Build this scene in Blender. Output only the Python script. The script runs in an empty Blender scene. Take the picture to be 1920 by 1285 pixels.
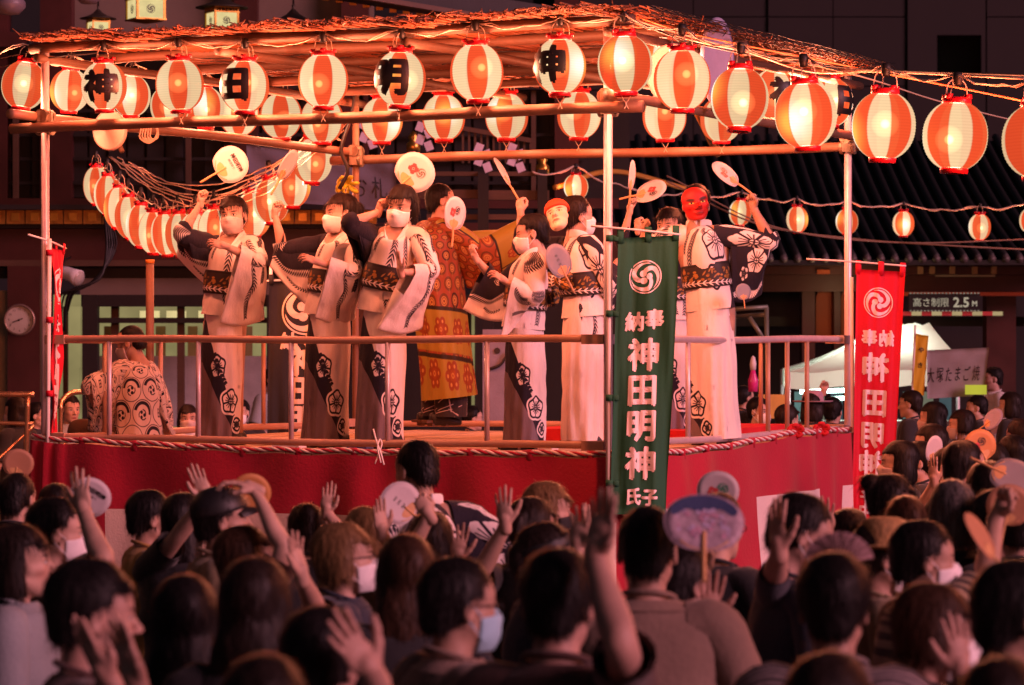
import bpy, math, random
import numpy as np
from mathutils import Vector, Matrix, Euler
random.seed(7); RS = np.random.RandomState(7)
SC = bpy.context.scene
R = math.radians
# ---------------------------------------------------------------- camera
EYE = 2.15                       # height of the lens above the pavement
FPX = 6000.0                     # focal length in photograph pixels (1920 wide)
cam_d = bpy.data.cameras.new('camera'); cam = bpy.data.objects.new('camera', cam_d)
SC.collection.objects.link(cam); SC.camera = cam
cam.location = (0, 0, EYE); cam.rotation_euler = (R(90), 0, 0)
cam_d.sensor_width = 36; cam_d.lens = 36 * FPX / 1920; cam_d.shift_y = -4.5 / 1920
cam_d.clip_start = .5; cam_d.clip_end = 400
cam_d.dof.use_dof = True; cam_d.dof.focus_distance = 21.0; cam_d.dof.aperture_fstop = 5.0
# ---------------------------------------------------------------- sky, dim evening light, exposure
W = bpy.data.worlds.new('World'); SC.world = W; W.use_nodes = True
nt = W.node_tree; nt.nodes.clear()
sky = nt.nodes.new('ShaderNodeTexSky'); sky.sky_type = 'NISHITA'; sky.sun_disc = False
sky.sun_elevation = R(32); sky.sun_rotation = R(150)
bg = nt.nodes.new('ShaderNodeBackground'); bg.inputs['Strength'].default_value = .006
wo = nt.nodes.new('ShaderNodeOutputWorld')
nt.links.new(sky.outputs[0], bg.inputs[0]); nt.links.new(bg.outputs[0], wo.inputs[0])
sun_d = bpy.data.lights.new('sun', 'SUN'); sun = bpy.data.objects.new('sun', sun_d); SC.collection.objects.link(sun)
sun_d.energy = 3.1; sun_d.color = (1, .40, .50); sun_d.angle = R(25)
sun.rotation_euler = Vector((-.78, .50, -.34)).to_track_quat('-Z', 'Y').to_euler()
SC.view_settings.view_transform = 'Standard'; SC.view_settings.look = 'None'
SC.view_settings.exposure = 0; SC.view_settings.gamma = 1; SC.view_settings.use_curve_mapping = False
SC.render.engine = 'CYCLES'
SC.cycles.use_denoising = True; SC.cycles.use_light_tree = True
SC.cycles.max_bounces = 6; SC.cycles.diffuse_bounces = 3; SC.cycles.glossy_bounces = 2
SC.cycles.transparent_max_bounces = 8; SC.cycles.sample_clamp_indirect = 4
SC.cycles.caustics_reflective = False; SC.cycles.caustics_refractive = False
LAMP_W = 510.0                    # bulb of a festival lantern
# ---------------------------------------------------------------- helpers
A = lambda *a: np.array(a, float)
def P(x, y, d): return A((x - 960) * d / FPX, d, EYE - (y - 638) * d / FPX)
def link(o, parent=None):
    SC.collection.objects.link(o)
    if parent is not None: o.parent = parent
    return o
def tag(o, label=None, cat=None, group=None, kind=None):
    if label: o['label'] = label
    if cat: o['category'] = cat
    if group: o['group'] = group
    if kind: o['kind'] = kind
    return o
def empty(name, loc=(0, 0, 0), rot=(0, 0, 0), label=None, cat=None, group=None, kind=None):
    o = bpy.data.objects.new(name, None); o.location = [float(c) for c in loc]; o.rotation_euler = rot
    o.empty_display_size = .1
    return tag(link(o), label, cat, group, kind)
class G:                         # collects geometry, links it as ONE mesh object
    def __init__(s): s.v = []; s.f = []; s.u = []; s.h = []; s.n = 0
    def add(s, V, F, mat=0, uv=None, hc=None):
        V = np.asarray(V, float).reshape(-1, 3); n = len(V)
        s.v.append(V); s.u.append(np.zeros((n, 2)) if uv is None else np.asarray(uv, float))
        s.h.append(np.full((n, 3), 9.) if hc is None else hc)
        if isinstance(F, list) and (not F or np.ndim(F[0]) < 2): F = [F]
        for f in (F if isinstance(F, list) else [F]):
            f = np.asarray(f, int)
            if f.size: s.f.append((f + s.n, mat))
        s.n += n; return s
    def mesh(s, name, mats=(), smooth=True, hc=False):
        me = bpy.data.meshes.new(name)
        V = np.concatenate(s.v); nl = sum(f.size for f, _ in s.f); npol = sum(len(f) for f, _ in s.f)
        me.vertices.add(len(V)); me.vertices.foreach_set('co', V.astype(np.float32).ravel())
        me.loops.add(nl); me.polygons.add(npol)
        lv = np.concatenate([f.ravel() for f, _ in s.f]).astype(np.int32)
        me.loops.foreach_set('vertex_index', lv)
        tot = np.concatenate([np.full(len(f), f.shape[1]) for f, _ in s.f])
        st = np.concatenate([[0], np.cumsum(tot)[:-1]]).astype(np.int32)
        me.polygons.foreach_set('loop_start', st)
        me.polygons.foreach_set('material_index', np.concatenate([np.full(len(f), m) for f, m in s.f]).astype(np.int32))
        me.polygons.foreach_set('use_smooth', np.full(npol, smooth))
        me.update(calc_edges=True)
        uvl = me.uv_layers.new(name='UVMap'); U = np.concatenate(s.u)
        uvl.data.foreach_set('uv', U[lv].astype(np.float32).ravel())
        if hc:
            a = me.attributes.new('hc', 'FLOAT_VECTOR', 'POINT')
            a.data.foreach_set('vector', np.concatenate(s.h).astype(np.float32).ravel())
        for m in mats: me.materials.append(m)
        return me
    def obj(s, name, mats=(), parent=None, smooth=True, loc=(0, 0, 0), hc=False):
        if not isinstance(mats, (list, tuple)): mats = [mats]
        o = bpy.data.objects.new(name, s.mesh(name, mats, smooth, hc)); o.location = [float(c) for c in loc]
        return link(o, parent)
def inst(name, me, parent=None, loc=(0, 0, 0), rot=(0, 0, 0), scale=1, mat=None):
    o = bpy.data.objects.new(name, me); o.location = [float(c) for c in loc]; o.rotation_euler = rot
    o.scale = (scale,) * 3 if np.isscalar(scale) else scale
    link(o, parent)
    if mat is not None:
        o.material_slots[0].link = 'OBJECT'; o.material_slots[0].material = mat
    return o
def unit(v): v = np.asarray(v, float); return v / (np.linalg.norm(v, axis=-1, keepdims=True) + 1e-12)
def cr(Q, n):                    # Catmull-Rom resampling of control rows
    Q = np.asarray(Q, float)
    if Q.ndim == 1: Q = Q[:, None]
    k = len(Q)
    if k == 2: t = np.linspace(0, 1, n)[:, None]; return Q[0] * (1 - t) + Q[1] * t
    E = np.vstack([2 * Q[0] - Q[1], Q, 2 * Q[-1] - Q[-2]])
    t = np.linspace(0, k - 1, n); i = np.minimum(t.astype(int), k - 2); f = (t - i)[:, None]
    a, b, c, d = E[i], E[i + 1], E[i + 2], E[i + 3]
    return .5 * (2 * b + (c - a) * f + (2 * a - 5 * b + 4 * c - d) * f * f + (3 * b - a - 3 * c + d) * f ** 3)
def frame(C, side):
    T = unit(np.gradient(C, axis=0)); S = np.broadcast_to(np.asarray(side, float), C.shape)
    S = unit(S - T * (S * T).sum(1, keepdims=True)); return T, S, np.cross(T, S)
def loft(C, rx, ry=None, side=(1, .013, .007), m=12, cap=True, seam=False, pw=1.0):
    """rings round the centre line C; returns V, faces, uv"""
    C = np.asarray(C, float); n = len(C); ry = rx if ry is None else ry
    rx = np.broadcast_to(rx, n); ry = np.broadcast_to(ry, n)
    T, S, B = frame(C, side); mm = m + 1 if seam else m
    a = np.arange(mm) * 2 * np.pi / m
    ca = np.sign(np.cos(a)) * np.abs(np.cos(a)) ** pw; sa = np.sign(np.sin(a)) * np.abs(np.sin(a)) ** pw
    V = C[:, None] + ca[None, :, None] * (rx[:, None] * S)[:, None] + sa[None, :, None] * (ry[:, None] * B)[:, None]
    i, j = np.meshgrid(np.arange(n - 1), np.arange(m), indexing='ij'); j2 = j + 1 if seam else (j + 1) % m
    F = np.stack([i * mm + j, i * mm + j2, (i + 1) * mm + j2, (i + 1) * mm + j], -1).reshape(-1, 4)
    U = np.stack(np.broadcast_arrays(a[None, :] / (2 * np.pi), np.linspace(0, 1, n)[:, None]), -1).reshape(-1, 2)
    V = V.reshape(-1, 3); Fs = [F]
    if cap:
        V = np.vstack([V, C[0], C[-1]]); U = np.vstack([U, [.5, 0], [.5, 1]]); k = n * mm
        j = np.arange(m); j2 = j + 1 if seam else (j + 1) % m
        Fs += [np.stack([np.full(m, k), j2, j], 1), np.stack([np.full(m, k + 1), (n - 1) * mm + j, (n - 1) * mm + j2], 1)]
    return V, Fs, U
def tube(g, a, b, r, m=8, r2=None, mat=0):
    a = np.asarray(a, float); b = np.asarray(b, float); d = unit(b - a)
    s = (1, .01, .02) if abs(d[0]) < .9 else (0, 1, .01)
    V, F, U = loft(np.stack([a, b]), np.array([r, r if r2 is None else r2]), side=s, m=m); g.add(V, F, mat); return g
def path(g, pts, r, m=6, n=None, mat=0, side=(.1, .2, 1)):
    C = cr(np.asarray(pts, float), n or len(pts) * 4); V, F, U = loft(C, r, side=side, m=m); g.add(V, F, mat); return g
BF = np.array([[0, 3, 2, 1], [4, 5, 6, 7], [0, 1, 5, 4], [1, 2, 6, 5], [2, 3, 7, 6], [3, 0, 4, 7]])
def box(g, c, s, ax=None, mat=0):
    c = np.asarray(c, float); h = np.asarray(s, float) / 2
    q = np.array([[-1, -1, -1], [1, -1, -1], [1, 1, -1], [-1, 1, -1], [-1, -1, 1], [1, -1, 1], [1, 1, 1], [-1, 1, 1]]) * h
    if ax is not None: q = q @ np.asarray(ax, float)
    g.add(c + q, BF, mat); return g
def beam(g, a, b, w, h, mat=0):
    a = np.asarray(a, float); b = np.asarray(b, float); x = unit(b - a)
    up = A(0, 0, 1) if abs(x[2]) < .95 else A(0, 1, 0)
    y = unit(np.cross(up, x)); z = np.cross(x, y)
    return box(g, (a + b) / 2, (np.linalg.norm(b - a), w, h), np.stack([x, y, z]), mat)
def lathe(g, prof, m=24, mat=0, c=(0, 0, 0)):
    prof = np.asarray(prof, float); n = len(prof); a = np.arange(m) * 2 * np.pi / m
    V = np.stack([prof[:, None, 0] * np.cos(a), prof[:, None, 0] * np.sin(a), np.broadcast_to(prof[:, None, 1], (n, m))], -1).reshape(-1, 3)
    i, j = np.meshgrid(np.arange(n - 1), np.arange(m), indexing='ij'); j2 = (j + 1) % m
    g.add(V + np.asarray(c), np.stack([i * m + j, i * m + j2, (i + 1) * m + j2, (i + 1) * m + j], -1).reshape(-1, 4), mat); return g
def gridF(nu, nv):
    i, j = np.meshgrid(np.arange(nv - 1), np.arange(nu - 1), indexing='ij')
    return np.stack([i * nu + j, i * nu + j + 1, (i + 1) * nu + j + 1, (i + 1) * nu + j], -1).reshape(-1, 4)
def wob(p, s=1., seed=0):        # smooth pseudo noise, about -1..1
    r = np.random.RandomState(seed); o = 0
    for k in range(6):
        w = r.normal(size=3) * s * (1 + .45 * k); o = o + np.sin(p @ w + r.rand() * 6.28) / (1 + .35 * k)
    return o / 2.6
# ---------------------------------------------------------------- implicit surfaces
def caps(X, a, b, ra, rb):
    a = np.asarray(a, float); b = np.asarray(b, float); d = b - a
    t = np.clip(((X - a) @ d) / (d @ d + 1e-12), 0, 1)
    return np.linalg.norm(X - a - t[:, None] * d, axis=1) - (ra + (rb - ra) * t)
def ell(X, c, r):
    r = np.asarray(r, float); q = (X - np.asarray(c, float)) / r; k = np.linalg.norm(q, axis=1) + 1e-9
    return k * (k - 1) / (np.linalg.norm(q / r, axis=1) + 1e-9)
def smin(a, b, k):
    h = np.clip(.5 + .5 * (b - a) / k, 0, 1); return b + (a - b) * h - k * h * (1 - h)
def smax(a, b, k): return -smin(-a, -b, k)
def snets(f, lo, hi, h):
    lo = np.asarray(lo, float); n = np.ceil((np.asarray(hi) - lo) / h).astype(int) + 1
    ax = [lo[i] + h * np.arange(n[i]) for i in range(3)]
    X = np.stack(np.meshgrid(*ax, indexing='ij'), -1); v = f(X.reshape(-1, 3)).reshape(n); s = v < 0
    cs = [(a, b, c) for a in (0, 1) for b in (0, 1) for c in (0, 1)]
    sl = lambda arr, o: arr[o[0]:n[0] - 1 + o[0], o[1]:n[1] - 1 + o[1], o[2]:n[2] - 1 + o[2]]
    cnt = sum(sl(s, o).astype(int) for o in cs); act = (cnt > 0) & (cnt < 8)
    cell = np.argwhere(act); idx = -np.ones(n - 1, int); idx[act] = np.arange(len(cell))
    pos = np.zeros((len(cell), 3)); num = np.zeros(len(cell))
    for o in cs:
        for a in range(3):
            if o[a]: continue
            o2 = list(o); o2[a] = 1
            va = v[tuple((cell + o).T)]; vb = v[tuple((cell + o2).T)]; m = (va < 0) != (vb < 0)
            t = va[m] / (va[m] - vb[m]); p = np.tile(np.array(o, float), (m.sum(), 1)); p[:, a] += t
            pos[m] += p; num[m] += 1
    V = lo + h * (cell + pos / num[:, None]); Q = []
    for a in range(3):
        b, c = (a + 1) % 3, (a + 2) % 3
        s0 = np.take(s, range(n[a] - 1), a); s1 = np.take(s, range(1, n[a]), a)
        e = np.argwhere(s0 != s1); e = e[(e[:, b] > 0) & (e[:, c] > 0) & (e[:, b] < n[b] - 1) & (e[:, c] < n[c] - 1)]
        eb = np.eye(3, dtype=int)[b]; ec = np.eye(3, dtype=int)[c]
        q = np.stack([idx[tuple((e - w).T)] for w in (eb * 0, eb, eb + ec, ec)], 1)
        fl = s0[tuple(e.T)]; q[~fl] = q[~fl][:, ::-1]; Q.append(q)
    return V, np.concatenate(Q)
# ---------------------------------------------------------------- materials
class NT:
    def __init__(s, name):
        s.m = bpy.data.materials.new(name); s.m.use_nodes = True; s.t = s.m.node_tree; s.t.nodes.clear()
        s.out = s.n('ShaderNodeOutputMaterial')
    def n(s, t, **k):
        x = s.t.nodes.new(t)
        for a, b in k.items(): setattr(x, a, b)
        return x
    def l(s, a, b):
        s.t.links.new(a, b)
    def put(s, sock, v):
        if isinstance(v, bpy.types.NodeSocket): s.l(v, sock)
        elif isinstance(v, (tuple, list)) and len(v) == 3 and sock.type == 'RGBA': sock.default_value = (*v, 1)
        else: sock.default_value = v
    def math(s, op, a, b=0., c=None):
        x = s.n('ShaderNodeMath', operation=op); s.put(x.inputs[0], a); s.put(x.inputs[1], b)
        if c is not None: s.put(x.inputs[2], c)
        return x.outputs[0]
    def mix(s, f, a, b, bt='MIX'):
        x = s.n('ShaderNodeMixRGB', blend_type=bt); s.put(x.inputs[0], f); s.put(x.inputs[1], a); s.put(x.inputs[2], b); return x.outputs[0]
    def noise(s, scale, vec=None, det=3., out=0, rough=.55):
        x = s.n('ShaderNodeTexNoise'); x.inputs['Scale'].default_value = scale; x.inputs['Detail'].default_value = det
        x.inputs['Roughness'].default_value = rough
        if vec is not None: s.l(vec, x.inputs['Vector'])
        return x.outputs[out]
    def ramp(s, f, a, b):
        x = s.n('ShaderNodeMapRange'); x.clamp = True; s.put(x.inputs[0], f); x.inputs[1].default_value = a; x.inputs[2].default_value = b
        return x.outputs[0]
    def coord(s, k='Object'): return s.n('ShaderNodeTexCoord').outputs[k]
    def scaled(s, vec, sc):
        x = s.n('ShaderNodeMapping'); s.l(vec, x.inputs[0]); x.inputs['Scale'].default_value = sc; return x.outputs[0]
    def xyz(s, vec):
        x = s.n('ShaderNodeSeparateXYZ'); s.l(vec, x.inputs[0]); return x.outputs
    def pbsdf(s, col, rough=.6, bump=None, bd=.01, metal=0., spec=.5, sheen=0., sub=0., trans=None):
        x = s.n('ShaderNodeBsdfPrincipled'); s.put(x.inputs['Base Color'], col); s.put(x.inputs['Roughness'], rough)
        x.inputs['Metallic'].default_value = metal; x.inputs['Specular IOR Level'].default_value = spec
        if sheen: x.inputs['Sheen Weight'].default_value = sheen
        if bump is not None:
            b = s.n('ShaderNodeBump'); b.inputs['Distance'].default_value = bd; b.inputs['Strength'].default_value = 1.
            s.put(b.inputs['Height'], bump); s.l(b.outputs[0], x.inputs['Normal'])
        s.l(x.outputs[0], s.out.inputs[0]); return x
MC = {}
def M(name, col, rough=.6, var=.18, scale=6., bd=.004, metal=0., spec=.4, stretch=(1, 1, 1), sheen=0., rnd=0., fine=60.):
    """plain procedural surface: mottled colour, fine bump, worn roughness"""
    if name in MC: return MC[name]
    t = NT(name); c = t.scaled(t.coord(), stretch); n1 = t.noise(scale, c, 4.); n2 = t.noise(fine, c, 2.)
    k = t.math('ADD', t.math('MULTIPLY', n1, .75), t.math('MULTIPLY', n2, .25)); k = t.ramp(k, .28, .72)
    dark = tuple(x * (1 - var) for x in col); lite = tuple(min(1, x * (1 + var)) for x in col)
    cc = t.mix(k, dark, lite)
    if rnd:
        oi = t.n('ShaderNodeObjectInfo').outputs['Random']
        cc = t.mix(1., cc, t.mix(oi, (1 - rnd,) * 3, (1 + rnd,) * 3), 'MULTIPLY')
    t.pbsdf(cc, t.math('ADD', rough - .08, t.math('MULTIPLY', n1, .16)), t.math('ADD', n1, t.math('MULTIPLY', n2, .4)), bd, metal, spec, sheen)
    MC[name] = t.m; return t.m
def EM(name, col, st, var=.2, scale=2.):
    if name in MC: return MC[name]
    t = NT(name); n = t.ramp(t.noise(scale, t.coord(), 3.), .3, .7)
    e = t.n('ShaderNodeEmission'); t.put(e.inputs[0], t.mix(n, tuple(x * (1 - var) for x in col), col)); e.inputs[1].default_value = st
    t.l(e.outputs[0], t.out.inputs[0]); MC[name] = t.m; return t.m
# ---------------------------------------------------------------- lettering (flat outlines -> triangles mapped onto a surface)
TXT = {}
def text2d(s, bold=.02, cell=.12):
    """outline of a string as vertices (x, y) centred on its box, 1 em high, and triangles no longer than cell"""
    key = (s, bold, cell)
    if key in TXT: return TXT[key]
    c = bpy.data.curves.new('lettering', 'FONT'); c.body = s; c.resolution_u = 2
    o = bpy.data.objects.new('lettering', c); SC.collection.objects.link(o)
    me = o.evaluated_get(bpy.context.evaluated_depsgraph_get()).to_mesh(); me.calc_loop_triangles()
    V = np.array([v.co[:2] for v in me.vertices], float); T = np.array([t.vertices[:] for t in me.loop_triangles], int)
    bpy.data.objects.remove(o); bpy.data.curves.remove(c)
    V -= (V.min(0) + V.max(0)) / 2
    for _ in range(6):
        V, T, ch = split(V, T, cell)
        if not ch: break
    V = np.hstack([V, np.zeros((len(V), 1))]); n = len(V); VV = [V]; TT = [T]
    if bold > .012:                       # heavier strokes: shifted copies, each a hair proud of the last
        for k, (dx, dy) in enumerate(((1, .3), (-1, -.3), (.3, -1), (-.3, 1), (.75, .75), (-.75, .75))):
            VV.append(V + np.array([dx * bold, dy * bold, (k + 1) * .0003])); TT.append(T + (k + 1) * n)
    V = np.vstack(VV); T = np.vstack(TT)
    TXT[key] = (V, T); return V, T
def split(V, T, L):
    d = np.stack([np.linalg.norm(V[T[:, i]] - V[T[:, (i + 1) % 3]], axis=1) for i in range(3)], 1)
    big = d.max(1) > L
    if not big.any(): return V, T, False
    k = d.argmax(1); keep = T[~big]; B = T[big]; kb = k[big]; r = np.arange(len(B))
    a, b, c = B[r, kb], B[r, (kb + 1) % 3], B[r, (kb + 2) % 3]; m = len(V) + r
    V = np.vstack([V, (V[a] + V[b]) / 2])
    return V, np.vstack([keep, np.stack([a, m, c], 1), np.stack([m, b, c], 1)]), True
def swirl(n=3, seg=22):
    """mitsudomoe: three commas chasing each other in a ring, unit radius"""
    V = []; F = []
    for k in range(n):
        a0 = k * 2 * np.pi / n; t = np.linspace(0, 1, seg); an = a0 - t * 3.0
        ro = .30 + .56 * np.clip(t / .45, 0, 1) ** .8; w = .46 * (1 - t) ** .9 * (.62 + .38 * np.clip(t / .12, 0, 1)) + .012
        ro = np.minimum(ro, .87 - 0 * t)
        o = np.stack([ro * np.cos(an), ro * np.sin(an)], 1); i = np.stack([np.maximum(ro - w, .02) * np.cos(an), np.maximum(ro - w, .02) * np.sin(an)], 1)
        b = len(V); V += list(o) + list(i)
        F += [[b + j, b + j + 1, b + seg + j + 1] for j in range(seg - 1)] + [[b + j, b + seg + j + 1, b + seg + j] for j in range(seg - 1)]
        h = len(V); cx, cy = .245 * np.cos(a0 + .12), .245 * np.sin(a0 + .12)
        V += [(cx, cy)] + [(cx + .20 * np.cos(q), cy + .20 * np.sin(q)) for q in np.linspace(0, 2 * np.pi, 15)]
        F += [[h, h + 1 + j, h + 2 + j] for j in range(14)]
    b = len(V); q = np.linspace(0, 2 * np.pi, 41)
    V += [(np.cos(x), np.sin(x)) for x in q] + [(.93 * np.cos(x), .93 * np.sin(x)) for x in q]
    F += [[b + j, b + j + 1, b + 42 + j] for j in range(40)] + [[b + j, b + 42 + j, b + 41 + j] for j in range(40)]
    return np.array(V), np.array(F)
def crest():
    """round-cornered four-square crest, unit radius"""
    V = []; F = []
    def blob(cx, cy, r, sq, n=12):
        b = len(V); V.append((cx, cy)); q = np.linspace(0, 2 * np.pi, n + 1)
        for x in q: V.append((cx + r * np.sign(np.cos(x)) * abs(np.cos(x)) ** sq, cy + r * np.sign(np.sin(x)) * abs(np.sin(x)) ** sq))
        for j in range(n): F.append([b, b + 1 + j, b + 2 + j])
    for cx, cy in ((0, .55), (.55, 0), (0, -.55), (-.55, 0)): blob(cx, cy, .36, .6)
    for cx, cy in ((.4, .4), (.4, -.4), (-.4, .4), (-.4, -.4)): blob(cx, cy, .17, 1)
    blob(0, 0, .14, 1); return np.array(V), np.array(F)
SWIRL = swirl(); CREST = crest()
# ================================================================ palette
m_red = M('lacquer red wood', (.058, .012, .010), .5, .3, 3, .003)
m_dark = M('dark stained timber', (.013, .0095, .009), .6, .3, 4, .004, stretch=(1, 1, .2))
m_brown = M('brown timber', (.10, .05, .03), .6, .3, 4, .004, stretch=(.3, 1, 1))
m_plaster = M('aged plaster', (.19, .14, .11), .85, .15, 2, .003)
m_gilt = M('gilded panel', (.36, .17, .03), .42, .35, 9, .004, metal=.5)
m_tile = M('smoked roof tile', (.007, .0062, .006), .55, .3, 5, .004)
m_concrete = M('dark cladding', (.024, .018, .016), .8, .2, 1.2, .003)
m_steel = M('galvanised tube', (.62, .52, .56), .38, .16, 7, .0015, metal=.35, spec=.5)
m_bamboo = M('weathered pole timber', (.19, .098, .062), .55, .28, 5, .003, stretch=(1, 1, 1))
m_clamp = M('scaffold clamp', (.30, .22, .16), .45, .35, 20, .003, metal=.7)
m_plank = M('stage planking', (.52, .36, .22), .6, .2, 4, .003, stretch=(.4, 2, 1), rnd=.12)
m_black = M('black rubber', (.012, .011, .012), .5, .3, 12, .001)
m_wire = M('pale flex', (.55, .42, .32), .5, .2, 12, .001)
m_blackwire = M('black flex', (.015, .013, .013), .5, .2, 12, .001)
m_white = M('white paint', (.72, .68, .68), .5, .08, 5, .001)
m_stone = M('stone paving', (.16, .14, .135), .8, .3, 1.5, .004, rnd=.15)
m_gold = M('gold fitting', (.55, .30, .06), .35, .2, 10, .001, metal=.9)
m_cutout = M('pale printed letters', (.80, .72, .76), .7, .06, 8, .001)
m_ink = M('black print', (.012, .01, .011), .45, .2, 20, .0006)
m_greenink = M('grey green print', (.10, .12, .10), .6, .15, 20, .0006)
m_redink = M('red print', (.55, .06, .06), .6, .15, 20, .0006)
e_shop = EM('lit shop interior', (.46, .38, .16), .72, .45, 1.3)
e_paper = EM('lit paper panel', (1., .80, .36), .85, .2, 6)
e_tube = EM('fluorescent tube', (.62, 1., .86), 7.0, .05)
# ================================================================ ground, night sky
t = NT('paved ground'); c = t.coord(); n = t.noise(.6, c, 5.)
br = t.n('ShaderNodeTexBrick'); br.inputs['Scale'].default_value = 1.; br.inputs['Mortar Size'].default_value = .012
br.inputs['Color1'].default_value = (.15, .13, .125, 1); br.inputs['Color2'].default_value = (.11, .1, .096, 1); br.inputs['Mortar'].default_value = (.03, .028, .027, 1)
br.inputs['Brick Width'].default_value = .9; br.inputs['Row Height'].default_value = .45; t.l(c, br.inputs['Vector'])
t.pbsdf(t.mix(n, br.outputs[0], (.08, .07, .068)), .75, t.math('ADD', n, br.outputs[1]), .006)
g = G(); g.add([(-150, -40, 0), (150, -40, 0), (150, 260, 0), (-150, 260, 0)], [[0, 1, 2, 3]])
tag(g.obj('ground', t.m, smooth=False), 'stone paved shrine court under the crowd', kind='structure')
def part(name, fn, mats, par, smooth=False):
    g = G(); fn(g); base = par
    return g.obj(name, mats, par, smooth)
def quadpx(g, x0, y0, x1, y1, d, th=.12, mat=0):
    """upright slab that shows between two photo corners at depth d"""
    a = P(x0, y0, d); b = P(x1, y1, d)
    box(g, ((a[0] + b[0]) / 2, d + th / 2, (a[2] + b[2]) / 2), (abs(b[0] - a[0]), th, abs(a[2] - b[2])), None, mat)
def slab(name, par, m, x0, y0, x1, y1, d, th=.12):
    g = G(); quadpx(g, x0, y0, x1, y1, d, th); return g.obj(name, m, par, False)
# ================================================================ shrine hall (left)
hall = empty('shrine_hall', (0, 0, 0), label='dark red timber shrine hall with gilded veranda edge and lit shop below', cat='building')
m_screen = M('grey lacquer shutter', (.016, .011, .011), .6, .25, 3, .003)
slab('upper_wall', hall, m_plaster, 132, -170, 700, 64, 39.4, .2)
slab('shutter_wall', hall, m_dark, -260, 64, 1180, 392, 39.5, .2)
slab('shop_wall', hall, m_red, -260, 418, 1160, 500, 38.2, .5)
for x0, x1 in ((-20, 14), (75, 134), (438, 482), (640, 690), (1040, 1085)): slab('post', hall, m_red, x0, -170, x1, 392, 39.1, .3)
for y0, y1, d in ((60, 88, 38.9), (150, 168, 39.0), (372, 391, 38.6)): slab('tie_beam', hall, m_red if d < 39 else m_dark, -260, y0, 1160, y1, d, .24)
for k in range(34):
    x = -120 + k * 36
    if k % 9 == 4: slab('shutter_post', hall, m_brown, x, 170, x + 9, 372, 39.1, .12)
    else: slab('shutter', hall, m_screen, x, 172, x + 31, 370, 39.35 - .03 * (k % 2), .1)
for k in range(4): slab('shutter_rail', hall, m_dark, -120, 205 + 45 * k, 1100, 211 + 45 * k, 39.22, .06)
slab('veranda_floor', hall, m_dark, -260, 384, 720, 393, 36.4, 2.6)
x = -60
while x < 700:
    w = 36 if x < 330 else 31
    slab('gilded_panel', hall, m_gilt, x, 394, x + w - 2, 420, 36.6, .08)
    g = G(); a = P(x + w / 2 - 1, 407, 36.59); box(g, a, (.09, .02, .09)); g.obj('panel_boss', m_gold, hall, False); x += w
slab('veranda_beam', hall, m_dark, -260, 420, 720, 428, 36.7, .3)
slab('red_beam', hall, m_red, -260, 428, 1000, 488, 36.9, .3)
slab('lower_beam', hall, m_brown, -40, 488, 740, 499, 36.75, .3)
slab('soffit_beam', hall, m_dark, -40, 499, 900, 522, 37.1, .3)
slab('sign_board', hall, m_plaster, 150, 522, 640, 553, 37.0, .1)
slab('column', hall, m_red, 14, 499, 75, 990, 36.6, .38)
slab('cream_wall', hall, M('cream shop wall', (.45, .34, .20), .8), -160, 545, 14, 990, 36.9, .2)
slab('shop_frame_beam', hall, m_dark, 152, 553, 560, 575, 36.9, .2)
slab('shop_frame_rail', hall, m_dark, 180, 596, 560, 606, 37.0, .15)
for x0, x1 in ((154, 182), (500, 522), (690, 712), (905, 925)): slab('shop_frame_post', hall, m_dark, x0, 553, x1, 990, 36.85, .22)
for x0, x1 in ((208, 222), (332, 345), (118, 126)): slab('shop_mullion', hall, m_brown, x0, 575, x1, 990, 37.2, .1)
slab('shop_interior', hall, e_shop, 100, 553, 535, 990, 40.4, .1)
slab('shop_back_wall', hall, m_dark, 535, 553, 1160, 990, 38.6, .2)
for x0, x1 in ((690, 702), (806, 822), (884, 890)): slab('lit_gap', hall, e_shop, x0, 560, x1, 760, 38.55, .03)
slab('shop_counter', hall, M('pale counter cloth', (.5, .48, .5), .8), 180, 668, 500, 800, 38.2, .3)
for k, x in enumerate((195, 240, 292, 352, 398, 455, 545, 600)):
    slab('hanging_cloth', hall, M('striped shop curtain', (.32, .24, .12), .8), x, 612, x + 18, 676, 38.8, .04)
for x in (262, 312, 372, 430): slab('paper_lamp', hall, e_paper, x, 583, x + 34, 603, 38.4, .2)
for x0, x1 in ((124, 150), (128, 148)): slab('shop_window', hall, e_shop, x0, 575 + (x0 - 124) * 18, x1, 690 + (x0 - 124) * 18, 37.6, .03)
# eave with gilt rafter ends
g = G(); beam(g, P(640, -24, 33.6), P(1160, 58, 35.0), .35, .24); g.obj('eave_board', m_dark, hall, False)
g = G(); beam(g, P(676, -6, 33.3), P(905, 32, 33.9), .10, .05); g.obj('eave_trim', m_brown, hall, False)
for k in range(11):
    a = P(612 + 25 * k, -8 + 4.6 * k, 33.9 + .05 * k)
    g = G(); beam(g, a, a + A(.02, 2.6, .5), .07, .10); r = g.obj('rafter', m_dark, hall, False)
    g = G(); box(g, a - A(0, .02, 0), (.075, .04, .105)); g.obj('rafter_cap', m_gilt, r, False)
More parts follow.
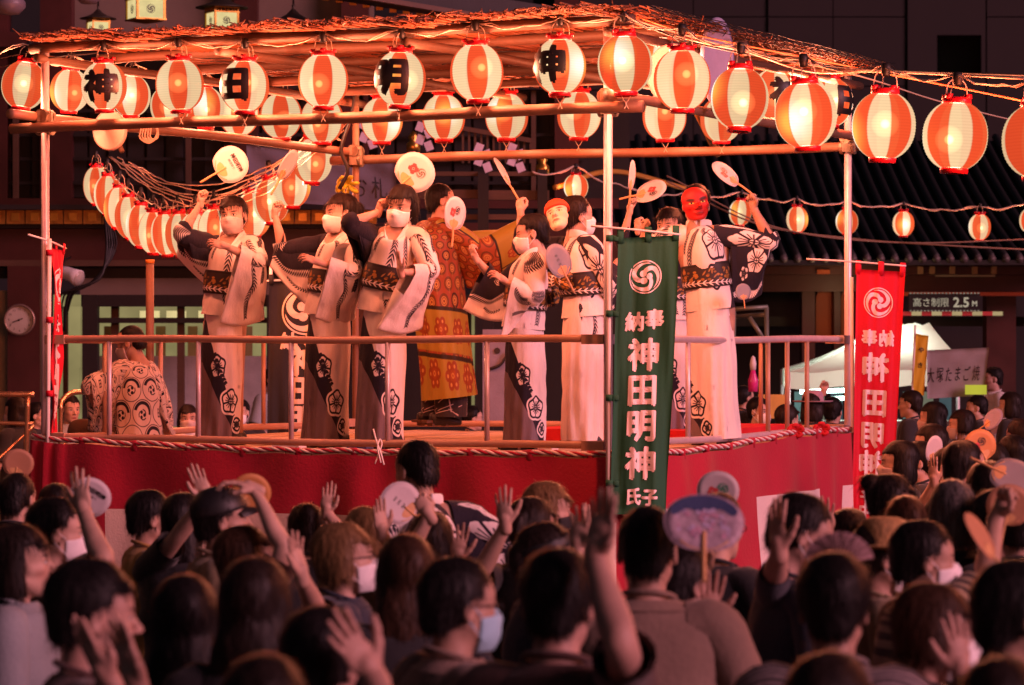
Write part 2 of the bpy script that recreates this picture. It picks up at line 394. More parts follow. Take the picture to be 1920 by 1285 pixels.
# veranda railing right of the banner
rl = empty('veranda_railing', (0, 0, 0), label='dark timber veranda railing with gold capped posts behind the masked dancers', cat='railing')
for x0, y0, x1, y1 in ((738, 356, 912, 372), (912, 357, 1030, 375), (738, 322, 1004, 330), (800, 402, 1030, 412)):
    slab('rail', rl, m_brown, x0, y0, x1, y1, 34.5, .12)
for x0, x1, y0 in ((896, 916, 322), (1008, 1026, 318), (767, 783, 282)):
    slab('post', rl, m_dark, x0, y0, x1, 470, 34.4, .2)
for x, y in ((1017, 312), (775, 270)):
    g = G(); lathe(g, [(0, .14), (.03, .12), (.06, .07), (.04, .03), (.075, 0), (.075, -.09), (0, -.09)], 14, 0, P(x, y, 34.5)); g.obj('finial', m_gold, rl)
g = G(); beam(g, P(862, 240, 35), P(996, 264, 35), .06, .05); g.obj('top_rail', m_brown, rl, False)
for k in range(12):
    x = 866 + k * 11.5; slab('baluster', rl, m_brown, x, 244 + k * 2, x + 4, 306, 35.02, .04)
for i, (x, y) in enumerate(((690, 252), (796, 256), (906, 296), (968, 296))):
    g = G(); z = 0
    for k in range(4):
        a = P(x + (8 if k % 2 else -8) , y + 12 * k - 18, 33.9 + .02 * k); box(g, a, (.085, .012, .1), np.array([[.93, 0, .36 if k % 2 else -.36], [0, 1, 0], [-.36 if k % 2 else .36, 0, .93]]))
    tag(g.obj('paper_streamer', M('white streamer paper', (.62, .55, .68), .8), None, False),
        ('zigzag white paper streamer nearest the shrine banner', 'zigzag white paper streamer beside the gold finial', 'zigzag white paper streamer over the raised fan', 'zigzag white paper streamer at the railing end')[i], 'paper streamer', 'zigzag paper streamers on the shrine hall')
# wall clock on the column
ck = empty('wall_clock', P(37, 600, 36.4), label='round white wall clock on the dark red column', cat='clock')
g = G(); lathe(g, [(.15, 0), (.178, .0), (.182, -.03), (.165, -.05), (.155, -.035)], 36)
for o in (g.obj('rim', M('clock rim', (.35, .25, .2), .35, metal=.6), ck),): o.rotation_euler = (R(-90), 0, 0)
g = G(); lathe(g, [(0, .0), (.157, 0)], 36); f = g.obj('dial', M('clock dial', (.6, .54, .46), .5, .05), ck); f.rotation_euler = (R(90), 0, 0); f.location.y = -.012
g = G()
for h in range(12):
    a = h * math.pi / 6; v = A(math.sin(a), 0, math.cos(a)); V, T = text2d(str(h or 12), .01)
    g.add(np.stack([V[:, 0] * .035, np.zeros(len(V)), V[:, 1] * .035], 1) + v * .122, T)
g.obj('numerals', m_ink, ck, False).location.y = -.016
for ang, L, w in ((250, .085, .011), (65, .04, .011), (250, .02, .02)):
    a = R(ang); g = G(); beam(g, (0, 0, 0), (L * math.sin(a), 0, L * math.cos(a)), .004, w); g.obj('hand', m_ink, ck, False).location.y = -.022
# hanging shrine lanterns
def shrine_lantern(x, y, d, s, label):
    o = empty('hanging_shrine_lantern', P(x, y, d), (0, 0, R(28)), label, 'shrine lantern', 'square metal lanterns hanging under the hall eave')
    g = G(); w = .17 * s
    for sx in (-1, 1):
        for sy in (-1, 1): box(g, (sx * w, sy * w, 0), (.025 * s, .025 * s, .3 * s))
    for z in (-.15, .09, .15): box(g, (0, 0, z * s), (2 * w + .04 * s, 2 * w + .04 * s, .018 * s))
    g.obj('frame', m_gold, o, False)
    for k in range(4):
        g = G(); box(g, (0, -w + .008, -.03 * s), (2 * w - .02, .006, .22 * s)); pn = g.obj('paper_panel', e_paper, o, False); pn.rotation_euler = (0, 0, k * math.pi / 2)
        g = G(); V, T = SWIRL; g.add(np.stack([V[:, 0] * .055 * s, np.full(len(V), -w), V[:, 1] * .055 * s - .03 * s], 1), T); g.obj('emblem', m_ink, pn, False)
        g = G()
        for q in range(6): box(g, (-.13 * s + .052 * s * q, -w, .12 * s), (.012 * s, .01, .05 * s))
        g.obj('lattice', m_gold, pn, False)
    g = G(); lathe(g, [(0, .42), (.03, .4), (.015, .36), (.05, .32), (.10, .27), (.20, .21), (.36, .165), (.37, .15), (.2, .16), (0, .16)], 24); r = g.obj('roof', M('weathered copper', (.05, .04, .03), .5, metal=.5), o); r.scale = (s,) * 3
    g = G(); lathe(g, [(0, -.20), (.06, -.19), (.20, -.165), (.22, -.15), (0, -.15)], 16); r = g.obj('base', m_gold, o); r.scale = (s,) * 3
    g = G(); tube(g, (0, 0, .4 * s), (0, 0, .4 * s + 1.2), .012); g.obj('hanging_rod', m_dark, o)
shrine_lantern(273, 14, 36, .95, 'square lit shrine lantern with gold base, leftmost of the row')
shrine_lantern(416, 36, 36.6, .82, 'square lit shrine lantern with a wide dark roof in the middle of the row')
shrine_lantern(550, 62, 37.2, .80, 'shrine lantern of which only the dark roof shows above the reed roof')
shrine_lantern(184, 50, 38.4, .6, 'small dim shrine lantern close to the plaster wall')
for i, (x, y, r, d, lb) in enumerate(((18, 8, 30, 30, 'large round grey lamp housing at the far upper left'), (166, -8, 24, 31, 'dark round lamp hanging before the plaster wall'))):
    o = empty('round_lamp', P(x, y, d), label=lb, cat='lamp'); s = r * d / FPX
    g = G(); lathe(g, [(0, -s * .7), (s * .6, -s * .62), (s, -s * .2), (s, s * .1), (s * .7, s * .6), (0, s * .8)], 28); g.obj('housing', M('grey lamp enamel', (.13, .11, .14), .4), o)
    g = G(); tube(g, (0, 0, s * .7), (0, 0, s + 1.5), .02); g.obj('stem', m_dark, o)
# floodlight and cable loom on the hall
o = empty('floodlight', P(128, 514, 35.6), label='small white floodlight with cables under the hall eave', cat='floodlight')
g = G(); V, F, U = loft([(-.10, 0, .03), (-.02, -.02, .01), (.06, -.06, -.02), (.13, -.10, -.05)], [.06, .075, .08, .095], side=(0, 0, 1), m=16); g.add(V, F); g.obj('housing', m_white, o)
g = G(); V, F, U = loft([(.131, -.101, -.05), (.137, -.105, -.052)], [.085, .085], side=(0, 0, 1), m=16); g.add(V, F); g.obj('lens', M('lamp glass', (.5, .45, .4), .1), o)
g = G(); path(g, [(-.05, 0, .03), (-.06, .1, .15), (-.06, .6, .2)], .012); g.obj('bracket', m_dark, o)
g = G()
for k in range(5):
    q = [P(184 + 5 * k, 300, 36.2), P(196 + 3 * k, 400, 36.0), P(200 + 4 * k, 470, 35.9), P(188 - 6 * k, 520 + 4 * k, 35.8), P(150 - 10 * k, 540 + 5 * k, 35.8), P(128 - 4 * k, 560 + 30 * k, 36.1)]
    path(g, q, .018 if k < 3 else .012, n=26)
tag(g.obj('cable_loom', m_blackwire), 'bundle of black cables hanging down the hall front', 'cables')
# cloth sign on the hall
def cloth_grid(tl, tr, bl, br, nu=20, nv=14, bulge=.05, seed=0, freq=1.5):
    u, v = np.meshgrid(np.linspace(0, 1, nu), np.linspace(0, 1, nv)); u = u.ravel()[:, None]; v = v.ravel()[:, None]
    S = (1 - v) * ((1 - u) * tl + u * tr) + v * ((1 - u) * bl + u * br)
    N = unit(np.cross(np.asarray(tr) - tl, np.asarray(bl) - tl)); w = wob(np.hstack([u * 2 * freq, v * freq, u * v]), 2.0, seed)
    return S + N * (w * bulge)[:, None], gridF(nu, nv), np.hstack([u, 1 - v]), N
def cloth_fn(tl, tr, bl, br, bulge, seed, freq=1.5):
    N = unit(np.cross(np.asarray(tr) - tl, np.asarray(bl) - tl))
    def f(u, v, off):
        u = np.asarray(u)[:, None]; v = np.asarray(v)[:, None]
        S = (1 - v) * ((1 - u) * tl + u * tr) + v * ((1 - u) * bl + u * br)
        return S + N * (wob(np.hstack([u * 2 * freq, v * freq, u * v]), 2.0, seed) * bulge + off)[:, None]
    return f
def put_text(g, f, s, u, v, su, sv, off, bold=.03, mirror=False, mat=0, cell=.15, geo=None):
    V, T = geo if geo else text2d(s, bold, cell); x = -V[:, 0] if mirror else V[:, 0]
    lay = V[:, 2] if V.shape[1] > 2 else 0.
    g.add(f(u + x * su, v - V[:, 1] * sv, off + np.sign(off or -1) * lay), T, mat)
def solid_cloth(name, f, nu, nv, mats, par=None, th=.004, mat_of=None):
    u, v = np.meshgrid(np.linspace(0, 1, nu), np.linspace(0, 1, nv)); u = u.ravel(); v = v.ravel(); g = G(); F = gridF(nu, nv); n = nu * nv
    U = np.stack([u, 1 - v], 1); b = np.concatenate([np.arange(nu), np.arange(nu - 1, n, nu)[1:], np.arange(n - 2, n - nu - 1, -1), np.arange(n - 2 * nu, 0, -nu)])
    b2 = np.roll(b, -1); E = np.stack([b, b2, b2 + n, b + n], 1)
    V = np.vstack([f(u, v, th / 2), f(u, v, -th / 2)]); g.add(V, [F, F[:, ::-1] + n, E], 0, np.vstack([U, U]))
    o = g.obj(name, mats, par); 
    if mat_of is not None:
        c = np.array([p.center[:] for p in o.data.polygons]); fm = np.concatenate([np.tile(mat_of((u[F].mean(1)), v[F].mean(1)), 2), mat_of(u[b], v[b])])
        o.data.polygons.foreach_set('material_index', fm.astype(np.int32))
    return o
m_greycloth = M('grey sign cloth', (.12, .105, .13), .9, .12, 3, .006)
sb = empty('shrine_sign_cloth', (0, 0, 0), label='grey cloth sign with brushed black characters hanging on the hall', cat='sign')
q = [P(462, 272, 33), P(742, 305, 33.4), P(470, 372, 33), P(742, 398, 33.4)]
f = cloth_fn(*q, .05, 3); solid_cloth('cloth', f, 24, 14, m_greycloth, sb)
g = G()
for ch, u, v, s in (('り', .63, .60, .24), ('お', .755, .56, .27), ('札', .885, .55, .27)): put_text(g, f, ch, u, v, s * .40, s * 1.75, -.006, -.01 if ch != 'お' else 0)
g.obj('brushed_characters', m_ink, sb, False)
# ================================================================ gate and buildings (right)
gate = empty('shrine_gate', (0, 0, 0), label='large dark tiled roof shrine gate with orange lit panels on the far right', cat='gate')
m_orange = M('vermilion panel', (.42, .075, .018), .55, .2, 2, .002)
def roofpt(x, t): return P(x, 488, 46) * (1 - t) + (P(x, 488, 46) + A(0, 7.5, 2.05)) * t
g = G(); n = 12
for i in range(n):
    t0, t1 = i / n, (i + 1) / n
    a, b = P(1120, 490, 46), P(2080, 490, 46); s = lambda t: A(0, 7.5 * t, 2.0 * t + .55 * t * t - .35 * t)
    g.add([a + s(t0), b + s(t0), b + s(t1), a + s(t1)], [[0, 1, 2, 3]])
g.obj('roof_bed', m_tile, gate)
V, F, U = loft([s(t) + A(0, 0, .03) for t in np.linspace(0, 1, 9)], .062, m=8); gr = G(); gr.add(V, F); rme = gr.mesh('tile_row', [m_tile])
gr = G(); lathe(gr, [(0, -.02), (.03, -.02), (.034, .0), (.055, .0), (.058, .04), (0, .05)], 14); gr.add(*[x for x in (np.array([[0, 0, 0]]), [])]); eme = gr.mesh('tile_end', [M('worn tile end', (.08, .062, .06), .5, .3, 20)])
for k in range(37):
    a = P(1130 + 26 * k, 486, 46)
    r = inst('tile_row', rme, gate, a); e = inst('tile_end', eme, gate, a + A(0, -.07, 0), (R(90), 0, 0))
for y0, y1, d, m in ((488, 497, 45.9, m_dark), (497, 515, 46.6, m_red), (515, 547, 46.9, m_red), (594, 612, 47.6, m_dark)): slab('gate_beam', gate, m, 1180, y0, 2080, y1, d, .3)
slab('orange_beam', gate, m_orange, 1694, 548, 2080, 555, 46.7, .2)
slab('inner_wall', gate, m_dark, 1180, 547, 2080, 1000, 49.5, .2)
for x0, x1, y1 in ((1504, 1528, 1000), (1564, 1576, 1000), (1606, 1640, 1000), (1850, 1905, 1000), (1938, 1990, 1000), (1300, 1330, 1000)): slab('gate_column', gate, m_red, x0, 547, x1, y1, 47.1, .4)
for x0, x1 in ((1530, 1564), (1577, 1604)):
    g = G(); a = P(x0, 640, 47.5); b = P(x1, 560, 47.5); w = b[0] - a[0]
    pts = [(a[0], a[2]), (b[0], a[2])] + [(b[0] - w * (1 - math.cos(q)) / 2, b[2] + .14 * math.sin(q)) for q in np.linspace(0, math.pi, 9)]
    k = len(pts); g.add([(p[0], 47.5, p[1]) for p in pts] + [(p[0], 47.6, p[1]) for p in pts], [[[i, (i + 1) % k, k + (i + 1) % k, k + i] for i in range(k)], np.array([[0, i, i + 1] for i in range(1, k - 1)])])
    g.obj('arched_panel', m_orange, gate, False)
slab('arched_head', gate, m_orange, 1532, 506, 1556, 514, 46.55, .1)
for x in (1722, 1782, 1824, 1744, 1860): slab('bracket', gate, M('pale bracket', (.4, .22, .12), .6), x, 500, x + 9, 514, 46.5, .1)
slab('bracket_rail', gate, M('pale rail', (.42, .34, .25), .6), 1755, 516, 1866, 519, 46.6, .06)
pl = bpy.data.lights.new('unseen_gate_lamp', 'POINT'); pl.energy = 18; pl.color = (1, .62, .3); pl.shadow_soft_size = .15  # unseen point light put in to light the orange panels
link(bpy.data.objects.new('unseen_gate_lamp', pl), gate).location = P(1590, 560, 45.9)
# height limit sign and bar
hs = empty('height_limit_sign', (0, 0, 0), label='black lit height limit sign with pale characters above the gate passage', cat='sign')
slab('board', hs, m_ink, 1704, 551, 1838, 582, 46.2, .08)
f = lambda u, v, off: np.stack([P(1704, 551, 46.2)[0] + np.asarray(u) * 134 * 46.2 / FPX, np.full(len(u), 46.19), P(1704, 551, 46.2)[2] - np.asarray(v) * 31 * 46.2 / FPX], 1)
g = G(); put_text(g, f, '高さ制限', .31, .52, .128, .58, 0, .0); put_text(g, f, '2.5', .73, .52, .19, .82, 0, .02); put_text(g, f, 'M', .92, .6, .1, .45, 0, .02)
g.obj('characters', EM('lit sign letters', (.75, .62, .45), .6), hs, False)
g = G()
for k in range(20): quadpx(g, 1706 + 6.7 * k, 549, 1709 + 6.7 * k, 551, 46.15, .02); quadpx(g, 1706 + 6.7 * k, 582, 1709 + 6.7 * k, 584, 46.15, .02)
g.obj('edge_lights', EM('sign edge lights', (.6, .5, .38), .5), hs, False)
hb = empty('height_bar', (0, 0, 0), label='red and white striped height bar hung below the limit sign', cat='barrier bar')
for k in range(10): slab('stripe', hb, (m_redink, EM('glowing bar stripe', (.8, .6, .3), .55))[k % 2], 1690 + 19 * k, 584.5, 1709 + 19 * k, 592, 46.2, .05)  # pale stripes glow by emission in place of reflected light
# far building
ob = empty('dark_building', (0, 0, 0), label='tall dark building with one recessed black window behind the gate', cat='building')
for k, (x0, x1) in enumerate(((1040, 1300), (1300, 1440), (1440, 1562), (1562, 1700), (1850, 2000), (2000, 2200))):
    for y0, y1 in ((-260, 31), (33, 161), (163, 700)): slab('cladding_panel', ob, m_concrete, x0 + .8, y0, x1 - .8, y1, 70 + .05 * (k % 2), .3)
slab('cladding_panel', ob, m_concrete, 1702, -260, 1848, 66, 70, .3); slab('cladding_panel', ob, m_concrete, 1702, 146, 1848, 700, 70, .3)
slab('window', ob, m_black, 1700, 60, 1850, 150, 70.9, .1)
slab('wall_core', ob, m_concrete, 1000, -260, 2240, 700, 71.2, .3)
for x0, x1 in ((1702, 1757), (1840, 1848)): slab('cladding_panel', ob, m_concrete, x0, 66, x1, 146, 70, .3)
# far wood closes the court behind everything
g = G(); V = []; 
for k in range(60):
    a = -1.1 + 2.2 * k / 59; r_ = 95; x = r_ * math.sin(a); y = r_ * math.cos(a) + 5; h = 22 + 4 * math.sin(k * 1.7) + 3 * math.sin(k * .6)
    V += [(x, y, 0), (x, y, h)]
g.add(V, [[2 * k, 2 * k + 2, 2 * k + 3, 2 * k + 1] for k in range(59)])
tag(g.obj('hill', M('dark wooded slope', (.012, .012, .012), .9)), 'dark slope closing the court', kind='structure')
# ---------------------------------------------------------------- market tent, banners, stall lights
tent = empty('market_tent', (0, 0, 0), label='white canopy tent over a lit food stall on the right', cat='tent')
t = NT('tent canvas'); n = t.noise(3, t.coord(), 3); x = t.n('ShaderNodeBsdfTranslucent'); t.put(x.inputs[0], (.62, .58, .50)); p_ = t.pbsdf(t.mix(n, (.62, .57, .50), (.74, .69, .62)), .8, n, .01); mx = t.n('ShaderNodeMixShader'); mx.inputs[0].default_value = .45
t.l(p_.outputs[0], mx.inputs[1]); t.l(x.outputs[0], mx.inputs[2]); t.l(mx.outputs[0], t.out.inputs[0]); m_tent = t.m
def T4(d): return [P(1470, 700, d), P(1800, 690, d)]
a, b = P(1478, 698, 37), P(1836, 694, 37); c, d_ = b + A(.2, 3.2, 0), a + A(.2, 3.2, 0); pk0 = P(1650, 608, 38.6); pk1 = P(1742, 608, 38.6)
g = G()
def patch(g, p00, p10, p01, p11, n=8, sag=.08):
    u, v = np.meshgrid(np.linspace(0, 1, n), np.linspace(0, 1, n)); u = u.ravel()[:, None]; v = v.ravel()[:, None]
    S = (1 - v) * ((1 - u) * p00 + u * p10) + v * ((1 - u) * p01 + u * p11); S[:, 2] -= (sag * np.sin(np.pi * v) + .02 * np.sin(u * 17))[:, 0]; g.add(S, gridF(n, n))
patch(g, a, b, pk0, pk1); patch(g, b, c, pk1, pk1); patch(g, c, d_, pk1, pk0); patch(g, d_, a, pk0, pk0); g.obj('canopy', m_tent, tent)
g = G()
for p, q in ((a, b), (b, c), (c, d_), (d_, a)): patch(g, p - A(0, 0, .19), q - A(0, 0, .19), p, q, 12, .01)
g.obj('valance', m_tent, tent)
for p in (a, b, c, d_):
    g = G(); tube(g, (p[0], p[1], 0), p, .025); g.obj('leg', m_steel, tent)
for k, (x, y, w) in enumerate(((1500, 735, 90), (1640, 722, 55), (1560, 748, 60))):
    g = G(); beam(g, P(x, y, 37.6 + .5 * k), P(x + w, y - 3, 37.6 + .5 * k), .05, .05); tag(g.obj('tube_lamp', e_tube), ('greenish tube lamp at the left edge of the tent', 'greenish tube lamp beside the red banner', 'greenish tube lamp low inside the tent')[k], 'lamp', 'tube lamps in the food stall')
tl = bpy.data.lights.new('stall_lamp', 'POINT'); tl.energy = 150; tl.color = (.80, 1, .86); tl.shadow_soft_size = .2
link(bpy.data.objects.new('stall_lamp', tl), tent).location = P(1640, 705, 38.4)
slab('counter_front', tent, M('stall counter', (.12, .10, .09), .7), 1480, 790, 1800, 950, 37.2, .6)
for k in range(9):
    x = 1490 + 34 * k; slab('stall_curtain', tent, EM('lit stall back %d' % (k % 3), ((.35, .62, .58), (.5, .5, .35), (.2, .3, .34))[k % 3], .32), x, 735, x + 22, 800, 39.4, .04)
wb = empty('stall_banner', (0, 0, 0), label='wide white cloth banner with black characters hung beside the tent', cat='banner')
f = cloth_fn(P(1738, 657, 34), P(1855, 652, 34), P(1738, 748, 34), P(1843, 742, 34), .03, 5); solid_cloth('cloth', f, 18, 12, M('white banner cloth', (.27, .245, .25), .9, .08, 3, .004), wb)
g = G()
for k, ch in enumerate('大塚たまご焼'): put_text(g, f, ch, .06 + .155 * k, .52, .125, .34, -.006, .01)
g.obj('characters', m_ink, wb, False)
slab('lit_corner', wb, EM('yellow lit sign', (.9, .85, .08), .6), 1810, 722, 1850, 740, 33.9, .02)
yb = empty('yellow_banner', (0, 0, 0), label='narrow upright yellow banner in front of the white tent', cat='banner')
f = cloth_fn(P(1717, 626, 33.5), P(1741, 630, 33.5), P(1711, 742, 33.5), P(1732, 742, 33.5), .02, 6); solid_cloth('cloth', f, 8, 20, M('yellow banner cloth', (.55, .36, .02), .8, .1, 3, .004), yb)
g = G(); path(g, [P(1716, 610, 33.5), P(1708, 800, 33.5)], .012); g.obj('pole', m_white, yb)
g = G(); put_text(g, f, 'や', .5, .25, .5, .10, -.006); g.obj('character', m_ink, yb, False); g = G(); put_text(g, f, 'き', .5, .5, .5, .10, -.006); g.obj('character', m_ink, yb, False)
st = empty('steel_stand', (0, 0, 0), label='grey steel trestle stand behind the dancer with the red mask', cat='stand')
for p, q in ((P(1375, 580, 30), P(1440, 576, 30)), (P(1437, 576, 30), P(1440, 860, 30)), (P(1380, 594, 30.8), P(1436, 590, 30)), (P(1405, 595, 30), P(1434, 640, 30)), (P(1376, 580, 30), P(1372, 860, 30))):
    g = G(); tube(g, p, q, .022); g.obj('bar', M('dull green steel', (.16, .18, .15), .5, metal=.4), st)
ys = G(); quadpx(ys, 1422, 740, 1474, 785, 31, .03); tag(ys.obj('yellow_card', M('yellow card', (.62, .40, .10), .8), None, False), 'yellow card sign behind the stage railing', 'card sign')
bt = empty('pink_bottle', P(1412, 725, 31), label='tall pink and white bottle standing above the crowd behind the railing', cat='bottle')
g = G(); lathe(g, [(0, -.05), (.045, -.05), (.05, .06), (.03, .12), (.022, .16), (0, .16)], 14); g.obj('body', M('pink glass', (.6, .04, .25), .25), bt)
g = G(); lathe(g, [(.0, .16), (.028, .16), (.032, .22), (.02, .28), (0, .30)], 14); g.obj('stopper', m_white, bt)
# stair railing at the left edge, with the ground speaker fan behind it
sr = empty('stair_railing', (0, 0, 0), label='shiny metal handrails of the steps left of the stage', cat='railing')
m_shiny = M('polished rail', (.62, .36, .22), .25, .2, 9, .001, metal=.8)
for pts, r in (([P(-60, 739, 25), P(64, 740, 25)], .022), ([P(-60, 792, 25), P(62, 795, 25)], .016), ([P(-40, 895, 24.6), P(62, 800, 25.2)], .014), ([P(108, 762, 25.6), P(132, 738, 25.8), P(182, 735, 26), P(230, 738, 26.4)], .022), ([P(112, 845, 25), P(156, 790, 26)], .014), ([P(52, 745, 25), P(44, 1000, 25)], .022), ([P(114, 748, 25.6), P(112, 1000, 25.6)], .02)):
    g = G(); path(g, pts, r, 8, 14); g.obj('rail', m_shiny, sr)
# stage side board with a dot and curve (part of a cloth sign)
bs = empty('blue_grey_board', (0, 0, 0), label='blue grey cloth board with a black dot and stroke behind the gown', cat='sign')
slab('board', bs, M('blue grey cloth', (.2, .19, .25), .8), 905, 618, 985, 800, 28.6, .03)
g = G(); lathe(g, [(0, 0), (.028, 0)], 16); q = g.obj('dot', m_ink, bs); q.rotation_euler = (R(90), 0, 0); q.location = P(932, 658, 28.59)
g = G(); path(g, [P(918, 692, 28.57), P(938, 684, 28.57), P(954, 660, 28.57)], .014); g.obj('stroke', m_ink, bs)
# ================================================================ stage (yagura)
C_, L_, R_ = A(.6, 20, 0), A(-3.18, 21.8, 0), A(2.52, 24, 0); B_ = L_ + R_ - C_
FLOOR = 1.43
ex = unit(L_ - C_); ey = unit(R_ - C_); lx = np.linalg.norm(L_ - C_); ly = np.linalg.norm(R_ - C_)
def S(u, v, z): return C_ + ex * (u * lx) + ey * (v * ly) + A(0, 0, z)     # u towards the left post, v towards the right post
stage = empty('festival_stage', C_ * .5 + B_ * .5, label='raised square festival stage of steel posts, timber poles and planks', cat='stage')
so = -(C_ * .5 + B_ * .5)
def sp(name, g, m, par=stage, smooth=True): return g.obj(name, m, par, smooth, so)
for p, top in ((C_, 4.24), (L_, 4.21), (R_, 4.20), (B_, 4.22)):
    g = G(); tube(g, p, p + A(0, 0, top), .028, 14); sp('post', g, m_steel if p is not B_ else m_bamboo)
def pole(name, a, b, r, m=m_bamboo, knots=True):
    g = G(); n = 26; t = np.linspace(0, 1, n)[:, None]; c = a * (1 - t) + b * t; c[:, 2] += .006 * np.sin(t[:, 0] * 9 + a[0])
    rr = np.full(n, r) * (1 + (.05 * np.sin(t[:, 0] * 31 + a[1]) if knots else 0)); V, F, U = loft(c, rr, side=(0, 0, 1), m=12); g.add(V, F); sp(name, g, m)
def ext(a, b, e0, e1):
    d = unit(b - a); return a - d * e0, b + d * e1
Z = lambda p, z: p + A(0, 0, z)
out = .052
fo = -ey * out; ro_ = -ex * out
pole('cross_pole', *ext(Z(C_ + fo, 3.595), Z(L_ + fo, 3.595), .26, .24), .036)
pole('cross_pole', *ext(Z(B_ - fo, 3.61), Z(R_ - fo, 3.60), .25, .30), .036)
pole('cross_pole', *ext(Z(C_ + ro_, 3.672), Z(R_ + ro_, 3.672), .12, .3), .034)
pole('cross_pole', *ext(Z(L_ - ro_, 3.672), Z(B_ - ro_, 3.672), .34, .15), .034)
for v in (-.012, .18, .42, .68, .92): pole('roof_pole', *ext(Z(S(0, v, 0), 4.135), Z(S(1, v, 0), 4.135), .2, .08), .035, m_brown)
for u in (-.01, .33, .66, 1.0): pole('roof_pole', *ext(Z(S(u, 0, 0), 4.065), Z(S(u, 1, 0), 4.065), .1, .15), .032, m_brown)
def clamp(p, d):
    g = G(); d = unit(d)
    for s_ in (-.045, .045):
        V, F, U = loft([p + d * (s_ - .012), p + d * (s_ + .012)], [.052, .052], side=(0, 0, 1), m=12); g.add(V, F)
    box(g, p, (.10, .10, .07)); tube(g, p + A(.03, -.09, .02), p + A(.03, .07, .02), .012); sp('clamp', g, m_clamp, smooth=False)
for q in (C_, L_, R_, B_):
    clamp(Z(q, 3.595), ex); clamp(Z(q, 3.672), ey)
# guard rails
def rail(a, b, z, r, m): pole('guard_rail', Z(a, z), Z(b, z), r, m, False)
m_railp = M('painted guard rail', (.46, .28, .20), .45, .14, 6, .001, metal=.15)
for a, b, m in ((C_, L_, m_railp), (C_, R_, m_steel), (L_, B_, m_railp), (R_, B_, m_railp)):
    for z, r in ((2.155, .024), (1.487, .024)):
        e = unit(b - a) * .05; rail(a + e, b - e, z, r, m)
        for q, sg in ((a, 1), (b, -1)):
            g = G(); d = unit(b - a) * sg; beam(g, Z(q + d * .02, z), Z(q + d * .17, z), .062, .062); sp('rail_socket', g, m_railp if m is m_railp else m_steel, smooth=False)
def bal(u, v, m=m_steel, r=.017):
    g = G(); tube(g, S(u, v, 1.48), S(u, v, 2.15), r, 10); sp('baluster', g, m)
def u_of(px):            # where along the front (v = 0) a photo column falls
    k = (px - 960) / FPX; return (k * C_[1] - C_[0]) / (lx * (ex[0] - k * ex[1]))
def v_of(px):
    k = (px - 960) / FPX; return (k * C_[1] - C_[0]) / (ly * (ey[0] - k * ey[1]))
for px in (205, 372, 546, 727, 913): bal(u_of(px), 0)
for px in (1290, 1367, 1440, 1476, 1513): bal(0, v_of(px), m_steel if px < 1400 else m_railp)
for k in range(1, 6): bal(1, k / 6, m_railp); bal(k / 6, 1, m_railp)
g = G(); a = S(1.0, .58, FLOOR); tube(g, P(281, 830, 23.4), P(281, 494, 23.4), .03, 12); sp('short_post', g, m_bamboo)
g = G(); tube(g, P(281, 494, 23.4), P(281, 487, 23.4), .033, 12); sp('short_post_cap', g, M('orange cap', (.62, .22, .03), .5))
# floor planks, joists, dais
nb = 22
for k in range(nb):
    g = G(); u0, u1 = (k + .03) / nb * 1.022 - .011, (k + .97) / nb * 1.022 - .011; dz = RS.uniform(-.004, .004)
    V = [S(u, v, z) for z in (FLOOR - .035 + dz, FLOOR + dz) for u, v in ((u0, -.010), (u1, -.010), (u1, 1.012), (u0, 1.012))]
    g.add(V, BF); sp('floor_plank', g, m_plank, smooth=False)
for v in np.linspace(.02, .98, 6): g = G(); beam(g, S(-.008, v, FLOOR - .09), S(1.008, v, FLOOR - .09), .06, .09); sp('joist', g, m_brown, smooth=False)
for u in (.02, .5, .98):
    for v in (.05, .5, .95): g = G(); tube(g, S(u, v, 0), S(u, v, FLOOR - .13), .03); sp('prop', g, m_steel)
m_redcloth = M('red stage cloth', (.52, .012, .022), .8, .14, 4, .004)
da = empty('red_dais', (0, 0, 0), label='low red cloth covered platform in the middle of the stage', cat='platform')
g = G(); q = [S(.42, .52, FLOOR + .004), S(.08, .52, FLOOR + .004), S(.08, .98, FLOOR + .004), S(.42, .98, FLOOR + .004)]; g.add(np.array(q + [p + A(0, 0, .085) for p in q]), BF); g.obj('cloth_top', m_redcloth, da, False)
# odds and ends lying along the front edge of the boards
for i, (x, y, w, h, m, lb) in enumerate(((520, 851, 60, .05, m_white, 'white folded cloth on the stage edge under the second dancer'), (650, 849, 52, .035, M('blue book', (.10, .13, .30), .6), 'blue and white booklet on the stage edge'), (690, 853, 8, .03, m_black, 'small black case on the stage edge'), (1010, 853, 24, .04, m_white, 'white paper sheet on the stage edge near the corner post'), (345, 843, 30, .06, M('drink can', (.55, .50, .25), .3, metal=.6), 'small can on the stage edge beside the seated man'))):
    g = G(); u = u_of(x); p = S(u, .035, FLOOR + .008 + h / 2); box(g, p, (w * .0034, .10, h), np.array([ex, ey, A(0, 0, 1)]))
    tag(g.obj(('cloth', 'booklet', 'case', 'paper', 'can')[i], m, None, False), lb, ('cloth', 'booklet', 'case', 'paper', 'can')[i])
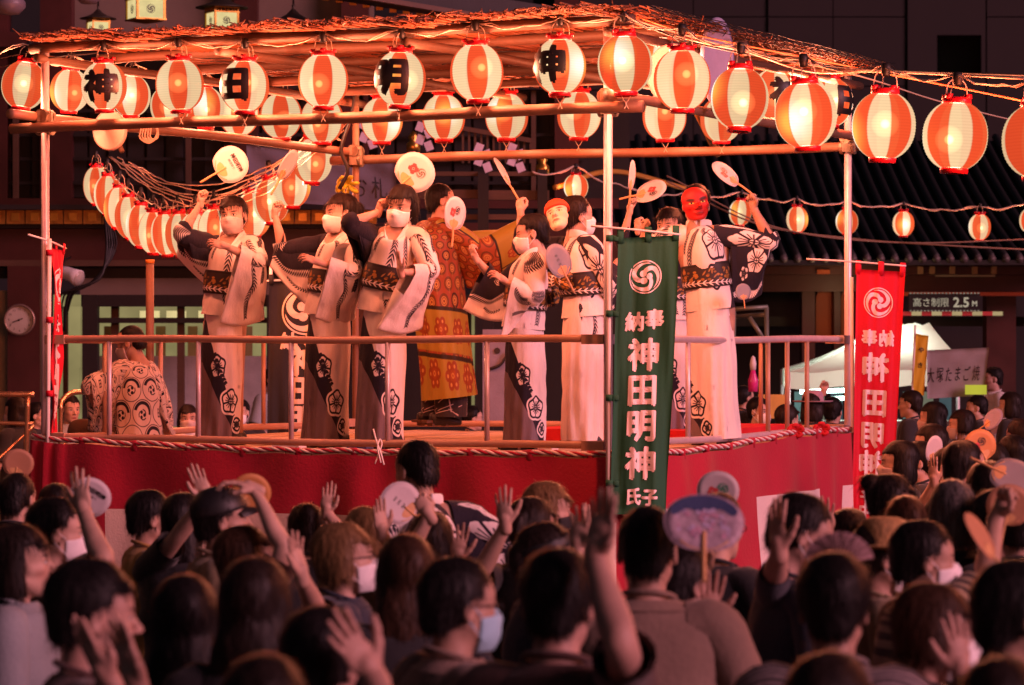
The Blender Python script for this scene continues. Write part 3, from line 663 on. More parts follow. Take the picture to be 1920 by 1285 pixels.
# ---------------------------------------------------------------- reed roof
m_reed = M('dry reed', (.25, .085, .032), .6, .35, 3, .002, rnd=0)
rr = np.random.RandomState(3); g = G()
for lay in range(2):
    for k in range(330):
        u = (k + rr.rand() * .8) / 330 * 1.045 - .035; z = 4.178 + .022 * lay + rr.uniform(-.006, .010) + .014 * math.sin(u * 14 + lay) + .012 * math.sin(u * 37)
        v0, v1 = -.05 + rr.uniform(-.02, .016), 1.05 + rr.uniform(-.02, .03); sk = rr.normal() * .004
        t_ = np.linspace(0, 1, 5); c = np.array([S(u + sk * q + .003 * math.sin(q * 7 + k), v0 + (v1 - v0) * q, z + .010 * math.sin(q * 11 + k * 1.3)) for q in t_])
        V, F, U = loft(c, rr.uniform(.005, .0085), side=(0, 0, 1), m=5); g.add(V, F)
roof = empty('reed_roof', (0, 0, 0), label='orange lit reed mat roof laid over the stage poles', cat='roof')
tag(g.obj('reeds', m_reed, roof), kind='stuff')
g = G()                                    # ragged reed ends along the front and right edges
for k in range(780):
    if k < 380: p = S(rr.uniform(-.04, 1.01), -.045 + rr.normal() * .012, 4.19 + rr.uniform(-.01, .03)); d = -ey + ex * rr.normal() * 1.3 + A(0, 0, 1) * rr.normal() * .45
    else: p = S(-.035 + rr.normal() * .01, rr.uniform(-.04, 1.04), 4.195 + rr.uniform(-.012, .03)); d = ey * rr.choice([-1, 1]) + ex * rr.normal() * .25 + A(0, 0, 1) * rr.normal() * .14
    d = unit(d) * rr.uniform(.015, .055 if k < 380 else .22); V, F, U = loft(np.array([p - d, p + d]), [.0055, .004], side=(.2, .3, 1), m=4); g.add(V, F)
tag(g.obj('reed_ends', m_reed, roof), kind='stuff')
for v in np.linspace(-.03, 1.03, 16):
    g = G(); c = np.array([S(u, v + .002 * math.sin(u * 40), 4.166 + .014 * math.sin(u * 14) + .006 * math.sin(u * 90)) for u in np.linspace(-.04, 1.01, 40)]); V, F, U = loft(c, .0045, side=(0, 0, 1), m=5); g.add(V, F); g.obj('binding_cord', m_blackwire, roof)
g = G()                                    # dark net thrown over the right edge
for k in range(26):
    u = -.02 - .0 * k; v0 = k / 26 * 1.05; c = [S(-.06, v0, 4.235), S(-.075, v0 + .03, 4.19), S(-.06, v0 + .05, 4.15)]; path(g, c, .004, 4, 6)
for z in (4.23, 4.205, 4.18, 4.158): path(g, [S(-.07, v, z + .004 * math.sin(v * 30)) for v in np.linspace(0, 1.05, 12)], .0035, 4, 30)
g.obj('edge_net', m_blackwire, roof)
# ---------------------------------------------------------------- curtain round the stage
def edge_pt(s):          # walk L -> C -> R outside the posts
    o = .085
    LL, CC, RR = L_ - ey * o + ex * .05, C_ - ey * o - ex * o, R_ - ex * o + ey * .03
    n1 = np.linalg.norm(CC - LL); n2 = np.linalg.norm(RR - CC); q = s * (n1 + n2)
    return (LL + (CC - LL) * q / n1) if q <= n1 else (CC + (RR - CC) * (q - n1) / n2)
SC_C = 4.29 / (4.29 + 4.55)
def rope_z(s):
    if s < SC_C:
        t = s / SC_C; return 1.500 + (-.062) * min(1, (t / .42)) ** .8 * (1 if t < .42 else 1) + (.012 * max(0, (t - .42) / .58) ** 2) - .012 * math.sin(t * math.pi * 9) ** 2
    t = (s - SC_C) / (1 - SC_C); k = .0
    return 1.446 - .022 * math.sin(min(t / .66, 1) * math.pi) + .05 * min(1, t / .66) ** 2 - .010 * math.sin(t * math.pi * 6) ** 2
ns, nv = 260, 34; m_kred = M('crimson curtain', (.36, .003, .030), .72, .12, 2.2, .006, sheen=.2); m_kwhite = M('cream curtain', (.66, .58, .56), .75, .08, 2.2, .006)
def cur(s, v, off=0.):
    p = edge_pt(s); q = edge_pt(min(1, s + .004)) - edge_pt(max(0, s - .004)); nrm = unit(np.cross(q, A(0, 0, 1)))
    zt = rope_z(s) - .026; zb = 1.02 if s < SC_C else 1.06 + .02 * (s - SC_C) / (1 - SC_C); jj = v * (nv - 1); z = zt + (zb - zt) * jj / 10 if jj <= 10 else zb + (.18 - zb) * (jj - 10) / (nv - 11); v = (zt - z) / (zt - .18); f = .3 + .7 * v
    w = .034 * math.sin(s * 97 + 2 * math.sin(s * 21)) + .014 * math.sin(s * 41 + v * 3.2) + .022 * math.sin((s * 30 + v * 5)) + .016 * math.sin(s * 55 - v * 7) + .01 * math.sin(v * 9 + s * 60)
    if s < .03: w += .05 * math.sin(s * 520)
    return p + nrm * (.02 + f * w + .05 * v + off) + A(0, 0, z - p[2])
rp = np.array([Z(edge_pt(s), rope_z(s)) for s in np.linspace(0, 1, 200)])
V = np.array([[cur(i / (ns - 1), j / (nv - 1)) for i in range(ns)] for j in range(nv)]).reshape(-1, 3)
ku = empty('stage_curtain', (0, 0, 0), label='red and white festival curtain slung on a twisted rope round the stage', cat='curtain')
g = G(); g.add(V, gridF(ns, nv)); V2 = np.array([[cur(i / (ns - 1), j / (nv - 1), -.006) for i in range(ns)] for j in range(nv)]).reshape(-1, 3); g.add(V2, gridF(ns, nv)[:, ::-1])
o = g.obj('cloth', [m_kred, m_kwhite], ku)
def white_at(s, z):
    if s < SC_C:
        t = s / SC_C; lo = 1.02
        if t < .14: return False
        if t < .80: return z < lo - .001 and t > .14 - .05 * (1.02 - z)
        return t > .825 and z < lo - .001
    t = (s - SC_C) / (1 - SC_C)
    return (z < 1.059 + .02 * t) and (.52 < t < .80 or t > .90 or .12 < t < .30)
ss, vv = np.meshgrid(np.linspace(0, 1, ns), np.linspace(0, 1, nv)); F = gridF(ns, nv); s_ = ss.ravel()[F].mean(1); z_ = V[F][:, :, 2].mean(1)
mi = np.array([white_at(a, b) for a, b in zip(s_, z_)]).astype(np.int32); o.data.polygons.foreach_set('material_index', np.concatenate([mi, mi]))
g = G(); wht = G(); T_, S_, Bn = frame(rp, (0, 0, 1)); ph = np.arange(200) * 1.25
for k, (gg) in ((0, g), (1, wht), (2, g), (3, wht)):
    a = ph + k * math.pi / 2; c = rp + (np.cos(a)[:, None] * S_ + np.sin(a)[:, None] * Bn) * .010; V, F, U = loft(c, .010, side=(0, 0, 1), m=6); gg.add(V, F)
g.obj('red_rope_strand', m_kred, ku); wht.obj('white_rope_strand', m_kwhite, ku)
for s in np.linspace(.045, .985, 21):
    g = G(); p = Z(edge_pt(s), rope_z(s)); V, F, U = loft([p + A(0, 0, .02), p, p - A(0, 0, .05)], [.022, .026, .024], [.014, .018, .008], side=ex, m=8); g.add(V, F); g.obj('curtain_tab', m_kred, ku)
for i, s in enumerate((.845, .905)):
    g = G(); p = Z(edge_pt(s), 1.505)
    for k in range(5):
        a = k * 1.256; path(g, [p, p + A(.05 * math.cos(a), -.03, .04 * math.sin(a)), p + A(.05 * math.cos(a + .7), -.03, .04 * math.sin(a + .7)), p], .014, 6, 12)
    g.obj('rope_knot', m_redcloth, ku)
g = G(); path(g, [P(700, 805, 20.5), P(706, 828, 20.45), P(714, 850, 20.42), P(720, 872, 20.42)], .006, 5); path(g, [P(703, 870, 20.42), P(712, 846, 20.43), P(716, 832, 20.44), P(712, 824, 20.45), P(708, 840, 20.43), P(714, 868, 20.4)], .005, 5)
tag(g.obj('white_string', m_white), 'white string knotted on the lower front rail', 'string')
# ---------------------------------------------------------------- nobori banners on the posts
def nobori(name, label, tl, tr, bl, br, cloth, letters, items, pole_top, pole_bot, rod, mirror=False, strapm=None, straps=(), seed=1, side=-1):
    o = empty(name, (0, 0, 0), label=label, cat='banner', group='tall shrine name banners round the stage')
    f = cloth_fn(tl, tr, bl, br, .034, seed, 1.8); solid_cloth('cloth', f, 18, 44, cloth, o)
    g = G()
    for it, u, v, s in items:
        w = np.linalg.norm(np.asarray(tr) - tl); h = np.linalg.norm(np.asarray(bl) - tl); so_ = .006 * side
        if it == '@': put_text(g, f, '', u, v, s / w, s / h, so_, mirror=mirror, geo=SWIRL)
        else: put_text(g, f, it, u, v, s / w, s / h, so_, .042, mirror)
    g.obj('lettering', letters, o, False)
    g = G(); path(g, rod, .007, 8); g.obj('cross_rod', m_white, o)
    if pole_top is not None: g = G(); tube(g, pole_bot, pole_top, .014, 10); g.obj('banner_pole', m_white, o)
    for u in (.04, .5, .95):
        g = G(); a = f(np.array([u]), np.array([-.035]), 0)[0]; b = f(np.array([u]), np.array([.02]), 0)[0]; V, F, U = loft([a, (a + b) / 2 + A(0, -.008, 0), b], [.022] * 3, [.006] * 3, side=unit(np.asarray(tr) - tl), m=6); g.add(V, F); g.obj('loop', cloth, o)
    for p, q in straps:
        g = G(); V, F, U = loft([p, q], [.019, .019], [.006, .006], side=(0, 0, 1), m=6); g.add(V, F)
        V, F, U = loft([p + A(0, 0, -.02), p + A(0, 0, .02)], [.024, .024], m=10); g.add(V, F); g.obj('strap', cloth, o)
    return o
m_ngreen = M('green banner cloth', (.010, .085, .045), .8, .1, 3, .003); m_nred = M('red banner cloth', (.60, .004, .028), .75, .1, 3, .003); m_nblack = M('black banner cloth', (.014, .013, .014), .8, .2, 3, .003)
dG = 19.75
nobori('green_banner', 'green banner with pale shrine lettering in front of the corner post', P(1159, 447, dG), P(1273, 441, dG + .05), P(1144, 965, dG), P(1250, 965, dG), m_ngreen, m_cutout,
       (('@', .47, .145, .103), ('納', .315, .305, .122), ('奉', .645, .298, .125), ('神', .485, .425, .205), ('田', .485, .555, .205), ('明', .485, .682, .20), ('神', .485, .815, .205), ('氏', .40, .935, .11), ('子', .68, .94, .11)),
       P(1143, 215, dG + .03), P(1140, 985, dG + .03), [P(1108, 424, dG + .02), P(1190, 431, dG), P(1276, 440, dG + .05)], False,
       straps=[(P(1143, y, dG + .02), P(1160, y + 1, dG)) for y in (447, 588, 746, 906)], seed=2)
dR = 23.7
nobori('red_banner', 'red banner showing its mirrored lettering at the right hand post', P(1606, 505, dR), P(1697, 510, dR), P(1598, 978, dR), P(1671, 982, dR), m_nred, m_cutout,
       (('@', .47, .128, .112), ('奉', .30, .268, .125), ('納', .68, .268, .125), ('神', .46, .385, .22), ('田', .46, .528, .215), ('明', .44, .655, .20), ('神', .43, .77, .21), ('中', .32, .955, .12), ('子', .32, .90, .10)),
       P(1597, 520, dR + .1), P(1600, 990, dR + .1), [P(1512, 486, dR + .03), P(1600, 491, dR), P(1699, 499, dR)], True, seed=4)
nobori('narrow_red_banner', 'red banner seen almost edge on at the left post', P(96, 466, 21.72), P(122, 470, 22.05), P(93, 812, 21.72), P(105, 812, 22.05), m_nred, m_cutout,
       (('@', .42, .20, .125), ('奉', .25, .40, .13), ('長', .75, .40, .13), ('神', .5, .56, .22), ('田', .5, .70, .21), ('明', .5, .84, .2), ('神', .5, .95, .2)),
       P(93, 448, 21.68), P(88, 1000, 21.68), [P(52, 440, 21.6), P(92, 452, 21.7), P(123, 466, 22.08)], True, seed=5, side=-1,
       straps=[(P(93, y, 21.68), P(98, y + 1, 21.72)) for y in (474, 600, 738)])
nobori('black_banner', 'black banner with cream shrine lettering behind the second dancer', P(505, 528, 27.0), P(606, 528, 27.0), P(500, 900, 27.0), P(600, 900, 27.0), m_nblack, M('cream printed letters', (.70, .55, .42), .7, .06, 8, .001),
       (('@', .68, .15, .20), ('納', .38, .30, .15), ('奉', .82, .30, .15), ('神', .68, .40, .27), ('田', .68, .555, .26), ('明', .68, .70, .26), ('神', .68, .85, .26)),
       P(508, 500, 27.05), P(503, 1000, 27.05), [P(500, 527, 27.0), P(555, 525, 27.0), P(612, 527, 27.0)], False, seed=6)
# big hand fans fixed on the roof corners
def big_fan(label, p, w, h, rot, m):
    o = empty('giant_fan', p, rot, label, 'giant fan', 'oversized fans fixed at the roof corners'); g = G()
    lathe(g, [(0, -.012), (.9, -.012), (.985, -.016), (1, 0), (.985, .016), (.9, .012), (0, .012)], 40); q = g.obj('fan_face', m, o); q.rotation_euler = (R(90), 0, 0); q.scale = (w, h, 1)
    g = G(); tube(g, (0, .03, -h - .03), (0, .03, h * .6), .02); g.obj('handle', m_brown, o)
    g = G(); lathe(g, [(0, -.05), (.04, -.045), (.05, -.015), (0, 0)], 14); q = g.obj('boss', m_gold, o); q.rotation_euler = (R(90), 0, 0)
m_fanp = M('pinkish fan paper', (.62, .42, .36), .6, .06, 3, .001); m_fanv = M('violet grey fan paper', (.34, .30, .46), .5, .08, 3, .001)
big_fan('pink giant fan hanging under the left roof corner', P(206, 245, 22.6), .135, .155, (R(-15), R(-35), R(-20)), m_fanp)
big_fan('violet grey giant fan standing behind the right roof edge', P(1345, 116, 21.15), .165, .295, (0, 0, R(48)), m_fanv)
big_fan('orange lit giant fan crossing under the right roof edge', P(1262, 140, 20.5), .18, .20, (R(8), R(4), R(-25)), m_fanp)
# yellow ribbon and coiled flex on the back post
g = G(); p = P(652, 345, 25.7)
for k in range(6): a = k * 1.05; path(g, [p, p + A(.07 * math.cos(a), -.05, .06 * math.sin(a)), p + A(.09 * math.cos(a + .5), -.04, .07 * math.sin(a + .5) - .03), p], .014, 6, 12)
tag(g.obj('yellow_ribbon', M('yellow ribbon', (.55, .48, .03), .6)), 'yellow ribbon bow tied to the back post', 'ribbon')
g = G(); path(g, [P(668, 168, 25.6), P(658, 220, 25.6), P(640, 280, 25.6), P(652, 320, 25.6), P(636, 355, 25.6)], .016, 8, 24); tag(g.obj('black_cable', m_blackwire), 'thick black cable dangling down the back post', 'cable')
g = G()
for k in range(5): path(g, [P(268 + 4 * k, 232, 22.9), P(262 + 5 * k, 258, 22.9), P(282 + 3 * k, 268 - 2 * k, 22.9), P(296, 246, 22.9), P(284, 226, 22.9)], .007, 5, 20)
tag(g.obj('flex_coil', m_wire), 'loose coil of pale flex hanging under the left side pole', 'flex')
# ================================================================ paper lanterns
LR, LH = .170, .178
def lantern_mat():
    t = NT('lantern paper'); co = t.coord(); x, y, z = t.xyz(co)
    an = t.math('ARCTAN2', y, x); st = t.math('SINE', t.math('MULTIPLY', an, 4.)); red = t.ramp(st, -.04, .04)
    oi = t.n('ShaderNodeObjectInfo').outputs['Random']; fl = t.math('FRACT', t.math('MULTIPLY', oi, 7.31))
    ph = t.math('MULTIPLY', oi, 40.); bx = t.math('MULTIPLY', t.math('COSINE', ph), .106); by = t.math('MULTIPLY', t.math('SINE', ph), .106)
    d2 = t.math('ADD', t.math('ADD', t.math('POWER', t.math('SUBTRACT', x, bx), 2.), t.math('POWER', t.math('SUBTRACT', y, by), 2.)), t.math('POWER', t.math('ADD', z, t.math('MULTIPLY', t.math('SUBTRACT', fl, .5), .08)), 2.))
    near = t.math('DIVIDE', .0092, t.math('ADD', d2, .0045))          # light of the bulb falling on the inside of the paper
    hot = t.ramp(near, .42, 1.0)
    rib = t.math('POWER', t.math('ABSOLUTE', t.math('SINE', t.math('MULTIPLY', z, math.pi * 62))), .35); rib = t.math('ADD', .80, t.math('MULTIPLY', rib, .20))  # hoop shadows painted in as thin darker lines across the paper's glow
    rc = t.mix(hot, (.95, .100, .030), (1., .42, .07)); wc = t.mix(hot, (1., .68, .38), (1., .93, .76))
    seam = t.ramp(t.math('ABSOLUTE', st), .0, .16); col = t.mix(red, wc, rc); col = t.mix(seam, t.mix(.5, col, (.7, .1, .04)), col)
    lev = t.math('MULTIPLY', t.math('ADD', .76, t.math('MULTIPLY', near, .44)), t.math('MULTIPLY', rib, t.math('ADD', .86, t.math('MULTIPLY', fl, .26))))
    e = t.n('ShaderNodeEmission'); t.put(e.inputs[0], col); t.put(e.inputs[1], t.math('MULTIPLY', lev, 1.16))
    tr = t.n('ShaderNodeBsdfTransparent'); t.put(tr.inputs[0], t.mix(red, (1, .82, .6), (1, .35, .18)))
    mx = t.n('ShaderNodeMixShader'); mx.inputs[0].default_value = .15; t.l(e.outputs[0], mx.inputs[1]); t.l(tr.outputs[0], mx.inputs[2])
    t.l(mx.outputs[0], t.out.inputs[0])
    return t.m
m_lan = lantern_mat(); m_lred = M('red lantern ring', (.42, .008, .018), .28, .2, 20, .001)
prof = []
for k in range(45):
    z = -.172 + .344 * k / 44; prof.append((LR * max(0, 1 - (abs(z) / .186) ** 2.15) ** .5 * (1.0 if k % 2 else .988), z))
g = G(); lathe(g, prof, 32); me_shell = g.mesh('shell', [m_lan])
rt, rb = prof[-1][0], prof[0][0]
g = G(); lathe(g, [(rt - .008, .165), (rt + .006, .165), (rt + .010, .172), (rt + .008, .198), (rt - .003, .200), (rt - .006, .18)], 28)
for k in range(4): a = k * math.pi / 2 + .4; box(g, ((rt + .004) * math.cos(a), (rt + .004) * math.sin(a), .203), (.03, .03, .022))
lathe(g, [(rt - .002, .19), (.02, .192), (0, .192)], 20); me_top = g.mesh('top_ring', [m_lred])
g = G(); lathe(g, [(rb - .008, -.168), (rb + .004, -.168), (rb + .008, -.175), (rb + .005, -.197), (rb - .004, -.198), (rb - .006, -.18)], 28); lathe(g, [(rb - .002, -.186), (.02, -.188), (0, -.188)], 20); me_bot = g.mesh('bottom_ring', [m_lred])
g = G()
for s_ in (-1, 1): path(g, [(s_ * rt, 0, .195), (s_ * .055, .004, .265), (s_ * .012, 0, .305)], .0035, 5)
path(g, [(0, rt, .195), (0, .05, .265), (0, .01, .305)], .0035, 5); me_hang = g.mesh('hanger', [m_wire])
g = G(); lathe(g, [(0, .335), (.022, .33), (.028, .30), (.024, .27), (.018, .262), (0, .26)], 12); me_sock = g.mesh('socket', [m_black])
g = G()
for s_ in (-1, 1): path(g, [(s_ * .03, 0, -.195), (s_ * .012, .004, -.225), (0, 0, -.245), (s_ * .014, 0, -.275)], .003, 5)
me_tail = g.mesh('tie_string', [m_wire])
bulb_d = bpy.data.lights.new('bulb', 'POINT'); bulb_d.energy = LAMP_W; bulb_d.color = (1, .39, .275); bulb_d.shadow_soft_size = .10
bulb_w = bulb_d.copy(); bulb_w.name = 'weak_bulb'; bulb_w.energy = LAMP_W * .42; bulb_s = bpy.data.lights.new('small_bulb', 'POINT'); bulb_s.energy = LAMP_W * .16; bulb_s.color = (1, .39, .275); bulb_s.shadow_soft_size = .05
def glow_mat(name, st):
    t = NT(name); e = t.n('ShaderNodeEmission'); t.put(e.inputs[0], (1., .78, .46)); e.inputs[1].default_value = st; t.l(e.outputs[0], t.out.inputs['Volume']); return t.m
def ball(r): return [(r * math.sin(a), -r * math.cos(a)) for a in np.linspace(.0, math.pi, 13)]
g = G(); lathe(g, ball(.026), 16); me_bulb = g.mesh('bulb_filament', [glow_mat('bulb filament glow', 230.)])
g = G(); lathe(g, ball(.075), 20); me_halo = g.mesh('bulb_glow', [glow_mat('bulb glow', 24.)])
LAN = []
def shell_pt(a, z, off):
    r = LR * np.maximum(0, 1 - (np.abs(z) / .186) ** 2.15) ** .5 + off; return np.stack([r * np.cos(a), r * np.sin(a), z], 1)
def lantern(x, y, w, label, group, d=None, ph=0., text=None, ta=-90, roll=0., tail=False, lamp=True, h=None, lite=bulb_d):
    d = d or FPX * .33 / w; s = w * d / FPX / .33
    o = empty('paper_lantern', P(x, y, d), (R(RS.uniform(-4, 4)), R(roll + RS.uniform(-3.5, 3.5)), R(ph + RS.uniform(-5, 5) * (text is None))), label, 'paper lantern', group); s *= RS.uniform(.975, 1.02); o.scale = (s, s, s if h is None else h * d / FPX / .40)
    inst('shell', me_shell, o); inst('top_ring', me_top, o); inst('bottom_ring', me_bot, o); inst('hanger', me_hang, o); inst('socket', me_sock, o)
    if tail: inst('tie_string', me_tail, o)
    if text:
        V, T = text2d(text, .05, .09); a = R(ta - ph) + V[:, 0] * 1.75; z = V[:, 1] * .245
        g = G(); g.add(shell_pt(a, z, .004 + V[:, 2]), T); g.obj('painted_character', m_ink, o)
    if lamp: link(bpy.data.objects.new('bulb', lite), o).location = (0, 0, 0)
    if lamp: bp = (RS.uniform(-.05, .05), RS.uniform(-.05, .05), RS.uniform(-.03, .04)); hb_ = inst('bulb_glow', me_halo, o, bp); inst('bulb_filament', me_bulb, hb_)
    LAN.append((o, P(x, y, d), s)); return o
def word(n): return ('first', 'second', 'third', 'fourth', 'fifth', 'sixth', 'seventh', 'eighth', 'ninth', 'tenth', 'eleventh', 'twelfth', 'thirteenth')[n]
gf = 'striped lanterns along the front of the stage'
def dfront(x): k = (x - 960) / FPX; s_ = u_of(x); return (C_ + ex * s_ * lx)[1] - .12
F0 = [(45, 160, 84, 20, None, 'striped lantern hanging outside the left post, tilted towards it', 8), (195, 162, 84, 60, '神', 'lantern painted with a bold black 神 beside the left post', 0), (337, 160, 90, -22, None, 'plain striped lantern between the 神 lantern and the 田 lantern', 0), (459, 162, 90, -25, '田', 'lantern with a black 田 turned to the left on the front pole', 0),
      (606, 152, 92, -22, None, 'plain striped lantern between the 田 and 明 lanterns', 0), (750, 148, 93, 66, '明', 'lantern with a black 明 turned to the left', 0), (894, 136, 96, -25, None, 'plain striped lantern between the 明 lantern and the last lettered lantern', 0), (1050, 125, 95, -25, '神', 'lantern with a partly turned black 神 just left of the corner post', 0), (1172, 121, 101, 22, None, 'plain striped lantern hanging in front of the corner post', 0)]
for x, y, w, ph, tx, lb, rl in F0: lantern(x, y, w, lb, gf, d=dfront(x) if x > 90 else 21.9, ph=ph, text=tx, ta={195: -94, 459: -122, 750: -116, 1050: -128}.get(x, 0), roll=rl, tail=x > 300)
gr_ = 'lanterns on the cord running forward from the corner post'
for i, (x, y, w, d, ph) in enumerate(((1279, 150, 103, 19.0, -24), (1387, 185, 106, 18.3, 18), (1511, 216, 112, 17.6, 8), (1657, 236, 117, 16.9, 12), (1791, 255, 121, 16.3, 20), (1943, 265, 124, 15.9, 20))):
    lantern(x, y, w, (word(i) if i < 5 else 'last') + (' large lantern on the cord leading right from the corner post', ' large lantern from the corner, in front of the violet giant fan', ' large lantern from the corner, overlapping the right hand post', ' large lantern from the corner, just right of the right hand post', ' large lantern from the corner, alone in the dark upper right', ' large lantern of the cord, cut by the right picture edge')[i], gr_, d=d, ph=ph)
gl_ = 'lanterns along the left side of the stage'
for i, (x, y, w, ph) in enumerate(((131, 170, 74, 5), (246, 180, 72, 20), (318, 200, 70, 35), (384, 202, 71, 18), (448, 214, 73, -22), (527, 218, 76, -22), (604, 226, 78, -20))):
    lantern(x, y, w, ('smaller lantern just inside the left post behind the pole', 'smaller lantern half behind the 神 lantern', 'lantern nearly hidden behind the third front lantern', 'smaller lantern peeking out right of the third front lantern', 'smaller lantern below and behind the 田 lantern', 'smaller lantern hanging over the far side pole between 田 and the next', 'smaller lantern below the fifth front lantern, near the back post')[i], gl_, lite=bulb_w, ph=ph, d=22.1 + 3.5 * (x - 100) / 540)
gb_ = 'lanterns along the back of the stage'
for i, (x, y, w, ph) in enumerate(((716, 226, 77, 0), (832, 221, 79, 0), (950, 219, 79, -4), (1086, 216, 80, 6), (1246, 219, 80, 0), (1352, 225, 78, 10))):
    lantern(x, y, w, ('back row lantern below the 明 lantern', 'back row lantern left of the seventh front lantern', 'back row lantern right of the seventh front lantern', 'back row lantern left of the corner post', 'back row lantern right of the corner post over the tilted fan', 'back row lantern below the violet giant fan, mostly hidden')[i], gb_, lite=bulb_w, ph=-22.5 + ph, d=25.6 - 1.6 * (x - 700) / 700, tail=True)
gs_ = 'lanterns along the right side of the stage'
for i, (x, y, w, tx, ta, ph) in enumerate(((1243, 118, 92, None, 0, 20), (1452, 178, 86, '神', -58, 40), (1508, 186, 84, None, 0, 0), (1556, 192, 82, '田', -30, 22))):
    lantern(x, y, w, ('right side lantern half behind the first large lantern by the corner', 'right side lantern with a black character beside the second large lantern', 'right side lantern almost hidden by the third large lantern', 'right side lantern with a black mark close to the right hand post')[i], gs_, d=20.6 + 3.1 * (x - 1180) / 400, ph=ph, text=tx, ta=ta)
gc_ = 'curved string of lanterns behind the left dancers'
cs = [(181, 348, 48, 70, 28.5), (203, 366, 52, 74, 28), (222, 390, 54, 78, 27.6), (243, 408, 54, 80, 27.3), (264, 424, 54, 80, 27.1), (287, 436, 56, 80, 26.9), (311, 440, 56, 80, 26.8), (338, 440, 57, 82, 26.7), (366, 440, 58, 82, 26.6), (402, 432, 62, 84, 26.5), (474, 403, 66, 86, 26.4), (508, 377, 68, 84, 26.3), (549, 347, 67, 84, 26.2), (585, 302, 74, 84, 26.1)]
for i, (x, y, w, h, d) in enumerate(cs):
    lantern(x, y, w, ('topmost lantern at the far left end of the curved string', 'lantern next to the left end of the curved string', 'very bright third lantern on the falling side of the curved string', 'fourth lantern down the falling side of the curved string', 'fifth lantern down the falling side of the curved string', 'orange glowing sixth lantern down the curved string', 'lantern above the short orange post on the curved string', 'bright white faced lantern at the lowest point of the curved string', 'lantern partly behind the first dancer\'s raised sleeve', 'lantern behind the left cheek of the first dancer', 'lantern behind the right shoulder of the first dancer', 'lantern beside the second dancer\'s raised hand', 'lantern behind the second dancer\'s raised fan', 'highest lantern on the rising end of the curved string')[i], gc_, d=d, ph=RS.uniform(-60, 60) if i not in (2, 7) else 10, h=h + 8, lite=bulb_w)
gx = 'small lanterns on the far cord at the right'
fx = [(1080, 351, 45, 47, 33), (1388, 399, 42, 47, 36), (1495, 412, 41, 48, 36), (1588, 416, 41, 46, 36.5), (1694, 420, 40, 46, 37), (1837, 426, 41, 48, 37), (1932, 414, 40, 46, 37)]
for i, (x, y, w, h, d) in enumerate(fx):
    lantern(x, y, w, ('small far lantern above the mask with the red headscarf', 'small far lantern beside the fist of the red masked dancer', 'small far lantern left of the right hand post', 'small far lantern crossed by the right hand post', 'small far lantern above the red banner', 'small far lantern over the height limit sign', 'small far lantern cut by the right picture edge')[i], gx, d=d, ph=22.5 + 8 * (i % 3), h=h + 6, lite=bulb_s)
# lanterns continuing over the near crowd, beyond the frame, on the same cord
for i, (x, d) in enumerate(((3.0, 14.6), (3.55, 13.2), (4.1, 11.8), (4.7, 10.4), (5.2, 9.0))):
    p = A(x, d, 3.32 + .03 * i); w = FPX * .33 / d
    lantern(960 + p[0] * FPX / d, 638 - (p[2] - EYE) * FPX / d, w, word(i) + ' lantern along the cord beyond the right picture edge', gr_, d=d, ph=20)
for i, (x, d) in enumerate(((-4.1, 20.4), (-4.15, 18.9), (-4.2, 17.4), (-4.2, 15.9), (-4.2, 14.4), (-4.2, 12.9))):  # unseen string of lanterns added to warm the stage front and crowd
    lantern(960 + x * FPX / d, 638 - (3.72 - EYE) * FPX / d, FPX * .33 / d, word(i) + ' unseen lantern added along the cord beyond the left picture edge', 'unseen lanterns added on a cord forward of the left post', d=d, ph=20 * i, lite=bulb_s)
# ---------------------------------------------------------------- flex strung between the lanterns
def festoon(name, pts, label, m=m_wire, r=.0045, sag=.05, wig=.012, twin=True, grp='electric flex strung between the lanterns'):
    g = G(); C = []
    for a, b in zip(pts[:-1], pts[1:]):
        t = np.linspace(0, 1, 12, endpoint=False)[:, None]; c = a * (1 - t) + b * t; c[:, 2] -= sag * 4 * (t * (1 - t))[:, 0]; C.append(c)
    C = np.vstack(C + [pts[-1]]); C = C + wig * np.stack([wob(C, 9, s_) for s_ in (1, 2, 3)], 1)
    V, F, U = loft(C, r, side=(.1, .3, 1), m=5); g.add(V, F)
    if twin: D = C + .014 * np.stack([wob(C, 14, s_) for s_ in (5, 6, 7)], 1); V, F, U = loft(D, r * .8, side=(.1, .3, 1), m=5); g.add(V, F)
    return tag(g.obj(name, m), label, 'flex', grp)
top = lambda k: LAN[k][1] + A(0, 0, .318 * LAN[k][2])
festoon('flex', [P(-60, 98, 22)] + [top(k) for k in range(9)], 'pale flex carrying the front row of lanterns')
festoon('flex', [P(-60, 98, 22)] + [A(x, d, 4.06) for x, d in ((-4.1, 20.4), (-4.2, 17.4), (-4.2, 12.9), (-4.2, 9))], 'unseen pale flex for the added lanterns beyond the left picture edge')
festoon('flex', [top(8)] + [top(k) for k in range(9, 15)] + [A(3.0, 14.6, 3.7), A(5.5, 8, 3.8)], 'pale flex carrying the large lanterns towards the right')
festoon('flex', [P(96, 120, 21.9)] + [top(k) for k in range(15, 22)] + [P(655, 150, 25.6)], 'pale flex along the left side lanterns')
festoon('flex', [P(655, 160, 25.6)] + [top(k) for k in range(22, 28)] + [P(1580, 140, 24)], 'pale flex along the back row lanterns')
festoon('flex', [top(8)] + [top(k) for k in range(28, 32)] + [P(1592, 132, 24)], 'pale flex along the right side lanterns')
festoon('flex', [top(k) for k in range(32, 46)] + [P(640, 262, 25.7)], 'pale flex of the curved lantern string', sag=.01)
festoon('flex', [P(1000, 322, 32.5)] + [top(46), P(1160, 345, 34), P(1280, 362, 35)] + [top(k) for k in range(47, 53)] + [P(2050, 398, 37)], 'pale flex of the far lantern cord', sag=.06, r=.008)
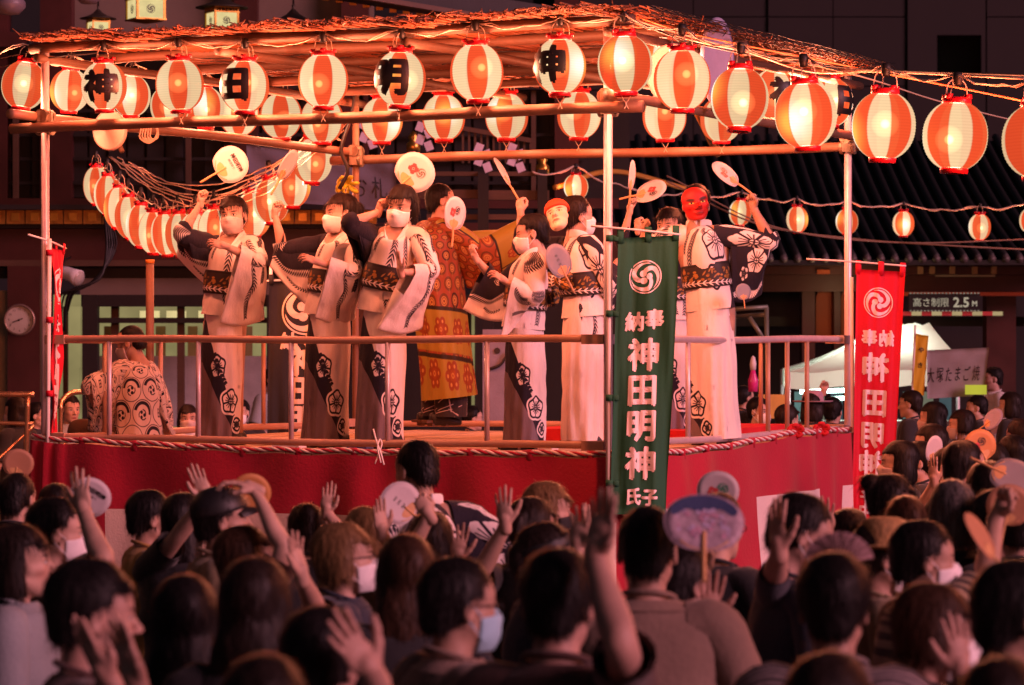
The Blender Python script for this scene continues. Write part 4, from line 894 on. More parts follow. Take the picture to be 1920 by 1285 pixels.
for k in range(6):
    q = [P(205 + 8 * k, 292 + 3 * k, 27.6), P(262 + 6 * k, 345 - 3 * k, 27), P(330, 378 - 7 * k, 26.7), P(400, 392 - 9 * k, 26.5), P(480, 368 - 9 * k, 26.3), P(560, 312 - 6 * k, 26.1), P(650, 240 - 4 * k, 25.9)]
    g = G(); C = cr(np.array(q), 46); C = C + .02 * np.stack([wob(C, 6, s_ + k) for s_ in (1, 2, 3)], 1); V, F, U = loft(C, .0055, side=(.1, .3, 1), m=5); g.add(V, F)
    tag(g.obj('flex', m_wire), ('lowest', 'second lowest', 'third lowest', 'third highest', 'second highest', 'highest')[k] + ' loose flex swagged above the curved lantern string', 'flex', 'loose flexes swagged above the curved lantern string')
for i, (q, m, r) in enumerate((([P(1150, 14, 20), P(1290, 62, 19.6), P(1600, 126, 18), P(1920, 190, 16.3), P(2100, 235, 15.6)], M('orange cord', (.62, .16, .05), .6), .005), ([P(1150, 22, 20), P(1300, 80, 19), P(1560, 125, 18), P(1920, 142, 16.5), P(2100, 150, 15)], m_blackwire, .006), ([P(1160, 30, 20), P(1380, 92, 20), P(1600, 140, 19), P(1760, 190, 20), P(1920, 230, 21), P(2050, 250, 22)], m_wire, .005), ([P(1150, 30, 20), P(1290, 74, 19.2), P(1400, 98, 18.6), P(1520, 135, 17.8), P(1660, 135, 17), P(1920, 148, 16)], m_wire, .005), ([P(-50, 120, 22.5), P(85, 92, 21.8), P(200, 70, 22)], m_blackwire, .006), ([P(-50, 135, 22.5), P(85, 110, 21.8), P(180, 100, 22)], m_blackwire, .005), ([P(1250, 340, 34), P(1420, 420, 35), P(1600, 448, 36), P(1800, 462, 36), P(1960, 470, 37)], M('slack tan cord', (.22, .13, .08), .7), .010), ([P(1250, 330, 34), P(1450, 425, 35), P(1680, 455, 36), P(1960, 448, 37)], MC['slack tan cord'], .009), ([P(1300, 195, 24), P(1345, 290, 30)], M('yellow strut', (.40, .20, .03), .6), .03), ([P(1040, 352, 33), P(1150, 322, 34), P(1290, 355, 36)], MC['yellow strut'], .03))):
    g = G(); path(g, q, r, 6, 40)
    tag(g.obj('cord', m), ('orange cord running from the corner post to the upper right', 'black cord running from the corner post to the upper right edge', 'pale cord dropping from the right post into the dark', 'pale cord just above the large right lanterns', 'upper black cord leaving the left post', 'lower black cord leaving the left post', 'lower slack tan cord in front of the gate roof', 'upper slack tan cord in front of the gate roof', 'yellow strut slanting under the right giant fan', 'yellow bar behind the mask with the red headscarf')[i], 'cord')
# ================================================================ people: heads, hair, hands
def head_sdf(X, ear=True, fem=False):
    Y = X.copy(); Y[:, 0] = np.abs(Y[:, 0])
    d = ell(Y, (0, -.016, .034), (.074, .094, .084))
    d = smin(d, ell(Y, (0, .024, -.040), (.056 if not fem else .053, .062, .074)), .03)
    d = smin(d, ell(Y, (0, .050, .030), (.058, .036, .052)), .03)                       # forehead
    d = smin(d, caps(Y, (.048, .0, -.055), (.012, .060, -.098), .016, .014), .03)       # jaw line
    d = smin(d, ell(Y, (0, .066, -.100), (.020, .015, .014)), .016)                     # chin
    d = smin(d, caps(Y, (.040, .060, -.022), (.052, .030, -.022), .016, .016), .02)     # cheekbone
    d = smin(d, caps(Y, (.012, .080, .018), (.040, .066, .020), .007, .007), .012)      # brow
    d = smax(d, -ell(Y, (.031, .094, .000), (.017, .016, .011)), .010)                  # socket
    d = smin(d, ell(Y, (.031, .0735, .000), (.0135, .0105, .0095)), .004)               # lid over the eye
    d = smin(d, caps(Y, (0, .084, .006), (0, .107, -.032), .006, .0095), .010)          # nose
    d = smin(d, ell(Y, (.0105, .096, -.036), (.008, .009, .007)), .006)
    d = smin(d, ell(Y, (0, .083, -.064), (.021, .008, .006)), .007); d = smin(d, ell(Y, (0, .082, -.076), (.018, .008, .006)), .007)
    d = smax(d, -caps(Y, (0, .093, -.0698), (.019, .085, -.0700), .0016, .0012), .004)
    if ear:
        e = ell(Y, (.077, -.014, -.006), (.010, .019, .030)); e = smax(e, -ell(Y, (.090, -.008, -.004), (.010, .011, .020)), .006)
        d = smin(d, e, .008)
    nk = caps(Y, (0, -.022, -.070), (0, -.040, -.185), .052 if not fem else .041, .058 if not fem else .047)
    nk = smin(nk, caps(Y, (0, -.045, -.175), (.07, -.05, -.215), .045, .04), .05)
    return smin(d, nk, .022)
def hclose(X): return head_sdf(X)
HEAD = {}
def head_mesh(kind, h):
    if (kind, h) not in HEAD:
        V, F = snets(lambda X: head_sdf(X, True, kind == 'f'), (-.115, -.135, -.235), (.115, .135, .135), h)
        HEAD[(kind, h)] = (V, F)
    return HEAD[(kind, h)]
def hand_sdf(pose):
    """left hand: wrist at the origin, fingers +Z, palm +Y, thumb +X"""
    pr = []
    pr.append(('e', (0, .0, .052), (.040, .0155, .050))); pr.append(('c', (0, 0, -.02), (0, 0, .03), .026, .030))
    fl = {'open': ((.12, .10, .08), (.10, .08, .06), (.12, .10, .08), (.16, .14, .10)), 'soft': ((.35, .40, .3), (.42, .5, .35), (.5, .5, .4), (.55, .6, .4)), 'grip': ((1.25, 1.5, .9), (1.35, 1.5, .9), (1.4, 1.5, .9), (1.4, 1.45, .9)), 'flat': ((.03, .05, .04), (.0, .04, .03), (.03, .05, .04), (.08, .06, .04)), 'pinch': ((.75, .9, .5), (.95, 1.1, .6), (1.15, 1.2, .7), (1.2, 1.25, .7))}[pose]
    sp = {'open': (.14, .03, -.08, -.20), 'soft': (.08, .0, -.06, -.14), 'grip': (.03, .0, -.03, -.06), 'flat': (.05, .0, -.04, -.1), 'pinch': (.04, 0, -.04, -.08)}[pose]
    for k, (x, L, z) in enumerate(((.029, .070, .092), (.010, .078, .098), (-.010, .072, .094), (-.028, .056, .084))):
        p = A(x, 0, z); a = 0.; r = (.0080, .0082, .0078, .0069)[k]
        for j, f_ in enumerate((.46, .30, .26)):
            a += fl[k][j]; q = p + L * f_ * A(math.sin(sp[k]) * math.cos(a), math.sin(a), math.cos(a) * math.cos(sp[k])); pr.append(('c', p, q, r, r * .92)); p = q; r *= .90
    th = {'open': (A(.022, .004, .022), A(.050, .012, .052), A(.066, .018, .080), A(.076, .020, .104)), 'flat': (A(.022, .004, .022), A(.044, .014, .05), A(.052, .02, .078), A(.053, .022, .102))}.get(pose, (A(.022, .006, .022), A(.042, .022, .050), A(.036, .040, .078), A(.018, .046, .096)))
    for a, b, r0, r1 in ((th[0], th[1], .015, .0125), (th[1], th[2], .0115, .0100), (th[2], th[3], .0100, .0085)): pr.append(('c', a, b, r0, r1))
    def f(X):
        d = None
        for p in pr:
            q = ell(X, p[1], p[2]) if p[0] == 'e' else caps(X, *p[1:]); d = q if d is None else smin(d, q, .006)
        return d
    return f
HANDS = {}
def hand_mesh(pose, h):
    if (pose, h) not in HANDS: HANDS[(pose, h)] = snets(hand_sdf(pose), (-.062, -.03, -.045), (.095, .10, .195), h)
    return HANDS[(pose, h)]
# ---- skin: base colour varies with the head's own coordinates (lips, brows, eyes)
def skin_mat(name, col, eye=(.62, .56, .52), brow=1., lip=(.30, .075, .065)):
    t = NT(name); at = t.n('ShaderNodeAttribute', attribute_name='hc').outputs['Vector']; x, y, z = t.xyz(at); ax = t.math('ABSOLUTE', x)
    def e(cx, cz, rx, rz, soft=.25, xx=None):
        a = t.math('DIVIDE', t.math('SUBTRACT', ax if xx is None else xx, cx), rx); b = t.math('DIVIDE', t.math('SUBTRACT', z, cz), rz)
        r = t.math('SQRT', t.math('ADD', t.math('MULTIPLY', a, a), t.math('MULTIPLY', b, b))); return t.math('SUBTRACT', 1., t.ramp(r, 1 - soft, 1 + soft))
    front = t.math('MULTIPLY', t.math('GREATER_THAN', y, .045), t.math('LESS_THAN', y, 1.))
    n = t.ramp(t.noise(14, t.coord(), 3), .3, .7); c = t.mix(n, tuple(q * .86 for q in col), tuple(min(1, q * 1.1) for q in col))
    F = lambda m: t.math('MULTIPLY', m, front)
    c = t.mix(F(t.math('MULTIPLY', e(.045, -.035, .022, .02, .8), .35)), c, (col[0], col[1] * .68, col[2] * .62))
    c = t.mix(F(t.math('MULTIPLY', e(0, -.070, .023, .011, .3, x), .75)), c, lip)
    c = t.mix(F(t.math('MULTIPLY', e(0, -.0699, .020, .0018, .4, x), .8)), c, (.05, .015, .012))
    br = e(.034, t.math('ADD', .0215, t.math('MULTIPLY', t.math('SUBTRACT', .034, ax), -.12)), .019 * (1 + .2 * (brow - 1)), .0048 * brow, .45); c = t.mix(F(t.math('MULTIPLY', br, .92)), c, (.018, .012, .010))
    c = t.mix(F(e(.031, .0008, .0165, .0080, .2)), c, (.025, .014, .012)); c = t.mix(F(e(.031, -.0003, .0135, .0054, .2)), c, eye)
    c = t.mix(F(e(.031, .0004, .0060, .0060, .15)), c, (.012, .008, .007))
    c = t.mix(F(t.math('MULTIPLY', e(.0095, -.0415, .0042, .0026, .4), .8)), c, (.06, .02, .016))
    b = t.pbsdf(c, .52, t.noise(180, t.coord(), 2), .0012, spec=.35); b.inputs['Subsurface Weight'].default_value = .0
    return t.m
SKIN = [skin_mat('fair skin', (.52, .325, .25)), skin_mat('tan skin', (.42, .25, .185)), skin_mat('ruddy skin', (.45, .265, .21)), skin_mat('dark brown skin', (.17, .088, .060))]
def hair_mat(name, col, lite):
    t = NT(name); co = t.coord(); n = t.noise(1., t.scaled(co, (150, 150, 9)), 3.); k = t.ramp(n, .3, .75)
    t.pbsdf(t.mix(k, col, lite), t.math('ADD', .36, t.math('MULTIPLY', n, .2)), n, .002, spec=.16); return t.m
HAIRC = {'black': hair_mat('black hair', (.0045, .004, .0042), (.015, .012, .012)), 'dark': hair_mat('dark brown hair', (.008, .0055, .005), (.026, .017, .014)), 'brown': hair_mat('brown hair', (.024, .012, .008), (.065, .032, .019)),
         'blond': hair_mat('light brown hair', (.11, .058, .026), (.25, .145, .065)), 'grey': hair_mat('grey streaked hair', (.02, .018, .018), (.20, .19, .19))}
# ---- hair shapes: implicit caps, then loose strands on top
def hair_sdf(kind):
    def f(X):
        Y = X.copy(); Y[:, 0] = np.abs(Y[:, 0]); th = {'crop': .0, 'bald': -.006}.get(kind, .006)
        d = ell(Y, (0, -.019, .040), (.081 + th, .102 + th, .091 + th))
        if kind in ('short', 'crop', 'fluffy', 'bald'):
            if kind == 'fluffy': d = smin(d, ell(Y, (0, -.020, .052), (.089, .106, .092)), .02)
            d = smin(d, ell(Y, (0, -.075, -.020), (.060, .045, .060)), .02)
            d = smax(d, -(Y[:, 2] + .060 - .25 * np.maximum(0, Y[:, 1] + .05)), .01)
            face = np.maximum((.032 if kind != 'bald' else .02) - Y[:, 1], Y[:, 2] - (.064 if kind != 'bald' else .085) - .5 * (Y[:, 0] - .03).clip(-.03, .0))
            d = smax(d, -face, .008)
            side = np.maximum(.002 - Y[:, 1], Y[:, 2] - .032); d = smax(d, -side, .008)
            d = smax(d, -ell(Y, (.088, -.006, -.012), (.024, .028, .040)), .006)
            if kind == 'fluffy': d = smin(d, smax(ell(Y, (.02, .060, .074), (.06, .026, .022)), .050 - Y[:, 2], .005), .010)
        else:
            L = {'bob': -.115, 'long': -.33, 'bun': -.03, 'pony': -.03, 'updo': -.03, 'side': -.06}[kind]
            if kind in ('bob', 'long', 'side'):
                w = ell(Y, (0, -.032, L * .5 + .01), (.098, .082, abs(L) * .62 + .06)); inner = ell(Y, (0, .03, L * .45 - .03), (.060, .10, abs(L) * .8 + .035))
                if kind == 'long': w = smin(w, ell(Y, (0, -.075, -.20), (.105, .045, .17)), .03)
                w = smin(w, ell(Y, (.078, -.022, -.012), (.017, .030, .050)), .012); w = smax(w, -smax(inner, Y[:, 0] - .070, .004), .01); w = smax(w, -(Y[:, 2] - L), .012); w = smax(w, Y[:, 1] - .014 - .25 * np.maximum(0, Y[:, 2] - .0), .008); d = smin(d, w, .02)
            else:
                d = smin(d, ell(Y, (0, -.070, -.015), (.055, .042, .055)), .02); d = smax(d, -(Y[:, 2] + .055), .012)
            face = np.maximum(.016 - Y[:, 1], Y[:, 2] - .050 - .12 * Y[:, 0]); d = smax(d, -face, .01)
            d = smax(d, -ell(Y, (0, .135, -.03), (.070, .075, .095)), .008)
            if kind in ('bun', 'updo', 'pony'): d = smax(d, -ell(Y, (.088, -.004, -.012), (.026, .030, .040)), .006)
            if kind == 'bun': d = smin(d, ell(X, (0, -.105, .095), (.044, .042, .040)), .008)
            if kind == 'updo': d = smin(d, ell(X, (0, -.115, .03), (.052, .040, .055)), .015)
            if kind == 'pony': d = smin(d, caps(X, (0, -.115, .05), (0, -.135, -.16), .03, .018), .012)
            if kind in ('updo', 'side', 'bob', 'bun'): d = smin(d, smax(ell(X, (.012, .064, .058), (.058, .024, .026)), -(X[:, 2] - .040 - .15 * np.abs(X[:, 0])), .006), .008)
        an = np.arctan2(X[:, 1], X[:, 0]); amp = {'crop': .0022, 'bald': .001}.get(kind, .0016)
        return d - amp * (np.sin(an * 23 + 9 * X[:, 2] * 10 + 3 * np.sin(X[:, 2] * 60)) * .6 + np.sin(an * 41 + X[:, 2] * 50) * .4) - .004 * wob(X, 26, 4) * (kind not in ('crop', 'bald'))
    return f
HM = {}
def hair_mesh(kind, h, seed=0):
    key = (kind, h, seed)
    if key in HM: return HM[key]
    lo = {'long': -.37, 'bob': -.15, 'pony': -.20, 'side': -.1}.get(kind, -.10)
    V, F = snets(hair_sdf(kind), (-.125, -.19, lo), (.125, .12, .18), h); g = G(); g.add(V, F)
    r = np.random.RandomState(seed + 11); n = {'crop': 1100, 'bald': 250, 'long': 1900, 'bob': 1700}.get(kind, 1500)
    if h > .008: n //= 2
    fn = np.zeros_like(V); q = np.cross(V[F[:, 2]] - V[F[:, 0]], V[F[:, 3]] - V[F[:, 1]])
    for j in range(4): np.add.at(fn, F[:, j], q)
    fn = unit(fn); cr_ = A(0, -.03, .12); I = r.choice(len(V), n); P0 = V[I]; N = fn[I]
    D = unit(P0 - cr_ + r.normal(size=(n, 3)) * .012); D[:, 2] -= .55; D = D - N * (D * N).sum(1, keepdims=True); D = unit(D)
    short = kind in ('crop', 'short', 'fluffy', 'bald'); L = r.uniform(.018, .040, (n, 1)) * (1 if short else 1.5); fly = r.rand(n, 1) < .10; lift = np.where(fly, r.uniform(.3, 1.1, (n, 1)), r.uniform(.0, .42 if short else .22, (n, 1))); L = np.where(fly, L * 1.3, L); w = r.uniform(.0007, .0018, (n, 1))
    S_ = np.cross(N, D); a = P0 - N * .002; b = P0 + D * L * .5 + N * L * lift * .28; c = P0 + D * L + N * L * lift * .45 - A(0, 0, 1) * L * .25
    VV = np.stack([a - S_ * w, a + S_ * w, b - S_ * w * .8, b + S_ * w * .8, c], 1).reshape(-1, 3); k = np.arange(n)[:, None] * 5
    g.add(VV, [k + np.array([[0, 1, 3, 2]]), k + np.array([[2, 3, 4]])]); HM[key] = g.mesh('hair', [HAIRC['black']]); return HM[key]
# ---- face masks, glasses, caps in head space
def surf_mesh(name, f, lo, hi, h, m): V, F = snets(f, lo, hi, h); g = G(); g.add(V, F); return g, name, m
m_mask = M('white mask fabric', (.82, .79, .80), .8, .05, 30, .001, fine=300); m_maskb = M('blue mask fabric', (.34, .58, .72), .8, .05, 30, .001, fine=300); m_maskk = M('black mask fabric', (.015, .014, .016), .7, .1, 30, .001); m_maskp = M('pink grey mask fabric', (.50, .40, .40), .8, .05, 30, .001)
def mask_mesh(h):
    key = ('mask', h)
    if key not in HM:
        def f(X):
            d = smin(head_sdf(X, False) - .004, ell(X, (0, .036, -.058), (.066, .074, .070)), .022) - .0014 * np.abs(np.sin(X[:, 2] * 210)) * (np.abs(X[:, 0]) < .05)
            top = X[:, 2] - (-.005 - .26 * np.abs(X[:, 0])); return smax(smax(smax(d, top, .004), -(X[:, 2] + .117), .006), np.maximum(.022 - X[:, 1], np.abs(X[:, 0]) - .074), .004)
        V, F = snets(f, (-.09, .01, -.135), (.09, .14, .015), h); g = G(); g.add(V, F)
        for s_ in (-1, 1):
            for z0, z1 in ((-.035, .020), (-.095, -.030)): path(g, [(s_ * .060, .040, z0), (s_ * .074, .012, (z0 + z1) / 2), (s_ * .084, -.020, z1)], .0017, 5)
        HM[key] = g.mesh('face_mask', [m_mask])
    return HM[key]
def glasses_mesh():
    if 'gl' not in HM:
        g = G()
        for s_ in (-1, 1):
            q = [(s_ * .033 + .023 * math.cos(a), .094 - .012 * abs(math.cos(a) - s_) * .2, .016 * math.sin(a)) for a in np.linspace(0, 2 * math.pi, 17)]; path(g, q, .0019, 5, 34); path(g, [(s_ * .056, .09, .006), (s_ * .080, .03, .010), (s_ * .082, -.02, .008)], .0019, 5)
        path(g, [(-.011, .1, .004), (0, .104, .007), (.011, .1, .004)], .0018, 5); HM['gl'] = g.mesh('glasses', [m_black])
    return HM['gl']
def cap_mesh(kind):
    if kind not in HM:
        g = G()
        if kind == 'cap':
            V, F = snets(lambda X: smax(ell(X, (0, -.016, .048), (.094, .114, .093)), -(X[:, 2] - .036 - .12 * X[:, 1]), .004), (-.11, -.14, .02), (.11, .11, .16), .007); g.add(V, F)
            n = 14; P_ = []
            for v in np.linspace(0, 1, 5):
                for u in np.linspace(-1, 1, n): P_.append((.076 * u * (1 - .12 * v), .080 + .075 * v * math.sqrt(max(0, 1 - (u * .98) ** 2)) - .02 * u * u, .052 - .016 * v - .02 * u * u))
            P_ = np.array(P_); g.add(P_, gridF(n, 5)); g.add(P_ - A(0, 0, .004), gridF(n, 5)[:, ::-1])
        if kind == 'visor':
            V, F = snets(lambda X: np.maximum(np.abs(ell(X, (0, -.016, .048), (.092, .112, .092))) - .004, np.abs(X[:, 2] - .058 - .1 * X[:, 1]) - .022), (-.11, -.14, .0), (.11, .11, .12), .006); g.add(V, F)
        if kind == 'straw':
            lathe(g, [(.0, .150), (.05, .148), (.078, .135), (.090, .10), (.094, .062), (.105, .052), (.15, .050), (.172, .058), (.172, .054), (.15, .045), (.09, .045)], 40); 
        HM[kind] = g.mesh('hat', [m_black])
    return HM[kind]
# ================================================================ people: bodies and everyday clothes
SV = lambda v: A(v[0], -v[2], v[1])           # screen-like vector (right, up, towards the lens) -> world
def rotm(yaw, pitch=0, roll=0): return np.array((Matrix.Rotation(R(yaw), 3, 'Z') @ Matrix.Rotation(R(pitch), 3, 'X') @ Matrix.Rotation(R(roll), 3, 'Y')))
def ik(S0, W0, l1, l2, hint):
    d = W0 - S0; L = np.linalg.norm(d); u = d / L
    if L > l1 + l2 - .004: f = L / (l1 + l2 - .004); l1 *= f; l2 *= f
    a = (l1 * l1 - l2 * l2 + L * L) / (2 * L); h = math.sqrt(max(l1 * l1 - a * a, 0)); p = hint - u * (hint @ u); return S0 + u * a + unit(p) * h
def hand_axes(f, n):
    f = unit(f); n = unit(n - f * (n @ f)); return np.stack([np.cross(n, f), n, f])
m_shoe = M('dark shoes', (.02, .018, .018), .5); m_jean = M('dark trousers', (.03, .03, .045), .85, .2, 8, .003)
class Person: pass
def person(label, x, top, d, yaw=0, foot=0., head=(0, 0, 0), fem=False, skin=0, hair=('short', 'black'), arms=None, lean=(0, 0, 0), shirt=None, sleeve=.42, mask=None, glasses=False, hat=None, hi=True, group='festival crowd in front of the stage', H=None, wide=1., hs=1., cloth=True, legs=None, collar=True, hatm=None, headpx=None):
    q = Person(); arms = arms or {}
    if cloth and hi: d *= 1.13; hs *= .94
    if H is None: H = EYE - (top - 638) * d / FPX - foot
    k = H / 1.71; hk = max(k, .93) ** .6 * hs; q.k = k
    ln = A(*lean); X = (x - 960) * d / FPX - ln[0]; base = A(X, d, foot); q.base = base
    root = empty('person', base, label=label, cat='person', group=group); q.root = root
    Rb = rotm(yaw); rt, fw = Rb[:, 0], Rb[:, 1]; q.rt, q.fw = rt, fw; up = A(0, 0, 1)
    off = lambda z: ln * np.clip((z - .88 * k) / (.70 * k), 0, 1.1) ** 1.15
    def at(px, py, dd): return P(px, py, d + dd) - base
    q.at = at; q.off = off
    sk = .93 if fem else 1.; hp = 1.04 if fem else 1.
    zs = np.array([.80, .90, 1.0, 1.10, 1.22, 1.32, 1.395, 1.435, 1.46]) * k
    rx = np.array([.155 * hp, .168 * hp, .150, .146, .166, .182, .172, .120, .060]) * wide * k * sk; ry = np.array([.10, .115, .105, .10, .115, .112, .092, .078, .055]) * k
    Ct = np.array([up * z + off(z) + fw * .012 for z in zs]); q.Ct, q.rx, q.ry, q.zs = Ct, rx, ry, zs
    hc = up * (1.59 * k) + off(1.59 * k) + fw * .035 * k
    Rh = rotm(yaw + head[0], head[1], head[2]); q.Rh, q.hc, q.hk = Rh, hc, hk
    h = .0058 if hi else .0095
    V, F = head_mesh('f' if fem else 'm', h); g = G(); g.add(hc + (V * hk) @ Rh.T, F, 0, hc=V)
    n = 18; V, F, U = loft(cr(Ct, n), cr(rx * .93, n)[:, 0], cr(ry * .9, n)[:, 0], side=rt, m=16); g.add(V, F)
    for s_ in (-1, 1):                                           # legs in the trousers
        c = np.array([up * .84 * k + rt * s_ * .09 * k, up * .92 * k + rt * s_ * .20 * k + fw * .36, up * .86 * k + rt * s_ * .05 + fw * .30]) if legs == 'sit' else np.array([up * .86 * k + rt * s_ * .085 * k, up * .47 * k + rt * s_ * .095 * k + fw * .01, up * .08 * k + rt * s_ * .10 * k]); V, F, U = loft(cr(c, 8), cr(np.array([.078, .052, .036]) * k, 8)[:, 0], side=rt, m=10); g.add(V, F)
    q.arm = {}
    for side, s_ in (('L', -1), ('R', 1)):
        sp = arms.get(side) or {}; S0 = rt * s_ * .172 * k * sk * wide + up * 1.385 * k + off(1.385 * k)
        if 'w' in sp: W0 = at(*sp['w'])
        else: W0 = S0 + rt * s_ * .03 - up * .40 * k + fw * .20 * k
        hint = SV(sp['e']) if 'e' in sp else (rt * s_ * .6 - up - fw * .2)
        E0 = ik(S0, W0, .285 * k, .25 * k, hint); f = SV(sp['f']) if 'f' in sp else unit(W0 - E0); nn = SV(sp['n']) if 'n' in sp else -rt * s_ + fw * .3
        ax = hand_axes(f, nn); fa = unit(W0 - E0); wr = W0 + ax[2] * .012
        Q = np.array([S0 - rt * s_ * .06, S0, S0 * .5 + E0 * .5, E0, E0 * .68 + W0 * .32, E0 * .18 + W0 * .82, wr]); rr = np.array([.060, .057, .047, .040, .041, .029, .026]) * k * (.9 if fem else 1)
        m_ = 14 if hi else 9; sd = ax[0] + A(.01, .02, .013); V, F, U = loft(cr(Q, 20), cr(rr, 20)[:, 0], cr(rr * np.array([1, 1, 1, .95, .92, .84, .78]), 20)[:, 0], side=sd, m=m_); g.add(V, F)
        hv, hf = hand_mesh(sp.get('pose', 'soft'), .0056 if hi else .009); hv = hv.copy()
        if side == 'R': hv[:, 0] *= -1; hf = hf[:, ::-1]
        hkk = .93 * k * (.93 if fem else 1.); g.add(W0 + (hv * hkk) @ ax, hf); q.arm[side] = (S0, E0, W0, ax)
    q.body = g.obj('body', SKIN[skin], root, hc=True)
    eul = Matrix(Rh.tolist()).to_euler()
    def wear(name, me, mat=None): return inst(name, me, root, hc, eul, hk, mat)
    q.wear = wear
    if hair: wear('hair', hair_mesh(hair[0], .0065 if hi else .0088, int(abs(x)) % 2), HAIRC[hair[1]])
    if mask is not None: wear('face_mask', mask_mesh(.0048 if hi else .008), mask)
    if glasses: wear('glasses', glasses_mesh())
    if hat: wear('hat', cap_mesh(hat), hatm or m_black)
    if cloth:
        n = 26; C2 = cr(Ct[:8], n); a = cr(rx[:8] + .018, n)[:, 0]; b = cr(ry[:8] + .020, n)[:, 0]; fl = np.linspace(1.10, 1, n) ** 1
        a = a * np.where(np.linspace(0, 1, n) < .6, 1.06, 1); g = G(); V, F, U = loft(C2, a * fl, b * fl, side=rt, m=26, cap=False, seam=False)
        N = V - np.repeat(C2, 26, 0); V = V + unit(N) * (wob(V, 13, int(x)) * .009 + wob(V * A(1, 1, .45), 30, 3 + int(x)) * .0075)[:, None]; g.add(V, F, 0, U)
        nk = Ct[7] + up * .012; V, F, U = loft([C2[-1], C2[-1] * .3 + nk * .7 + up * .006, nk + up * .016], [a[-1], a[-1] * .72, .078 * k], [b[-1], b[-1] * .86, .070 * k], side=rt, m=26, cap=False); g.add(V, F)
        for side, s_ in (('L', -1), ('R', 1)):
            S0, E0, W0, ax = q.arm[side]; Q = np.array([S0 - rt * s_ * .07, S0, S0 * .5 + E0 * .5, E0, E0 * .5 + W0 * .5, W0]); L = cr(Q, 40); e = int(8 + sleeve * 31); n2 = 14
            Cc = cr(L[:e + 1][::3] if e > 6 else L[:e], n2); r0 = np.linspace(.074, .070 if sleeve < .6 else .045, n2) * k * (.93 if fem else 1); V, F, U = loft(Cc, r0, side=ax[0] + A(.01, .02, .01), m=16, cap=False); N = unit(V - np.repeat(Cc, 16, 0)); V = V + N * (wob(V, 22, 5 + int(x)) * .006)[:, None]; g.add(V, F, 0, U); V2, F2, U2 = loft(Cc[-3:], r0[-3:] - .004, side=ax[0] + A(.01, .02, .01), m=16, cap=False); g.add(V2, F2[0][:, ::-1])
        o = g.obj('shirt', shirt or m_jean, root)
        if collar:
            g = G(); an = np.linspace(0, 2 * np.pi, 25); c = nk + up * .018 + (np.cos(an)[:, None] * rt * .079 + np.sin(an)[:, None] * fw * .072) * k - up * (np.sin(an)[:, None] * .022); V, F, U = loft(c, .0075, side=up, m=6); g.add(V, F); g.obj('collar', shirt or m_jean, root)
        g = G(); n = 10
        for s_ in (-1, 1):
            c = np.array([up * .90 * k + rt * s_ * .05 * k, up * .80 * k + rt * s_ * .085 * k, up * .47 * k + rt * s_ * .098 * k, up * .06 * k + rt * s_ * .10 * k]); V, F, U = loft(cr(c, n), cr(np.array([.10, .105, .075, .065]) * k, n)[:, 0], side=rt, m=12); g.add(V, F)
        V, F, U = loft([up * .80 * k, up * .98 * k], np.array([.17, .165]) * k, np.array([.12, .115]) * k, side=rt, m=16); g.add(V, F); g.obj('trousers', m_jean, root)
    if legs != 'sit':
        for s_ in (-1, 1):
            g = G(); p = rt * s_ * .10 * k; V, F, U = loft(cr(np.array([p - fw * .07 + up * .05, p + up * .055, p + fw * .10 + up * .035, p + fw * .17 + up * .025]), 8), cr(np.array([.035, .046, .045, .025]), 8)[:, 0], cr(np.array([.045, .052, .034, .022]), 8)[:, 0], side=rt, m=10); g.add(V, F); g.obj('shoe', m_shoe, root)
    return q
